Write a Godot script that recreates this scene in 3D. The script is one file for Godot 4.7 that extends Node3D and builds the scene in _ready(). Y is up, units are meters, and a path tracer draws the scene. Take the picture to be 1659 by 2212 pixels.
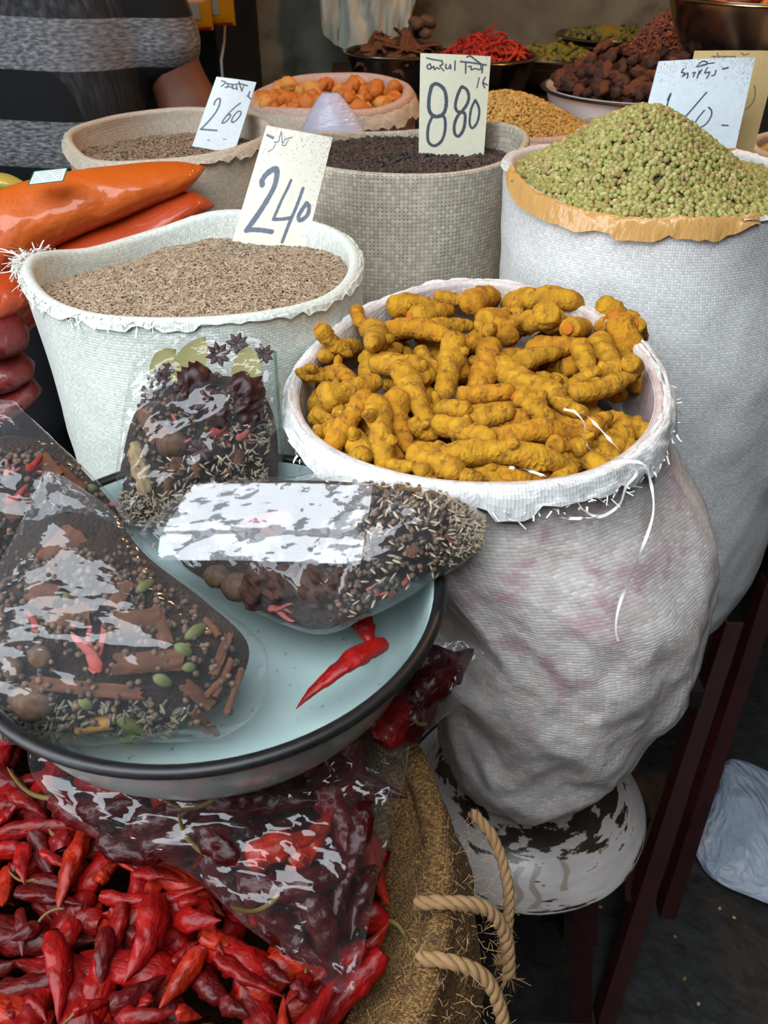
extends Node3D

var rng := RandomNumberGenerator.new()
var nz := FastNoiseLite.new()
var M := {}
var used := {}


# ---------------------------------------------------------------- mesh building
class Mb:
	var v := PackedVector3Array()
	var n := PackedVector3Array()
	var uv := PackedVector2Array()
	var c := PackedColorArray()
	var i := PackedInt32Array()

	# a grid of points, rows by cols; wrapped grids repeat their first column as the last
	func sheet(p: PackedVector3Array, cols: int, wrapped := false, t := PackedVector2Array(), flip := false, col := Color.WHITE) -> Mb:
		var rows := p.size() / cols
		var at := v.size()
		for r in rows:
			for k in cols:
				var a := k - 1
				var b := k + 1
				if wrapped:
					a = a if a >= 0 else cols - 2
					b = b if b < cols else 1
				else:
					a = maxi(a, 0)
					b = mini(b, cols - 1)
				var du := p[r * cols + b] - p[r * cols + a]
				var dv := p[mini(r + 1, rows - 1) * cols + k] - p[maxi(r - 1, 0) * cols + k]
				var m := du.cross(dv)
				if m.length_squared() < 1e-22:
					m = p[r * cols + k] - p[(rows - 1 - r) * cols + k]
					if flip:
						m = -m
				m = m.normalized()
				n.append(-m if flip else m)
				v.append(p[r * cols + k])
				uv.append(t[r * cols + k] if t.size() else Vector2(float(k) / (cols - 1), float(r) / maxi(rows - 1, 1)))
				c.append(col)
		for r in rows - 1:
			for k in cols - 1:
				var q := at + r * cols + k
				if flip:
					i.append_array([q, q + 1, q + cols, q + 1, q + cols + 1, q + cols])
				else:
					i.append_array([q, q + cols, q + 1, q + 1, q + cols, q + cols + 1])
		return self

	# a tube along a path; radii per point; the ends close when their radius is zero
	func tube(path: PackedVector3Array, rad: PackedFloat32Array, sides := 8, flat := 1.0, bump: FastNoiseLite = null, amp := 0.0, col := Color.WHITE, stretch := 1.0) -> Mb:
		var pts := PackedVector3Array()
		var t := PackedVector2Array()
		var side := Vector3.ZERO
		var along := 0.0
		for k in path.size():
			var d := (path[mini(k + 1, path.size() - 1)] - path[maxi(k - 1, 0)]).normalized()
			if d == Vector3.ZERO:
				d = Vector3.UP
			if side == Vector3.ZERO:
				side = d.cross(Vector3.UP)
				if side.length() < 0.1:
					side = d.cross(Vector3.RIGHT)
			side = (side - d * side.dot(d)).normalized()
			var up := d.cross(side)
			if k:
				along += path[k].distance_to(path[k - 1])
			for s in sides + 1:
				var a := TAU * (s % sides) / sides
				var w := side * cos(a) + up * sin(a) * flat
				var r := rad[k]
				if bump:
					var q := path[k] + w * rad[k]
					r *= 1.0 + amp * bump.get_noise_3d(q.x * 1000.0 * stretch, q.y * 1000.0, q.z * 1000.0)
				pts.append(path[k] + w * r)
				t.append(Vector2(float(s) / sides, along))
		return sheet(pts, sides + 1, true, t, false, col)

	# turned round the y axis, from the foot of the outside upwards
	func lathe(prof: PackedVector2Array, seg := 48, at := Vector3.ZERO, col := Color.WHITE) -> Mb:
		var pts := PackedVector3Array()
		var t := PackedVector2Array()
		for k in prof.size():
			for s in seg + 1:
				var a := TAU * (s % seg) / seg
				pts.append(at + Vector3(cos(a) * prof[k].x, prof[k].y, -sin(a) * prof[k].x))
				t.append(Vector2(float(s) / seg, float(k) / prof.size()))
		return sheet(pts, seg + 1, true, t, false, col)

	# a hexahedron from its lower four corners and upper four, with flat faces and slightly cut edges
	func hexa(q: Array, col := Color.WHITE, e := 0.0) -> Mb:
		var mid := Vector3.ZERO
		for p in q:
			mid += p / 8.0
		for f in [[0, 1, 2, 3], [7, 6, 5, 4], [0, 4, 5, 1], [1, 5, 6, 2], [2, 6, 7, 3], [3, 7, 4, 0]]:
			var at := v.size()
			var m: Vector3 = (q[f[1]] - q[f[0]]).cross(q[f[3]] - q[f[0]]).normalized()
			var fc: Vector3 = (q[f[0]] + q[f[1]] + q[f[2]] + q[f[3]]) / 4.0
			var out := m.dot(fc - mid) > 0.0
			for k in 4:
				v.append(q[f[k]])
				n.append(m if out else -m)
				uv.append([Vector2(0, 0), Vector2(1, 0), Vector2(1, 1), Vector2(0, 1)][k])
				c.append(col)
			if out:
				i.append_array([at, at + 2, at + 1, at, at + 3, at + 2])
			else:
				i.append_array([at, at + 1, at + 2, at, at + 2, at + 3])
		return self

	func box(lo: Vector3, hi: Vector3, col := Color.WHITE) -> Mb:
		return hexa([Vector3(lo.x, lo.y, lo.z), Vector3(hi.x, lo.y, lo.z), Vector3(hi.x, lo.y, hi.z), Vector3(lo.x, lo.y, hi.z),
			Vector3(lo.x, hi.y, lo.z), Vector3(hi.x, hi.y, lo.z), Vector3(hi.x, hi.y, hi.z), Vector3(lo.x, hi.y, hi.z)], col)

	# a square bar between two points
	func bar(a: Vector3, b: Vector3, w: float, h: float, up := Vector3.UP, col := Color.WHITE) -> Mb:
		var d := (b - a).normalized()
		var s := d.cross(up).normalized() * w / 2.0
		var u := s.cross(d).normalized() * h / 2.0
		return hexa([a - s - u, a + s - u, a + s + u, a - s + u, b - s - u, b + s - u, b + s + u, b - s + u], col)

	# rolled angle iron between two points: two thin legs of an L
	func angle(a: Vector3, b: Vector3, w: float, th: float, x: Vector3, y: Vector3, col := Color.WHITE) -> Mb:
		hexa([a, a + x * w, a + x * w + y * th, a + y * th, b, b + x * w, b + x * w + y * th, b + y * th], col)
		return hexa([a + y * th, a + y * th + x * th, a + y * w + x * th, a + y * w, b + y * th, b + y * th + x * th, b + y * w + x * th, b + y * w], col)

	func mesh() -> ArrayMesh:
		var a := []
		a.resize(Mesh.ARRAY_MAX)
		a[Mesh.ARRAY_VERTEX] = v
		a[Mesh.ARRAY_NORMAL] = n
		a[Mesh.ARRAY_TEX_UV] = uv
		a[Mesh.ARRAY_COLOR] = c
		a[Mesh.ARRAY_INDEX] = i
		var m := ArrayMesh.new()
		m.add_surface_from_arrays(Mesh.PRIMITIVE_TRIANGLES, a)
		return m


# a map of heights on which loose things come to rest
class Hm:
	var x0: float
	var z0: float
	var cell: float
	var nx: int
	var nzz: int
	var h := PackedFloat32Array()

	func _init(lo: Vector2, hi: Vector2, size: float, f: Callable) -> void:
		x0 = lo.x
		z0 = lo.y
		cell = size
		nx = int((hi.x - lo.x) / size) + 1
		nzz = int((hi.y - lo.y) / size) + 1
		h.resize(nx * nzz)
		for b in nzz:
			for a in nx:
				h[b * nx + a] = f.call(x0 + a * size, z0 + b * size)

	func rest(x: float, z: float, r: float) -> float:
		var best := -9.0
		var k := ceili(r / cell)
		var ia := roundi((x - x0) / cell)
		var ib := roundi((z - z0) / cell)
		for b in range(maxi(ib - k, 0), mini(ib + k + 1, nzz)):
			for a in range(maxi(ia - k, 0), mini(ia + k + 1, nx)):
				var dx := x0 + a * cell - x
				var dz := z0 + b * cell - z
				var q := r * r - dx * dx - dz * dz
				if q > 0.0:
					best = maxf(best, h[b * nx + a] + sqrt(q))
		return best

	func stamp(x: float, y: float, z: float, r: float) -> void:
		var k := ceili(r / cell)
		var ia := roundi((x - x0) / cell)
		var ib := roundi((z - z0) / cell)
		for b in range(maxi(ib - k, 0), mini(ib + k + 1, nzz)):
			for a in range(maxi(ia - k, 0), mini(ia + k + 1, nx)):
				var dx := x0 + a * cell - x
				var dz := z0 + b * cell - z
				var q := r * r - dx * dx - dz * dz
				if q > 0.0:
					h[b * nx + a] = maxf(h[b * nx + a], y + sqrt(q))

	# of some tries in a disc, the spot where a ball would lie lowest
	func lowest(mid: Vector2, reach: float, r: float, tries: int, rg: RandomNumberGenerator) -> Vector2:
		var best := mid
		var low := 99.0
		for k in tries:
			var p := mid + Vector2.from_angle(rg.randf() * TAU) * reach * sqrt(rg.randf())
			var y := rest(p.x, p.y, r)
			if y < low:
				low = y
				best = p
		return best

	# lets a bar from a to b (x, z) with radius r settle; returns its two ends
	func settle(a: Vector2, b: Vector2, r: float, sink := 0.3, most := 0.6, cap := 99.0) -> Array:
		var steps := maxi(2, ceili(a.distance_to(b) / (r * 0.8)))
		var need := PackedFloat32Array()
		for k in steps + 1:
			var p := a.lerp(b, float(k) / steps)
			need.append(rest(p.x, p.y, r * 0.85) - sink * r)
		var ya := need[0]
		var yb := need[steps]
		var span := maxf(a.distance_to(b), 0.001)
		var d := clampf(yb - ya, -most * span, most * span)
		var mid := (ya + yb) / 2.0
		ya = mid - d / 2.0
		yb = mid + d / 2.0
		var lift := 0.0
		for k in steps + 1:
			lift = maxf(lift, need[k] - lerpf(ya, yb, float(k) / steps))
		lift -= maxf(0.0, mid + lift - cap)
		ya += lift
		yb += lift
		for k in steps + 1:
			var p := a.lerp(b, float(k) / steps)
			stamp(p.x, lerpf(ya, yb, float(k) / steps), p.y, r)
		return [Vector3(a.x, ya, a.y), Vector3(b.x, yb, b.y)]


# ---------------------------------------------------------------- nodes
func numbered(called: String) -> String:
	var k: int = used.get(called, 0)
	used[called] = k + 1
	return called if k == 0 else "%s_%03d" % [called, k]


func thing(called: String, label: String, category: String, group := "", at := Vector3.ZERO) -> Node3D:
	var o := Node3D.new()
	o.name = numbered(called)
	o.position = at
	add_child(o)
	return tag(o, label, category, group)


func tag(o: Node3D, label: String, category: String, group := "", kind := "") -> Node3D:
	o.set_meta("label", label)
	o.set_meta("category", category)
	if group:
		o.set_meta("group", group)
	if kind:
		o.set_meta("kind", kind)
	return o


func obj(called: String, m: Mesh, material: Material, parent: Node = null, at := Vector3.ZERO) -> MeshInstance3D:
	var o := MeshInstance3D.new()
	o.mesh = m
	o.material_override = material
	o.position = at
	if parent == null:
		o.name = numbered(called)
		add_child(o)
	else:
		o.name = called
		parent.add_child(o, true)
	return o


func structure(called: String, m: Mesh, material: Material) -> MeshInstance3D:
	var o := obj(called, m, material)
	o.set_meta("kind", "structure")
	return o


# a turn that lays the local x axis along d
func along(a: Vector3, b: Vector3, roll := 0.0) -> Transform3D:
	var x := (b - a).normalized()
	var y := Vector3.UP - x * x.y
	if y.length() < 0.05:
		y = Vector3.BACK
	y = y.normalized()
	var bs := Basis(x, y, x.cross(y))
	return Transform3D(bs.rotated(x, roll), (a + b) / 2.0)


func grains(called: String, m: Mesh, material: Material, places: Array, colors: Array, parent: Node) -> MultiMeshInstance3D:
	var mm := MultiMesh.new()
	mm.transform_format = MultiMesh.TRANSFORM_3D
	mm.use_colors = true
	mm.mesh = m
	mm.instance_count = places.size()
	for k in places.size():
		mm.set_instance_transform(k, places[k])
		mm.set_instance_color(k, colors[k])
	var o := MultiMeshInstance3D.new()
	o.name = called
	o.multimesh = mm
	o.material_override = material
	o.set_meta("kind", "stuff")
	parent.add_child(o, true)
	return o


func per(a: Array, ang: float) -> float:
	var x := fposmod(ang / TAU, 1.0) * a.size()
	var k := int(x)
	var s := a.size()
	return cubic_interpolate(a[k % s], a[(k + 1) % s], a[(k - 1 + s) % s], a[(k + 2) % s], x - k)


func curve(a: Array, x: float, f: int) -> float:
	for k in a.size() - 1:
		if x <= a[k + 1][0]:
			var w := clampf((x - a[k][0]) / (a[k + 1][0] - a[k][0]), 0.0, 1.0)
			return cubic_interpolate(a[k][f], a[k + 1][f], a[maxi(k - 1, 0)][f], a[mini(k + 2, a.size() - 1)][f], w)
	return a[-1][f]


# ---------------------------------------------------------------- materials
func mat(called: String, color: Color, rough := 0.8, more := {}) -> StandardMaterial3D:
	var m := StandardMaterial3D.new()
	m.resource_name = called
	m.albedo_color = color
	m.roughness = rough
	for k in more:
		m.set(k, more[k])
	M[called] = m
	return m


func tex(im: Image) -> ImageTexture:
	return ImageTexture.create_from_image(im)


func noise_tex(size: int, freq: float, ramp: Array, octaves := 4, kind := FastNoiseLite.TYPE_SIMPLEX_SMOOTH, sd := 1) -> NoiseTexture2D:
	var f := FastNoiseLite.new()
	f.noise_type = kind
	f.frequency = freq
	f.fractal_octaves = octaves
	f.seed = sd
	var t := NoiseTexture2D.new()
	t.width = size
	t.height = size
	t.seamless = true
	t.noise = f
	if ramp.size():
		var g := Gradient.new()
		var off := PackedFloat32Array()
		var col := PackedColorArray()
		for r in ramp:
			off.append(r[0])
			col.append(r[1])
		g.offsets = off
		g.colors = col
		t.color_ramp = g
	return t


# flat tapes woven over and under; open > 0 leaves holes between them. Returns colour and height
func weave(size: int, cells: int, base: Color, gap_color: Color, open: float, vary: float, sd: int, gap_share := 1.0) -> Array:
	var im := Image.create(size, size, false, Image.FORMAT_RGB8)
	var hi := Image.create(size, size, false, Image.FORMAT_L8)
	var r := RandomNumberGenerator.new()
	r.seed = sd
	var px := float(size) / cells
	var wa := []
	var wb := []
	for k in cells:
		wa.append(0.5 - open * r.randf_range(0.4, 1.0) - 0.03)
		wb.append(0.5 - open * r.randf_range(0.2, 1.0) * gap_share - 0.03)
	var tone := []
	for k in cells * cells:
		tone.append(1.0 - r.randf() * vary)
	for y in size:
		for x in size:
			var cx := int(x / px)
			var cy := int(y / px)
			var fx := (x + 0.5) / px - cx - 0.5
			var fy := (y + 0.5) / px - cy - 0.5
			var over := (cx + cy) % 2 == 0
			var inx: bool = absf(fx) < wa[cx]
			var iny: bool = absf(fy) < wb[cy]
			var hgt := 0.0
			var c := gap_color
			if inx and (over or not iny):
				hgt = 0.55 + (0.4 if over else -0.25) * cos(fy * PI) - 0.25 * pow(absf(fx) * 2.0, 4.0)
				c = base * tone[cy * cells + cx]
			elif iny:
				hgt = 0.55 + (-0.25 if over else 0.4) * cos(fx * PI) - 0.25 * pow(absf(fy) * 2.0, 4.0)
				c = base * (tone[cy * cells + cx] * 0.97)
			c.a = 1.0
			im.set_pixel(x, y, c)
			hi.set_pixel(x, y, Color(hgt, hgt, hgt))
	return [tex(im), tex(hi)]


# ink drawn on card along strokes [width, [x, y, x, y ...]] in shares of the card
func card_print(size: Vector2i, paper: Color, ink: Color, strokes: Array, specks: float, speck_color: Color, sd: int) -> ImageTexture:
	var im := Image.create(size.x, size.y, false, Image.FORMAT_RGB8)
	im.fill(paper)
	var f := FastNoiseLite.new()
	f.seed = sd
	f.frequency = 0.02
	for y in size.y:
		for x in size.x:
			im.set_pixel(x, y, paper * (1.0 + 0.025 * f.get_noise_2d(x, y)))
	var r := RandomNumberGenerator.new()
	r.seed = sd
	for k in int(specks * 700.0):
		var p := Vector2(r.randf() * size.x, absf(r.randfn(0.0, 0.13)) * size.y)
		if k % 5 == 0:
			p = Vector2(r.randf() * size.x, r.randf() * size.y)
		elif k % 5 == 1:
			p = Vector2(size.x - 1 - absf(r.randfn(0.0, 0.07)) * size.x, absf(r.randfn(0.0, 0.25)) * size.y)
		var s := r.randf_range(0.5, 2.6) * (0.4 if k % 5 == 0 else 1.0)
		dab(im, p, s, paper.lerp(speck_color, r.randf_range(0.3, 0.9)))
	for s in strokes:
		var w: float = s[0] * size.x / 2.0
		var a: Array = s[1]
		var n := a.size() / 2
		for k in n - 1:
			var q := []
			for j in [k - 1, k, k + 1, k + 2]:
				var z := clampi(j, 0, n - 1)
				q.append(Vector2(a[z * 2] * size.x, a[z * 2 + 1] * size.y))
			var len := (q[1] as Vector2).distance_to(q[2])
			var steps := maxi(2, int(len / maxf(w * 0.3, 0.7)))
			for t in steps + 1:
				var p: Vector2 = q[1].cubic_interpolate(q[2], q[0], q[3], float(t) / steps)
				dab(im, p, w * (0.92 + 0.16 * f.get_noise_2d(p.x * 3.0, p.y * 3.0)), ink.lightened(0.06 + 0.08 * f.get_noise_2d(p.x * 2.0, p.y * 2.0)))
	return tex(im)


func dab(im: Image, p: Vector2, w: float, c: Color) -> void:
	for y in range(maxi(int(p.y - w - 1), 0), mini(int(p.y + w + 2), im.get_height())):
		for x in range(maxi(int(p.x - w - 1), 0), mini(int(p.x + w + 2), im.get_width())):
			var d := clampf(w + 0.5 - Vector2(x, y).distance_to(p), 0.0, 1.0)
			if d > 0.0:
				im.set_pixel(x, y, im.get_pixel(x, y).lerp(c, d))


# ---------------------------------------------------------------- sacks and what they hold
func rim_point(cfg: Dictionary, ang: float, out := 0.0, up := 0.0) -> Vector3:
	var r: float = per(cfg.rr, ang) + out
	return cfg.rim + Vector3(cos(ang) * r, per(cfg.ry, ang) + up, sin(ang) * r)


func sack_body(cfg: Dictionary) -> ArrayMesh:
	var cols: int = cfg.get("cols", 128) + 1
	var pts := PackedVector3Array()
	var t := PackedVector2Array()
	var tile: float = cfg.get("tile", 0.06)
	var base: Vector3 = cfg.base
	var rim: Vector3 = cfg.rim
	var rows := 64
	var lip: float = cfg.get("lip", 0.006)
	var fold: float = cfg.get("fold", 0.006)
	var fy: float = cfg.get("fold_y", 55.0)
	var slant: float = cfg.get("slant", 0.0)
	var reps := roundf(TAU * cfg.rings[1][1] / tile)
	var total := 5 + rows + 1 + 6 + 10
	for k in total:
		for s in cols:
			var ang := TAU * (s % (cols - 1)) / (cols - 1)
			var dir := Vector3(cos(ang), 0, sin(ang))
			var p: Vector3
			var vv := 0.0
			if k < 5:
				var c := Vector3(cfg.rings[0][2], base.y, cfg.rings[0][3])
				p = c + dir * cfg.rings[0][1] * (k / 5.0)
				vv = -0.1 * (5 - k) / 5.0
			else:
				var q := clampf((k - 5.0) / rows, 0.0, 1.0)
				var top := rim_point(cfg, ang)
				var c := Vector3(curve(cfg.rings, q, 2), 0, curve(cfg.rings, q, 3))
				var r := curve(cfg.rings, q, 1)
				var side := c + dir * r
				var w := smoothstep(0.70, 1.0, q)
				p = Vector3(lerpf(side.x, top.x, w), lerpf(base.y, top.y, q), lerpf(side.z, top.z, w))
				var n := nz.get_noise_3d(dir.x * 14.0, p.y * fy + slant * (p.x * 60.0), dir.z * 14.0)
				var m := nz.get_noise_3d(dir.x * 5.0 + 40.0, p.y * fy * 0.3 + slant * p.x * 30.0, dir.z * 5.0)
				var env := smoothstep(0.0, 0.12, q) * (1.0 - 0.75 * smoothstep(0.8, 1.0, q))
				p += dir * fold * env * ((0.5 - absf(n) * 2.2) * 0.9 + m * 1.3)
				vv = p.y - base.y
				if cfg.has("dent"):
					var away := Vector2(p.x, p.z) - (cfg.dent[0] as Vector2)
					var push: float = maxf(0.0, cfg.dent[1] - away.length()) * smoothstep(cfg.dent[2] - 0.06, cfg.dent[2], p.y) * (1.0 - smoothstep(cfg.dent[3], cfg.dent[3] + 0.02, p.y))
					away = away.normalized() * push
					p += Vector3(away.x, 0, away.y)
				if k > 5 + rows:
					var e := k - 5 - rows
					vv = top.y - base.y + 0.004 * e
					if e <= 6:
						var a := PI * e / 6.0
						p = top + dir * (lip * (cos(a) - 1.0)) + Vector3.UP * lip * sin(a)
					else:
						p = top - dir * (2.0 * lip + 0.004 * (e - 6) / 10.0) - Vector3.UP * cfg.get("inside", 0.07) * (e - 6) / 10.0
						p -= dir * 0.004 * nz.get_noise_3d(p.x * 60.0, p.y * 60.0, p.z * 60.0)
			pts.append(p)
			t.append(Vector2(reps * s / (cols - 1), vv / tile))
	return Mb.new().sheet(pts, cols, true, t, true).mesh()


# cloth folded outwards over the rim between two angles
func sack_cuff(cfg: Dictionary, a0: float, a1: float, drop: float, out: float, ragged := 0.3, tile := 0.06, rise := 0.004, inner := 0.012, lump := 0.0) -> ArrayMesh:
	var cols := int((a1 - a0) / TAU * 150) + 2
	var whole := a1 - a0 > TAU - 0.01
	var pts := PackedVector3Array()
	var t := PackedVector2Array()
	for k in 21:
		var q := k / 20.0
		for s in cols:
			var ang := lerpf(a0, a1, float(s) / (cols - 1))
			var ca := cos(ang)
			var sa := sin(ang)
			var n := nz.get_noise_2d(ca * 60.0 + 9.0, sa * 60.0)
			var f := nz.get_noise_2d(ca * 420.0, sa * 420.0 + 50.0)
			var fade := 1.0 if whole else smoothstep(0.0, 0.12, minf(float(s), cols - 1.0 - s) / cols)
			var d := drop * (1.0 + ragged * n + 0.25 * ragged * f) * lerpf(0.25, 1.0, fade)
			var o := out * (1.0 + 0.45 * n)
			var off := lerpf(-inner, o, pow(q, 0.75))
			var up := rise * sin(q * PI) + 0.006 - d * pow(q, 1.7) - inner * 0.5 * (1.0 - q) + 0.003 * sin(q * 9.0 + n * 8.0) * q
			if lump > 0.0:
				off += lump * nz.get_noise_3d(ca * 40.0, q * 30.0, sa * 40.0) * sin(q * PI)
				up += lump * (nz.get_noise_3d(ca * 70.0 + 5.0, q * 45.0, sa * 70.0) + 0.5 * nz.get_noise_3d(ca * 190.0 + 5.0, q * 80.0, sa * 190.0)) * sin(q * PI)
			pts.append(rim_point(cfg, ang, off, up))
			t.append(Vector2((ang / TAU) * roundf(TAU * cfg.rr[0] / tile), q * (drop + inner) / tile))
	return Mb.new().sheet(pts, cols, whole, t, true).mesh()


# loose ends of tape standing out of a cut edge
func frayed(cfg: Dictionary, a0: float, a1: float, count: int, out: float, up: float, length: float, width: float, sd: int) -> ArrayMesh:
	var b := Mb.new()
	var r := RandomNumberGenerator.new()
	r.seed = sd
	for k in count:
		var ang := r.randf_range(a0, a1)
		var p := rim_point(cfg, ang, out + r.randf_range(-0.004, 0.003), up + r.randf_range(-0.004, 0.004))
		var turn := r.randf_range(-1.6, 1.6)
		var dir := Vector3(cos(ang + turn), r.randf_range(-1.1, 0.5), sin(ang + turn))
		dir = dir.normalized()
		strip(b, p, dir, length * r.randf_range(0.4, 1.2), width * r.randf_range(0.6, 1.2), r)
	return b.mesh()


func strip(b: Mb, p: Vector3, dir: Vector3, length: float, width: float, r: RandomNumberGenerator) -> void:
	var side := dir.cross(Vector3(r.randf_range(-1, 1), 1, r.randf_range(-1, 1))).normalized() * width / 2.0
	var pts := PackedVector3Array()
	var bend := Vector3(r.randf_range(-1, 1), r.randf_range(-1.2, 0.6), r.randf_range(-1, 1)) * length * 0.5
	for k in 5:
		var q := k / 4.0
		var c := p + dir * length * q + bend * q * q
		pts.append(c - side * (1.0 - 0.3 * q))
		pts.append(c + side * (1.0 - 0.3 * q))
	b.sheet(pts, 2)


func mound_mesh(cfg: Dictionary, h: Callable, inset: float) -> ArrayMesh:
	var pts := PackedVector3Array()
	for k in 26:
		for s in 73:
			var ang := TAU * (s % 72) / 72.0
			var r: float = (per(cfg.rr, ang) - inset) * k / 25.0
			var x: float = cfg.rim.x + cos(ang) * r
			var z: float = cfg.rim.z + sin(ang) * r
			pts.append(Vector3(x, h.call(x, z), z))
	return Mb.new().sheet(pts, 73, true, PackedVector2Array(), true).mesh()


# grains lying on a heap: stand tells how far they tilt out of it
func scatter(cfg: Dictionary, h: Callable, inset: float, count: int, size: Vector3, vary: float, stand: float, lift: float, tones: Array, sd: int) -> Array:
	var r := RandomNumberGenerator.new()
	r.seed = sd
	var places := []
	var colors := []
	for k in count:
		var ang := r.randf() * TAU
		var rad: float = (per(cfg.rr, ang) - inset) * sqrt(r.randf())
		var x: float = cfg.rim.x + cos(ang) * rad
		var z: float = cfg.rim.z + sin(ang) * rad
		var y: float = h.call(x, z)
		var n := Vector3(h.call(x - 0.004, z) - h.call(x + 0.004, z), 0.008, h.call(x, z - 0.004) - h.call(x, z + 0.004)).normalized()
		var d := Vector3(r.randf_range(-1, 1), 0, r.randf_range(-1, 1)).normalized()
		d = (d - n * n.dot(d) + n * r.randf_range(-stand, stand)).normalized()
		var s := d.cross(n).normalized()
		var e := 1.0 + r.randf_range(-vary, vary)
		places.append(Transform3D(Basis(d * size.x * e, s.cross(d) * size.y * e, s * size.z * e), Vector3(x, y, z) + n * r.randf_range(-0.4, 1.0) * lift))
		var c: Color = tones[r.randi() % tones.size()]
		var g := r.randf_range(0.82, 1.15)
		colors.append(Color(c.r * g, c.g * g, c.b * g))
	return [places, colors]


func seed_mesh(sides: int, rows: int, ridge := 0.0) -> ArrayMesh:
	var path := PackedVector3Array()
	var rad := PackedFloat32Array()
	for k in rows + 1:
		var a := PI * k / rows
		path.append(Vector3(-0.5 * cos(a), 0.06 * sin(a), 0))
		rad.append(maxf(0.5 * sin(a), 0.001))
	return Mb.new().tube(path, rad, sides).mesh()


# ---------------------------------------------------------------- price cards
func card(called: String, label: String, q: Array, paint: Material, back: Material, thick := 0.0016) -> void:
	# corners: top near edge, top far edge, bottom far edge, bottom near edge
	var mid: Vector3 = (q[0] + q[1] + q[2] + q[3]) / 4.0
	var n: Vector3 = (q[1] - q[0]).cross(q[3] - q[0]).normalized()
	var root := thing(called, label, "price card", "handwritten price cards", (q[2] + q[3]) / 2.0)
	var face := PackedVector3Array()
	var t := PackedVector2Array()
	var o: Vector3 = root.position
	for r in 9:
		for k in 9:
			var a := k / 8.0
			var b := r / 8.0
			var p: Vector3 = (q[0] as Vector3).lerp(q[1], a).lerp((q[3] as Vector3).lerp(q[2], a), b)
			p -= n * 0.0035 * sin(a * PI) * (1.0 - b)
			face.append(p - o)
			t.append(Vector2(a, b))
	var front := n if n.z > 0.0 else -n
	var f2 := PackedVector3Array()
	for p in face:
		f2.append(p + front * thick)
	obj("printed_face", Mb.new().sheet(f2, 9, false, t, true).mesh(), paint, root)
	var e := Mb.new()
	e.sheet(face, 9, false, t, false)
	for side in 4:
		var edge := PackedVector3Array()
		for k in 9:
			var id: int = [k, k * 9 + 8, 72 + k, k * 9][side]
			edge.append(face[id])
			edge.append(f2[id])
		e.sheet(edge, 2)
	obj("card_back", e.mesh(), back, root)


# ---------------------------------------------------------------- bags
func bag_section(sec: Array, t: float) -> Array:
	var x := clampf(t, 0.0, 1.0) * (sec.size() - 1)
	var k := mini(int(x), sec.size() - 2)
	var f := x - k
	var out := []
	for j in 3:
		out.append((sec[k][j] as Vector3).cubic_interpolate(sec[k + 1][j], sec[maxi(k - 1, 0)][j], sec[mini(k + 2, sec.size() - 1)][j], f))
	return out


func bag_point(sec: Array, t: float, s: float, front := 1.0, scale_w := 1.0, scale_t := 1.0) -> Vector3:
	var a := bag_section(sec, t)
	var h := sqrt(maxf(0.0, 1.0 - s * s))
	return a[0] + a[1] * s * scale_w + a[2] * pow(h, 1.5) * front * scale_t


func bag_mesh(sec: Array, rows: int, cols: int, crinkle: float, freq: float, scale_w := 1.0, scale_t := 1.0, t0 := 0.0, t1 := 1.0, sd := 0.0, tile := Vector2(2, 2)) -> ArrayMesh:
	var pts := PackedVector3Array()
	var t := PackedVector2Array()
	for r in rows + 1:
		var q := lerpf(t0, t1, float(r) / rows)
		var a := bag_section(sec, q)
		var n: Vector3 = a[2].normalized()
		var x := float(r) / rows
		var round_off := 1.0
		if t1 < 1.0:
			round_off = sqrt(maxf(0.0, 1.0 - pow(x, 5.0))) * sqrt(minf(1.0, x / 0.08))
		for k in cols + 1:
			var ang := TAU * (k % cols) / cols
			var c := cos(ang)
			var s := sin(ang)
			var p: Vector3 = a[0] + (a[1] * c * scale_w + a[2] * signf(s) * pow(absf(s), 1.5) * scale_t) * round_off
			var g := p * freq + Vector3.ONE * sd
			var w := nz.get_noise_3d(g.x, g.y, g.z)
			var w2 := maxf(0.0, 1.0 - absf(nz.get_noise_3d(g.x * 0.8 + 70.0, g.y * 0.8, g.z * 0.8)) * 5.0)
			var e := smoothstep(0.0, 0.5, absf(s))
			p += n * signf(s) * crinkle * e * (w * 1.1 + w2 * w2 * 0.35)
			pts.append(p)
			t.append(Vector2(float(k) / cols * tile.x, q * tile.y))
	return Mb.new().sheet(pts, cols + 1, true, t).mesh()


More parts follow.
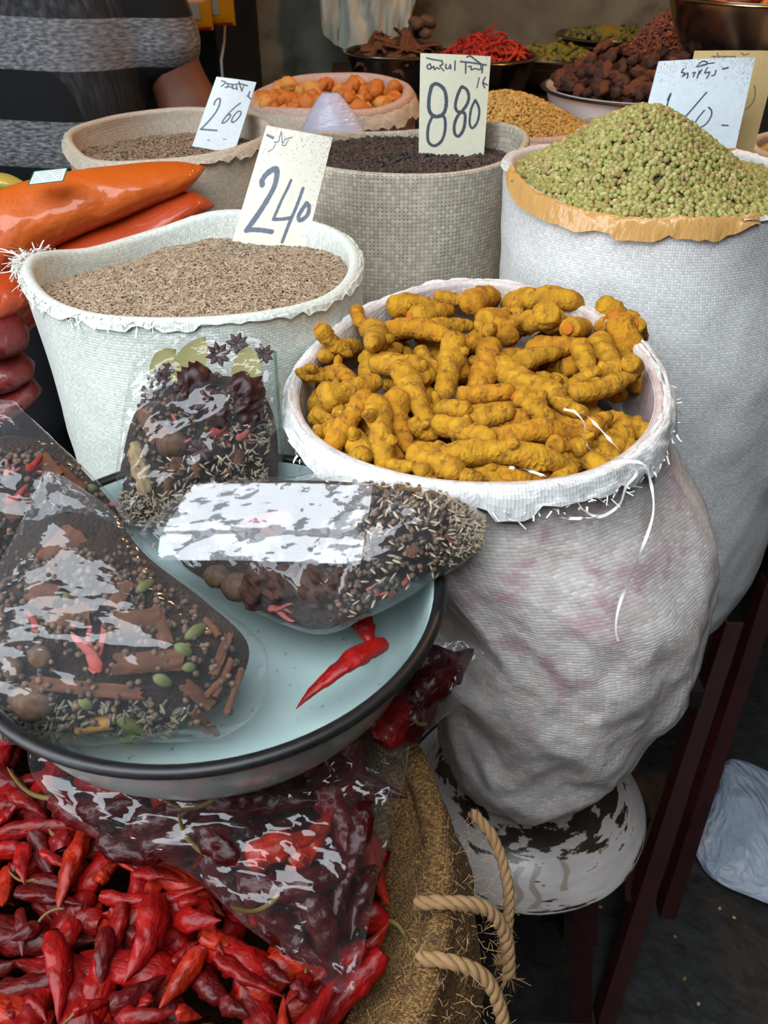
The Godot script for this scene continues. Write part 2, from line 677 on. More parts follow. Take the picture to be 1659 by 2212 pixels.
# ---------------------------------------------------------------- spices, each along its own x axis
func finger_mesh(length: float, r: float, sd: int) -> ArrayMesh:
	var q := RandomNumberGenerator.new()
	q.seed = sd
	var path := PackedVector3Array()
	var rad := PackedFloat32Array()
	var bend := q.randf_range(-0.16, 0.16) * length
	var twist := q.randf_range(-0.07, 0.07) * length
	var tip := q.randf_range(0.6, 0.9)
	var butt := q.randf_range(0.88, 1.06)
	var half := length / 2.0 + r * 0.5
	var w := FastNoiseLite.new()
	w.seed = sd
	w.frequency = 0.11
	for k in 19:
		var s := k / 18.0
		var e := 1.0
		if s < 0.16:
			e = sqrt(maxf(0.0, 1.0 - pow(1.0 - s / 0.16, 2.6)))
		elif s > 0.8:
			e = sqrt(maxf(0.0, 1.0 - pow((s - 0.8) / 0.2, 2.0)))
		path.append(Vector3(lerpf(-half, half, s), bend * (1.0 - pow(2.0 * s - 1.0, 2.0)) - bend * 0.5, twist * sin(s * 5.0)))
		rad.append(maxf(0.0002, r * e * lerpf(butt, tip, smoothstep(0.3, 1.0, s)) * (1.0 + 0.06 * sin(s * 15.0 + sd) + 0.12 * w.get_noise_1d(s * 90.0)) * 1.12))
	var b := Mb.new()
	b.tube(path, rad, 14, q.randf_range(0.86, 1.0), w, 0.2)
	for k in [0, 0, 1, 1, 2][q.randi() % 5]:
		var s := q.randi_range(4, 12)
		var dir := Vector3(q.randf_range(-0.3, 0.5), q.randf_range(-0.4, 1), q.randf_range(-1, 1)).normalized()
		var kp := PackedVector3Array()
		var kr := PackedFloat32Array()
		var ln := r * q.randf_range(0.9, 1.9)
		for j in 7:
			kp.append(path[s] + dir * (r * 0.3 + ln * j / 6.0))
			kr.append(maxf(0.0002, r * q.randf_range(0.5, 0.6) * sqrt(maxf(0.0, 1.0 - pow(j / 6.0, 3.0)))))
		b.tube(kp, kr, 9, 1.0, w, 0.25)
	return b.mesh()


func chilli_mesh(length: float, r: float, sd: int, bend: float, wrinkle := 0.34) -> ArrayMesh:
	var q := RandomNumberGenerator.new()
	q.seed = sd
	var path := PackedVector3Array()
	var rad := PackedFloat32Array()
	var half := length / 2.0 + r * 0.3
	var w := FastNoiseLite.new()
	w.seed = sd
	w.frequency = 0.15
	w.fractal_octaves = 3
	var side := q.randf_range(-0.08, 0.08) * length
	for k in 23:
		var s := k / 22.0
		var e := pow(sin(PI * pow(clampf(s * 0.96 + 0.04, 0, 1), 0.55)), 0.75)
		path.append(Vector3(lerpf(-half, half, s), bend * length * (1.0 - pow(2.0 * s - 1.0, 2.0)) * 0.5, side * sin(s * 4.0)))
		rad.append(maxf(0.0003, r * 1.16 * e * (1.0 + 0.04 * sin(s * 23.0 + sd))))
	return Mb.new().tube(path, rad, 14, q.randf_range(0.58, 0.85), w, wrinkle, Color.WHITE, 0.45).mesh()


func stem_mesh(at: float, r: float, length: float, curl: float) -> ArrayMesh:
	var path := PackedVector3Array()
	var rad := PackedFloat32Array()
	for k in 9:
		var s := k / 8.0
		path.append(Vector3(at - length * s, curl * length * s * s, 0.2 * length * sin(s * 3.0)))
		rad.append(maxf(0.0003, (r * 0.75 if k == 0 else r * (0.5 - 0.24 * s)) * (0.0 if k == 8 else 1.0)))
	return Mb.new().tube(path, rad, 7).mesh()


func ovoid(rx: float, ry: float, ridges: float, sd: int, sides := 14, rows := 10, point := 1.0) -> ArrayMesh:
	var path := PackedVector3Array()
	var rad := PackedFloat32Array()
	for k in rows + 1:
		var a := PI * k / rows
		path.append(Vector3(-rx * cos(a), 0, 0))
		rad.append(maxf(0.0001, ry * pow(sin(a), point)))
	var w := FastNoiseLite.new()
	w.seed = sd
	w.frequency = 0.12
	return Mb.new().tube(path, rad, sides, 0.92, w, ridges).mesh()


# a curled piece of bark: part of a tube wall with thickness
func bark_mesh(length: float, width: float, curl: float, thick: float, sd: int, ragged := 0.12) -> ArrayMesh:
	var w := FastNoiseLite.new()
	w.seed = sd
	w.frequency = 0.09
	var b := Mb.new()
	var skins := []
	for side in 2:
		var pts := PackedVector3Array()
		for r in 11:
			for k in 8:
				var s := k / 7.0 - 0.5
				var a := s * curl
				var rr := width / maxf(curl, 0.2)
				var x := lerpf(-length / 2.0, length / 2.0, r / 10.0) + (w.get_noise_2d(k * 9.0, r * 3.0 + 90.0) * length * ragged if r == 0 or r == 10 else 0.0)
				var k2 := rr + (thick if side == 0 else 0.0) + w.get_noise_2d(r * 7.0, k * 7.0) * thick * 0.8
				var wid := 1.0 + ragged * w.get_noise_1d(r * 11.0 + (40.0 if k > 3 else 0.0))
				pts.append(Vector3(x, cos(a * wid) * k2 - rr, sin(a * wid) * k2))
		skins.append(pts)
		b.sheet(pts, 8, false, PackedVector2Array(), side == 0)
	for e in 4:
		var edge := PackedVector3Array()
		for k in (8 if e < 2 else 11):
			var id: int = [k, 80 + k, k * 8, k * 8 + 7][e]
			edge.append(skins[0][id])
			edge.append(skins[1][id])
		b.sheet(edge, 2)
	return b.mesh()


# a blade of mace: a flat body that splits into arms
func mace_mesh(length: float, width: float, sd: int, arms := 3) -> ArrayMesh:
	var q := RandomNumberGenerator.new()
	q.seed = sd
	var b := Mb.new()
	var w := FastNoiseLite.new()
	w.seed = sd
	w.frequency = 0.2
	for k in arms:
		var f := (float(k) / maxi(arms - 1, 1) - 0.5) * 2.0
		var path := PackedVector3Array()
		var rad := PackedFloat32Array()
		var ln := length * q.randf_range(0.75, 1.0)
		for j in 10:
			var s := j / 9.0
			path.append(Vector3(-length / 2.0 + ln * s, 0.12 * length * sin(s * 3.0 + k), f * width * pow(s, 1.3) * 0.8 + 0.06 * length * sin(s * 5.0 + k * 2.0)))
			rad.append(maxf(0.0003, width * (0.55 - 0.36 * s) / (1.0 if arms == 1 else 1.3) * (0.0 if j == 9 else 1.0 if j else 0.3)))
		b.tube(path, rad, 8, 0.42, w, 0.3)
	return b.mesh()


func leaf_mesh(length: float, width: float, sd: int) -> ArrayMesh:
	var b := Mb.new()
	for side in 2:
		var pts := PackedVector3Array()
		for r in 15:
			var s := r / 14.0
			var wd := width * pow(sin(PI * clampf(s, 0.0, 1.0)), 0.75)
			for k in 7:
				var f := k / 6.0 * 2.0 - 1.0
				pts.append(Vector3(lerpf(-length / 2.0, length / 2.0, s), absf(f) * wd * 0.18 + 0.003 * sin(s * 6.0 + sd) - side * 0.0008 + (0.0011 if k == 3 else 0.0), f * wd))
		b.sheet(pts, 7, false, PackedVector2Array(), side == 0)
	return b.mesh()


func star_mesh(r: float, sd: int) -> ArrayMesh:
	var b := Mb.new()
	var q := RandomNumberGenerator.new()
	q.seed = sd
	for k in 8:
		var a := TAU * k / 8.0 + q.randf_range(-0.1, 0.1)
		var d := Vector3(cos(a), 0.22, sin(a))
		var path := PackedVector3Array()
		var rad := PackedFloat32Array()
		for j in 8:
			var s := j / 7.0
			path.append(d * r * s * q.randf_range(0.95, 1.0))
			rad.append(maxf(0.0003, r * 0.24 * sin(PI * clampf(s * 0.86 + 0.12, 0, 1))))
		b.tube(path, rad, 6, 0.6)
	return b.mesh()


# puts one spice of a kind between two points; back says which way its rear faces
func spice(kind: String, a: Vector3, b: Vector3, r: float, face: Vector3, where: String, sd: int) -> void:
	var names := {"mace": ["mace_blade", "mace"], "nutmeg": ["nutmeg", "nutmeg"], "bark": ["cinnamon_bark", "cinnamon"], "pod": ["green_cardamom_pod", "cardamom"], "curl": ["curled_flower_husk", "husk"], "stick": ["dry_twig", "twig"],
		"leaf": ["bay_leaf", "leaf"], "star": ["star_anise", "star anise"], "clump": ["dried_berry_clump", "dried fruit"], "root": ["pale_root", "root"], "blackpod": ["black_cardamom_pod", "cardamom"]}
	var words := {"mace": "reddish pink blade of mace", "nutmeg": "round ridged brown nutmeg", "bark": "flat rust brown piece of cinnamon bark", "pod": "small green cardamom pod", "curl": "tan curled papery husk", "stick": "thin brown twig of bark",
		"leaf": "pale olive dry bay leaf", "star": "dark brown star anise", "clump": "dark red shrivelled clump of dried fruit", "root": "pale cream split dry root", "blackpod": "dark shaggy black cardamom pod"}
	var ln := a.distance_to(b)
	var m: Mesh
	var paint: Material = M.get({"mace": "mace_pink", "nutmeg": "nutmeg", "bark": "cinnamon", "pod": "green_pod", "curl": "husk", "stick": "twig", "leaf": "bay", "star": "anise", "clump": "dark_fruit", "root": "root", "blackpod": "black_pod"}[kind])
	match kind:
		"mace":
			m = mace_mesh(maxf(ln, r * 2.0), r, sd, 3 if r > 0.005 else 1)
			paint = M.mace_dusty if sd % 3 == 0 else M.mace_pink
		"nutmeg": m = ovoid(maxf(ln * 0.55, r * 1.18), r, 0.16, sd, 18, 14)
		"bark": m = bark_mesh(maxf(ln, r), r * 2.0, 0.9 + 0.5 * (sd % 3), 0.0016, sd)
		"pod": m = ovoid(maxf(ln * 0.55, r), r * 0.9, 0.16, sd, 12, 10, 1.25)
		"curl": m = bark_mesh(ln, r * 3.4, 4.6, 0.001, sd, 0.3)
		"stick": m = bark_mesh(ln, r * 2.4, 2.4, 0.0012, sd)
		"leaf": m = leaf_mesh(ln * 1.1, r, sd)
		"star": m = star_mesh(maxf(r, ln * 0.6), sd)
		"clump": m = ovoid(maxf(ln * 0.55, r), r, 0.75, sd, 16, 14, 0.8)
		"root": m = ovoid(ln * 0.55, r * 0.75, 0.6, sd, 14, 16, 0.5)
		"blackpod": m = ovoid(maxf(ln * 0.75, r * 1.5), r * 1.1, 1.0, sd, 20, 18, 0.9)
	var x := (b - a).normalized()
	var y := (face - x * face.dot(x)).normalized()
	var o := obj(names[kind][0], m, paint)
	o.transform = Transform3D(Basis(x, y, x.cross(y)), (a + b) / 2.0)
	tag(o, words[kind] + " " + where, names[kind][1], "spices sealed " + where)


func pack_bag(list: Array, sec: Array, where: String, depth: float, sd: int) -> void:
	for k in list.size():
		var e: Array = list[k]
		var face: Vector3 = bag_section(sec, (e[1] + e[3]) / 2.0)[2].normalized()
		var under: Vector3 = face * (depth + e[5] * (0.35 if e[0] in ["nutmeg", "clump", "blackpod", "root", "pod"] else 0.1))
		spice(e[0], bag_point(sec, e[1], e[2]) - under, bag_point(sec, e[3], e[4]) - under, e[5], face, where, sd + k * 7)


# seeds lying against the inside of a bag's front
func bag_seeds(root: Node3D, sec: Array, t0: float, t1: float, s0: float, s1: float, count: int, size: Vector3, tones: Array, depth: float, sd: int) -> void:
	var r := RandomNumberGenerator.new()
	r.seed = sd
	var places := []
	var colors := []
	for k in count:
		var t := r.randf_range(t0, t1)
		var s := r.randf_range(s0, s1)
		var a := bag_section(sec, t)
		var n: Vector3 = a[2].normalized()
		var p := bag_point(sec, t, s) - n * (depth + r.randf_range(0.0, 0.006))
		var d := Vector3(r.randf_range(-1, 1), r.randf_range(-1, 1), r.randf_range(-1, 1))
		d = (d - n * n.dot(d) * 0.8).normalized()
		var q := d.cross(n).normalized()
		var g := r.randf_range(0.8, 1.2)
		places.append(Transform3D(Basis(d * size.x * g, q.cross(d) * size.y * g, q * size.z * g), p))
		var c: Color = tones[r.randi() % tones.size()]
		colors.append(c * r.randf_range(0.8, 1.15))
	grains("seed", M.seed_mesh, M.seed, places, colors, root)


# ---------------------------------------------------------------- bodies: capsules joined smoothly, skinned on a grid
func blob(b: Mb, bones: Array, cell: float, k: float) -> void:
	var lo := Vector3.ONE * 99.0
	var hi := -lo
	for e in bones:
		var r := maxf(e[2], e[3]) + cell * 3.0
		lo = lo.min(e[0] - Vector3.ONE * r).min(e[1] - Vector3.ONE * r)
		hi = hi.max(e[0] + Vector3.ONE * r).max(e[1] + Vector3.ONE * r)
	var nx := int((hi.x - lo.x) / cell) + 2
	var ny := int((hi.y - lo.y) / cell) + 2
	var nn := int((hi.z - lo.z) / cell) + 2
	var f := PackedFloat32Array()
	f.resize(nx * ny * nn)
	f.fill(1.0)
	for e in bones:
		var a: Vector3 = e[0]
		var ab: Vector3 = e[1] - a
		var l2 := maxf(ab.length_squared(), 1e-9)
		var ra: float = e[2]
		var rb: float = e[3]
		var pad := maxf(ra, rb) + k + cell * 2.0
		var l := ((a.min(e[1]) - Vector3.ONE * pad - lo) / cell).floor()
		var h := ((a.max(e[1]) + Vector3.ONE * pad - lo) / cell).ceil()
		for z in range(maxi(int(l.z), 0), mini(int(h.z) + 1, nn)):
			for y in range(maxi(int(l.y), 0), mini(int(h.y) + 1, ny)):
				for x in range(maxi(int(l.x), 0), mini(int(h.x) + 1, nx)):
					var p := lo + Vector3(x, y, z) * cell - a
					var t := clampf(p.dot(ab) / l2, 0.0, 1.0)
					var d := (p - ab * t).length() - lerpf(ra, rb, t)
					var q := (z * ny + y) * nx + x
					var o := f[q]
					var m := maxf(k - absf(o - d), 0.0) / k
					f[q] = minf(o, d) - m * m * k * 0.25
	var id := {}
	var off := [0, 1, nx, nx + 1, nx * ny, nx * ny + 1, nx * ny + nx, nx * ny + nx + 1]
	var first := b.v.size()
	for z in nn - 1:
		for y in ny - 1:
			for x in nx - 1:
				var q := (z * ny + y) * nx + x
				var neg := 0
				for o in off:
					if f[q + o] < 0.0:
						neg += 1
				if neg == 0 or neg == 8:
					continue
				var sum := Vector3.ZERO
				var cnt := 0
				for e in [[0, 1], [2, 3], [4, 5], [6, 7], [0, 2], [1, 3], [4, 6], [5, 7], [0, 4], [1, 5], [2, 6], [3, 7]]:
					var d0 := f[q + off[e[0]]]
					var d1 := f[q + off[e[1]]]
					if (d0 < 0.0) != (d1 < 0.0):
						var t := d0 / (d0 - d1)
						var c0 := Vector3(e[0] & 1, (e[0] >> 1) & 1, e[0] >> 2)
						var c1 := Vector3(e[1] & 1, (e[1] >> 1) & 1, e[1] >> 2)
						sum += c0.lerp(c1, t)
						cnt += 1
				id[q] = b.v.size()
				b.v.append(lo + (Vector3(x, y, z) + sum / cnt) * cell)
				var g := Vector3(f[q + 1] - f[q] + f[q + off[7]] - f[q + off[6]], f[q + off[2]] - f[q] + f[q + off[7]] - f[q + off[5]], f[q + off[4]] - f[q] + f[q + off[7]] - f[q + off[3]])
				b.n.append(g.normalized())
				b.uv.append(Vector2.ZERO)
				b.c.append(Color.WHITE)
	for q in id:
		var x: int = q % nx
		var y: int = (q / nx) % ny
		var z: int = q / (nx * ny)
		for ax in 3:
			var step: int = [1, nx, nx * ny][ax]
			var u: int = [nx, nx * ny, 1][ax]
			var w: int = [nx * ny, 1, nx][ax]
			if [y, z, x][ax] == 0 or [z, x, y][ax] == 0:
				continue
			var s0 := f[q] < 0.0
			if s0 == (f[q + step] < 0.0):
				continue
			if not (id.has(q - u) and id.has(q - w) and id.has(q - u - w)):
				continue
			var a: int = id[q]
			var c: int = id[q - u]
			var d: int = id[q - u - w]
			var e: int = id[q - w]
			if s0:
				b.i.append_array([a, d, c, a, e, d])
			else:
				b.i.append_array([a, c, d, a, d, e])


# ---------------------------------------------------------------- measured shapes
const BAG_UPRIGHT := [
	[Vector3(-0.1747, 0.9768, -0.6250), Vector3(0.0773, -0.0040, 0.0000), Vector3(0.0004, 0.0073, 0.0095)],
	[Vector3(-0.1711, 1.0028, -0.6450), Vector3(0.0773, 0.0000, 0.0000), Vector3(-0.0000, 0.0177, 0.0290)],
	[Vector3(-0.1655, 1.0426, -0.6650), Vector3(0.0743, 0.0000, 0.0000), Vector3(-0.0000, 0.0191, 0.0352)],
	[Vector3(-0.1625, 1.0767, -0.6850), Vector3(0.0723, 0.0024, 0.0000), Vector3(-0.0006, 0.0192, 0.0281)],
	[Vector3(-0.1601, 1.1012, -0.7050), Vector3(0.0682, 0.0000, 0.0000), Vector3(-0.0000, 0.0137, 0.0172)],
	[Vector3(-0.1606, 1.1158, -0.7160), Vector3(0.0612, 0.0007, 0.0000), Vector3(-0.0001, 0.0051, 0.0074)],
	[Vector3(-0.1639, 1.1257, -0.7220), Vector3(0.0431, 0.0016, 0.0000), Vector3(-0.0000, 0.0010, 0.0017)],
]
const BAG_FLAT := [
	[Vector3(-0.1966, 1.0300, -0.5477), Vector3(0.0014, 0.0000, 0.0037), Vector3(0.0002, 0.0018, 0.0009)],
	[Vector3(-0.1650, 1.0300, -0.5552), Vector3(0.0016, -0.0150, 0.0290), Vector3(0.0007, 0.0124, 0.0064)],
	[Vector3(-0.1079, 1.0250, -0.5474), Vector3(-0.0035, -0.0250, 0.0499), Vector3(-0.0016, 0.0268, 0.0133)],
	[Vector3(-0.0510, 1.0250, -0.5314), Vector3(-0.0012, -0.0300, 0.0620), Vector3(-0.0061, 0.0320, 0.0154)],
	[Vector3(-0.0030, 1.0350, -0.5269), Vector3(-0.0107, -0.0250, 0.0542), Vector3(-0.0082, 0.0380, 0.0159)],
	[Vector3(0.0443, 1.0450, -0.5300), Vector3(-0.0022, -0.0150, 0.0345), Vector3(-0.0027, 0.0311, 0.0134)],
	[Vector3(0.0772, 1.0450, -0.5340), Vector3(-0.0016, 0.0000, 0.0209), Vector3(0.0006, 0.0110, 0.0048)],
]
const BAG_FRONT := [
	[Vector3(-0.2414, 1.1050, -0.5231), Vector3(0.0079, 0.0000, 0.0037), Vector3(0.0000, 0.0017, 0.0011)],
	[Vector3(-0.2271, 1.0900, -0.5000), Vector3(0.0291, 0.0000, -0.0011), Vector3(-0.0032, 0.0066, 0.0068)],
	[Vector3(-0.2194, 1.0650, -0.4745), Vector3(0.0527, 0.0000, -0.0026), Vector3(0.0011, 0.0176, 0.0218)],
	[Vector3(-0.2110, 1.0350, -0.4564), Vector3(0.0880, 0.0000, -0.0049), Vector3(0.0017, 0.0290, 0.0304)],
	[Vector3(-0.1966, 1.0150, -0.4280), Vector3(0.1122, 0.0000, -0.0067), Vector3(0.0017, 0.0357, 0.0289)],
	[Vector3(-0.1990, 0.9900, -0.4014), Vector3(0.1124, 0.0000, 0.0000), Vector3(-0.0000, 0.0231, 0.0249)],
	[Vector3(-0.2051, 0.9720, -0.3881), Vector3(0.0926, 0.0000, -0.0020), Vector3(0.0002, 0.0059, 0.0081)],
]
const BAG_REAR := [
	[Vector3(-0.2914, 1.1350, -0.5795), Vector3(0.0093, 0.0000, 0.0022), Vector3(-0.0000, 0.0011, 0.0017)],
	[Vector3(-0.2873, 1.1150, -0.5670), Vector3(0.0274, 0.0000, 0.0000), Vector3(-0.0035, 0.0097, 0.0147)],
	[Vector3(-0.2805, 1.0900, -0.5472), Vector3(0.0547, 0.0000, 0.0000), Vector3(-0.0000, 0.0184, 0.0309)],
	[Vector3(-0.2744, 1.0600, -0.5344), Vector3(0.0753, 0.0000, 0.0000), Vector3(-0.0000, 0.0138, 0.0397)],
	[Vector3(-0.2715, 1.0300, -0.5262), Vector3(0.0816, 0.0000, -0.0058), Vector3(0.0019, 0.0061, 0.0273)],
	[Vector3(-0.2743, 1.0050, -0.5221), Vector3(0.0738, 0.0000, -0.0057), Vector3(0.0006, 0.0012, 0.0079)],
]
const BAG_CHILLI := [
	[Vector3(-0.1302, 0.9050, -0.4784), Vector3(0.1577, 0.0000, -0.0173), Vector3(0.0005, 0.0215, 0.0044)],
	[Vector3(-0.1250, 0.8950, -0.4305), Vector3(0.1456, 0.0000, -0.0155), Vector3(0.0007, 0.0293, 0.0064)],
	[Vector3(-0.1014, 0.8850, -0.3905), Vector3(0.1141, 0.0000, -0.0170), Vector3(0.0013, 0.0329, 0.0085)],
	[Vector3(-0.0700, 0.8750, -0.3613), Vector3(0.0736, 0.0000, -0.0130), Vector3(0.0019, 0.0322, 0.0106)],
	[Vector3(-0.0515, 0.8620, -0.3296), Vector3(0.0456, 0.0000, -0.0138), Vector3(0.0031, 0.0280, 0.0102)],
	[Vector3(-0.0370, 0.8500, -0.3026), Vector3(0.0235, 0.0000, -0.0064), Vector3(0.0018, 0.0169, 0.0060)],
	[Vector3(-0.0257, 0.8420, -0.2808), Vector3(0.0063, 0.0000, -0.0012), Vector3(0.0002, 0.0028, 0.0009)],
]
const BAG_CHILLI_SIDE := [
	[Vector3(-0.0060, 0.9050, -0.4708), Vector3(0.0098, 0.0000, 0.0461), Vector3(-0.0000, 0.0160, -0.0000)],
	[Vector3(0.0245, 0.9050, -0.4971), Vector3(-0.0005, 0.0000, 0.0546), Vector3(-0.0000, 0.0220, -0.0000)],
	[Vector3(0.0632, 0.9050, -0.5196), Vector3(-0.0039, 0.0000, 0.0415), Vector3(-0.0000, 0.0220, -0.0000)],
	[Vector3(0.0926, 0.9050, -0.5341), Vector3(-0.0030, 0.0000, 0.0199), Vector3(-0.0000, 0.0120, -0.0000)],
	[Vector3(0.1086, 0.9050, -0.5441), Vector3(-0.0007, 0.0000, 0.0029), Vector3(-0.0000, 0.0020, -0.0000)],
]
const BAG_ORANGE_TOP := [
	[Vector3(-0.5431, 1.0818, -0.9900), Vector3(-0.0131, -0.0592, -0.0000), Vector3(0.0121, -0.0027, 0.0157)],
	[Vector3(-0.4872, 1.0999, -1.0300), Vector3(-0.0038, -0.0545, 0.0000), Vector3(0.0264, -0.0019, 0.0364)],
	[Vector3(-0.4157, 1.1247, -1.0800), Vector3(-0.0066, -0.0439, 0.0000), Vector3(0.0261, -0.0039, 0.0424)],
	[Vector3(-0.3352, 1.1390, -1.1200), Vector3(-0.0004, -0.0314, 0.0000), Vector3(0.0191, -0.0002, 0.0407)],
	[Vector3(-0.2665, 1.1490, -1.1500), Vector3(0.0024, -0.0190, 0.0000), Vector3(0.0130, -0.0002, 0.0292)],
	[Vector3(-0.2337, 1.1569, -1.1650), Vector3(0.0003, -0.0023, 0.0000), Vector3(0.0012, 0.0002, 0.0027)],
]
const BAG_ORANGE_NEXT := [
	[Vector3(-0.5630, 0.9841, -0.9650), Vector3(-0.0080, -0.0435, 0.0000), Vector3(0.0084, -0.0015, 0.0181)],
	[Vector3(-0.4824, 1.0144, -1.0000), Vector3(-0.0048, -0.0398, 0.0000), Vector3(0.0236, -0.0029, 0.0382)],
	[Vector3(-0.4164, 1.0551, -1.0500), Vector3(-0.0051, -0.0331, 0.0000), Vector3(0.0264, -0.0041, 0.0362)],
	[Vector3(-0.3340, 1.0856, -1.1000), Vector3(-0.0042, -0.0269, 0.0000), Vector3(0.0199, -0.0031, 0.0346)],
	[Vector3(-0.2592, 1.1141, -1.1350), Vector3(-0.0033, -0.0195, 0.0000), Vector3(0.0128, -0.0020, 0.0271)],
	[Vector3(-0.2240, 1.1140, -1.1500), Vector3(0.0000, -0.0024, 0.0000), Vector3(0.0012, -0.0002, 0.0028)],
]
const BAG_ORANGE_THIRD := [
	[Vector3(-0.5672, 1.0750, -0.9200), Vector3(-0.0019, -0.0055, 0.0000), Vector3(0.0007, -0.0002, 0.0039)],
	[Vector3(-0.5161, 1.0688, -0.9300), Vector3(-0.0107, -0.0346, 0.0000), Vector3(0.0105, -0.0033, 0.0488)],
	[Vector3(-0.4537, 1.0671, -0.9450), Vector3(-0.0083, -0.0307, 0.0000), Vector3(0.0128, -0.0034, 0.0482)],
	[Vector3(-0.4216, 1.0704, -0.9550), Vector3(-0.0045, -0.0182, 0.0000), Vector3(0.0096, -0.0026, 0.0283)],
	[Vector3(-0.4091, 1.0686, -0.9600), Vector3(-0.0010, -0.0042, 0.0000), Vector3(0.0011, -0.0003, 0.0028)],
]
const BAG_RED_TOP := [
	[Vector3(-0.5681, 1.0449, -0.9000), Vector3(-0.0019, -0.0056, 0.0000), Vector3(0.0007, -0.0002, 0.0039)],
	[Vector3(-0.5175, 1.0371, -0.9100), Vector3(-0.0088, -0.0284, 0.0000), Vector3(0.0080, -0.0028, 0.0493)],
	[Vector3(-0.4473, 1.0366, -0.9200), Vector3(-0.0076, -0.0286, -0.0000), Vector3(0.0105, -0.0033, 0.0488)],
	[Vector3(-0.4258, 1.0340, -0.9300), Vector3(-0.0051, -0.0202, 0.0000), Vector3(0.0162, -0.0043, 0.0249)],
	[Vector3(-0.4180, 1.0313, -0.9400), Vector3(-0.0011, -0.0044, 0.0000), Vector3(0.0022, -0.0006, 0.0019)],
]
const BAG_RED_NEXT := [
	[Vector3(-0.5775, 1.0039, -0.8900), Vector3(-0.0020, -0.0059, 0.0000), Vector3(0.0007, -0.0002, 0.0039)],
	[Vector3(-0.5252, 0.9983, -0.9000), Vector3(-0.0092, -0.0296, 0.0000), Vector3(0.0079, -0.0024, 0.0493)],
	[Vector3(-0.4545, 0.9956, -0.9100), Vector3(-0.0066, -0.0248, -0.0000), Vector3(0.0097, -0.0030, 0.0490)],
	[Vector3(-0.4257, 0.9947, -0.9200), Vector3(-0.0037, -0.0150, 0.0000), Vector3(0.0136, -0.0036, 0.0265)],
	[Vector3(-0.4164, 0.9923, -0.9300), Vector3(-0.0009, -0.0036, 0.0000), Vector3(0.0021, -0.0005, 0.0021)],
]
const BAG_RED_LOW := [
	[Vector3(-0.5854, 0.9674, -0.8800), Vector3(-0.0021, -0.0061, 0.0000), Vector3(0.0007, -0.0002, 0.0039)],
	[Vector3(-0.5334, 0.9583, -0.8900), Vector3(-0.0096, -0.0309, 0.0000), Vector3(0.0077, -0.0024, 0.0493)],
	[Vector3(-0.4610, 0.9576, -0.9000), Vector3(-0.0070, -0.0264, 0.0000), Vector3(0.0092, -0.0028, 0.0491)],
	[Vector3(-0.4234, 0.9679, -0.9100), Vector3(-0.0041, -0.0170, 0.0000), Vector3(0.0117, -0.0031, 0.0275)],
	[Vector3(-0.4121, 0.9643, -0.9200), Vector3(-0.0007, -0.0031, 0.0000), Vector3(0.0019, -0.0005, 0.0023)],
]
const IN_FRONT := [
	["mace", 0.730, 0.075, 0.570, 0.050, 0.0111],
	["nutmeg", 0.660, -0.325, 0.700, -0.225, 0.0074],
	["nutmeg", 0.790, -0.400, 0.810, -0.225, 0.0128],
	["nutmeg", 0.690, -0.450, 0.730, -0.425, 0.0068],
	["bark", 0.350, -0.225, 0.250, 0.250, 0.0099],
	["bark", 0.750, -0.300, 0.780, 0.325, 0.0039],
	["bark", 0.710, 0.150, 0.700, 0.525, 0.0070],
	["bark", 0.520, 0.275, 0.420, 0.525, 0.0048],
	["bark", 0.590, 0.225, 0.570, 0.525, 0.0091],
	["bark", 0.760, 0.550, 0.820, 0.725, 0.0039],
	["bark", 0.740, 0.700, 0.620, 0.850, 0.0027],
	["bark", 0.560, -0.175, 0.540, 0.100, 0.0079],
	["bark", 0.510, 0.575, 0.660, 0.450, 0.0043],
	["bark", 0.830, 0.625, 0.940, 0.850, 0.0035],
	["bark", 0.440, -0.375, 0.480, -0.125, 0.0091],
	["pod", 0.460, 0.525, 0.420, 0.750, 0.0045],
	["pod", 0.640, 0.575, 0.590, 0.750, 0.0050],
	["pod", 0.660, 0.500, 0.690, 0.575, 0.0049],
	["pod", 0.720, 0.525, 0.720, 0.600, 0.0041],
	["pod", 0.740, 0.375, 0.760, 0.475, 0.0049],
	["pod", 0.850, 0.200, 0.930, 0.400, 0.0062],
	["pod", 0.970, 0.225, 0.970, 0.400, 0.0041],
	["pod", 0.480, -0.050, 0.460, -0.025, 0.0032],
	["pod", 0.790, -0.025, 0.820, 0.050, 0.0046],
	["curl", 0.900, -0.050, 0.870, 0.175, 0.0058],
	["mace", 0.600, -0.300, 0.500, -0.275, 0.0050],
	["mace", 0.730, -0.475, 0.700, -0.425, 0.0049],
	["mace", 0.900, 0.400, 0.970, 0.450, 0.0022],
	["stick", 0.790, 0.725, 0.700, 0.800, 0.0014],
	["stick", 0.850, 0.825, 0.730, 0.850, 0.0014],
	["stick", 0.790, 0.675, 0.750, 0.750, 0.0015],
	["stick", 0.890, 0.775, 0.970, 0.925, 0.0015],
	["stick", 0.630, 0.775, 0.570, 0.800, 0.0014],
]
const IN_REAR := [
	["mace", 0.410, 0.100, 0.350, 0.250, 0.0060],
	["mace", 0.380, 0.375, 0.360, 0.625, 0.0078],
	["bark", 0.330, 0.600, 0.420, 0.650, 0.0064],
	["bark", 0.390, 0.700, 0.480, 0.800, 0.0055],
	["mace", 0.500, 0.050, 0.470, 0.400, 0.0078],
	["pod", 0.460, 0.875, 0.480, 0.925, 0.0040],
	["mace", 0.540, 0.950, 0.570, 0.950, 0.0036],
	["bark", 0.550, 0.025, 0.520, 0.175, 0.0055],
]
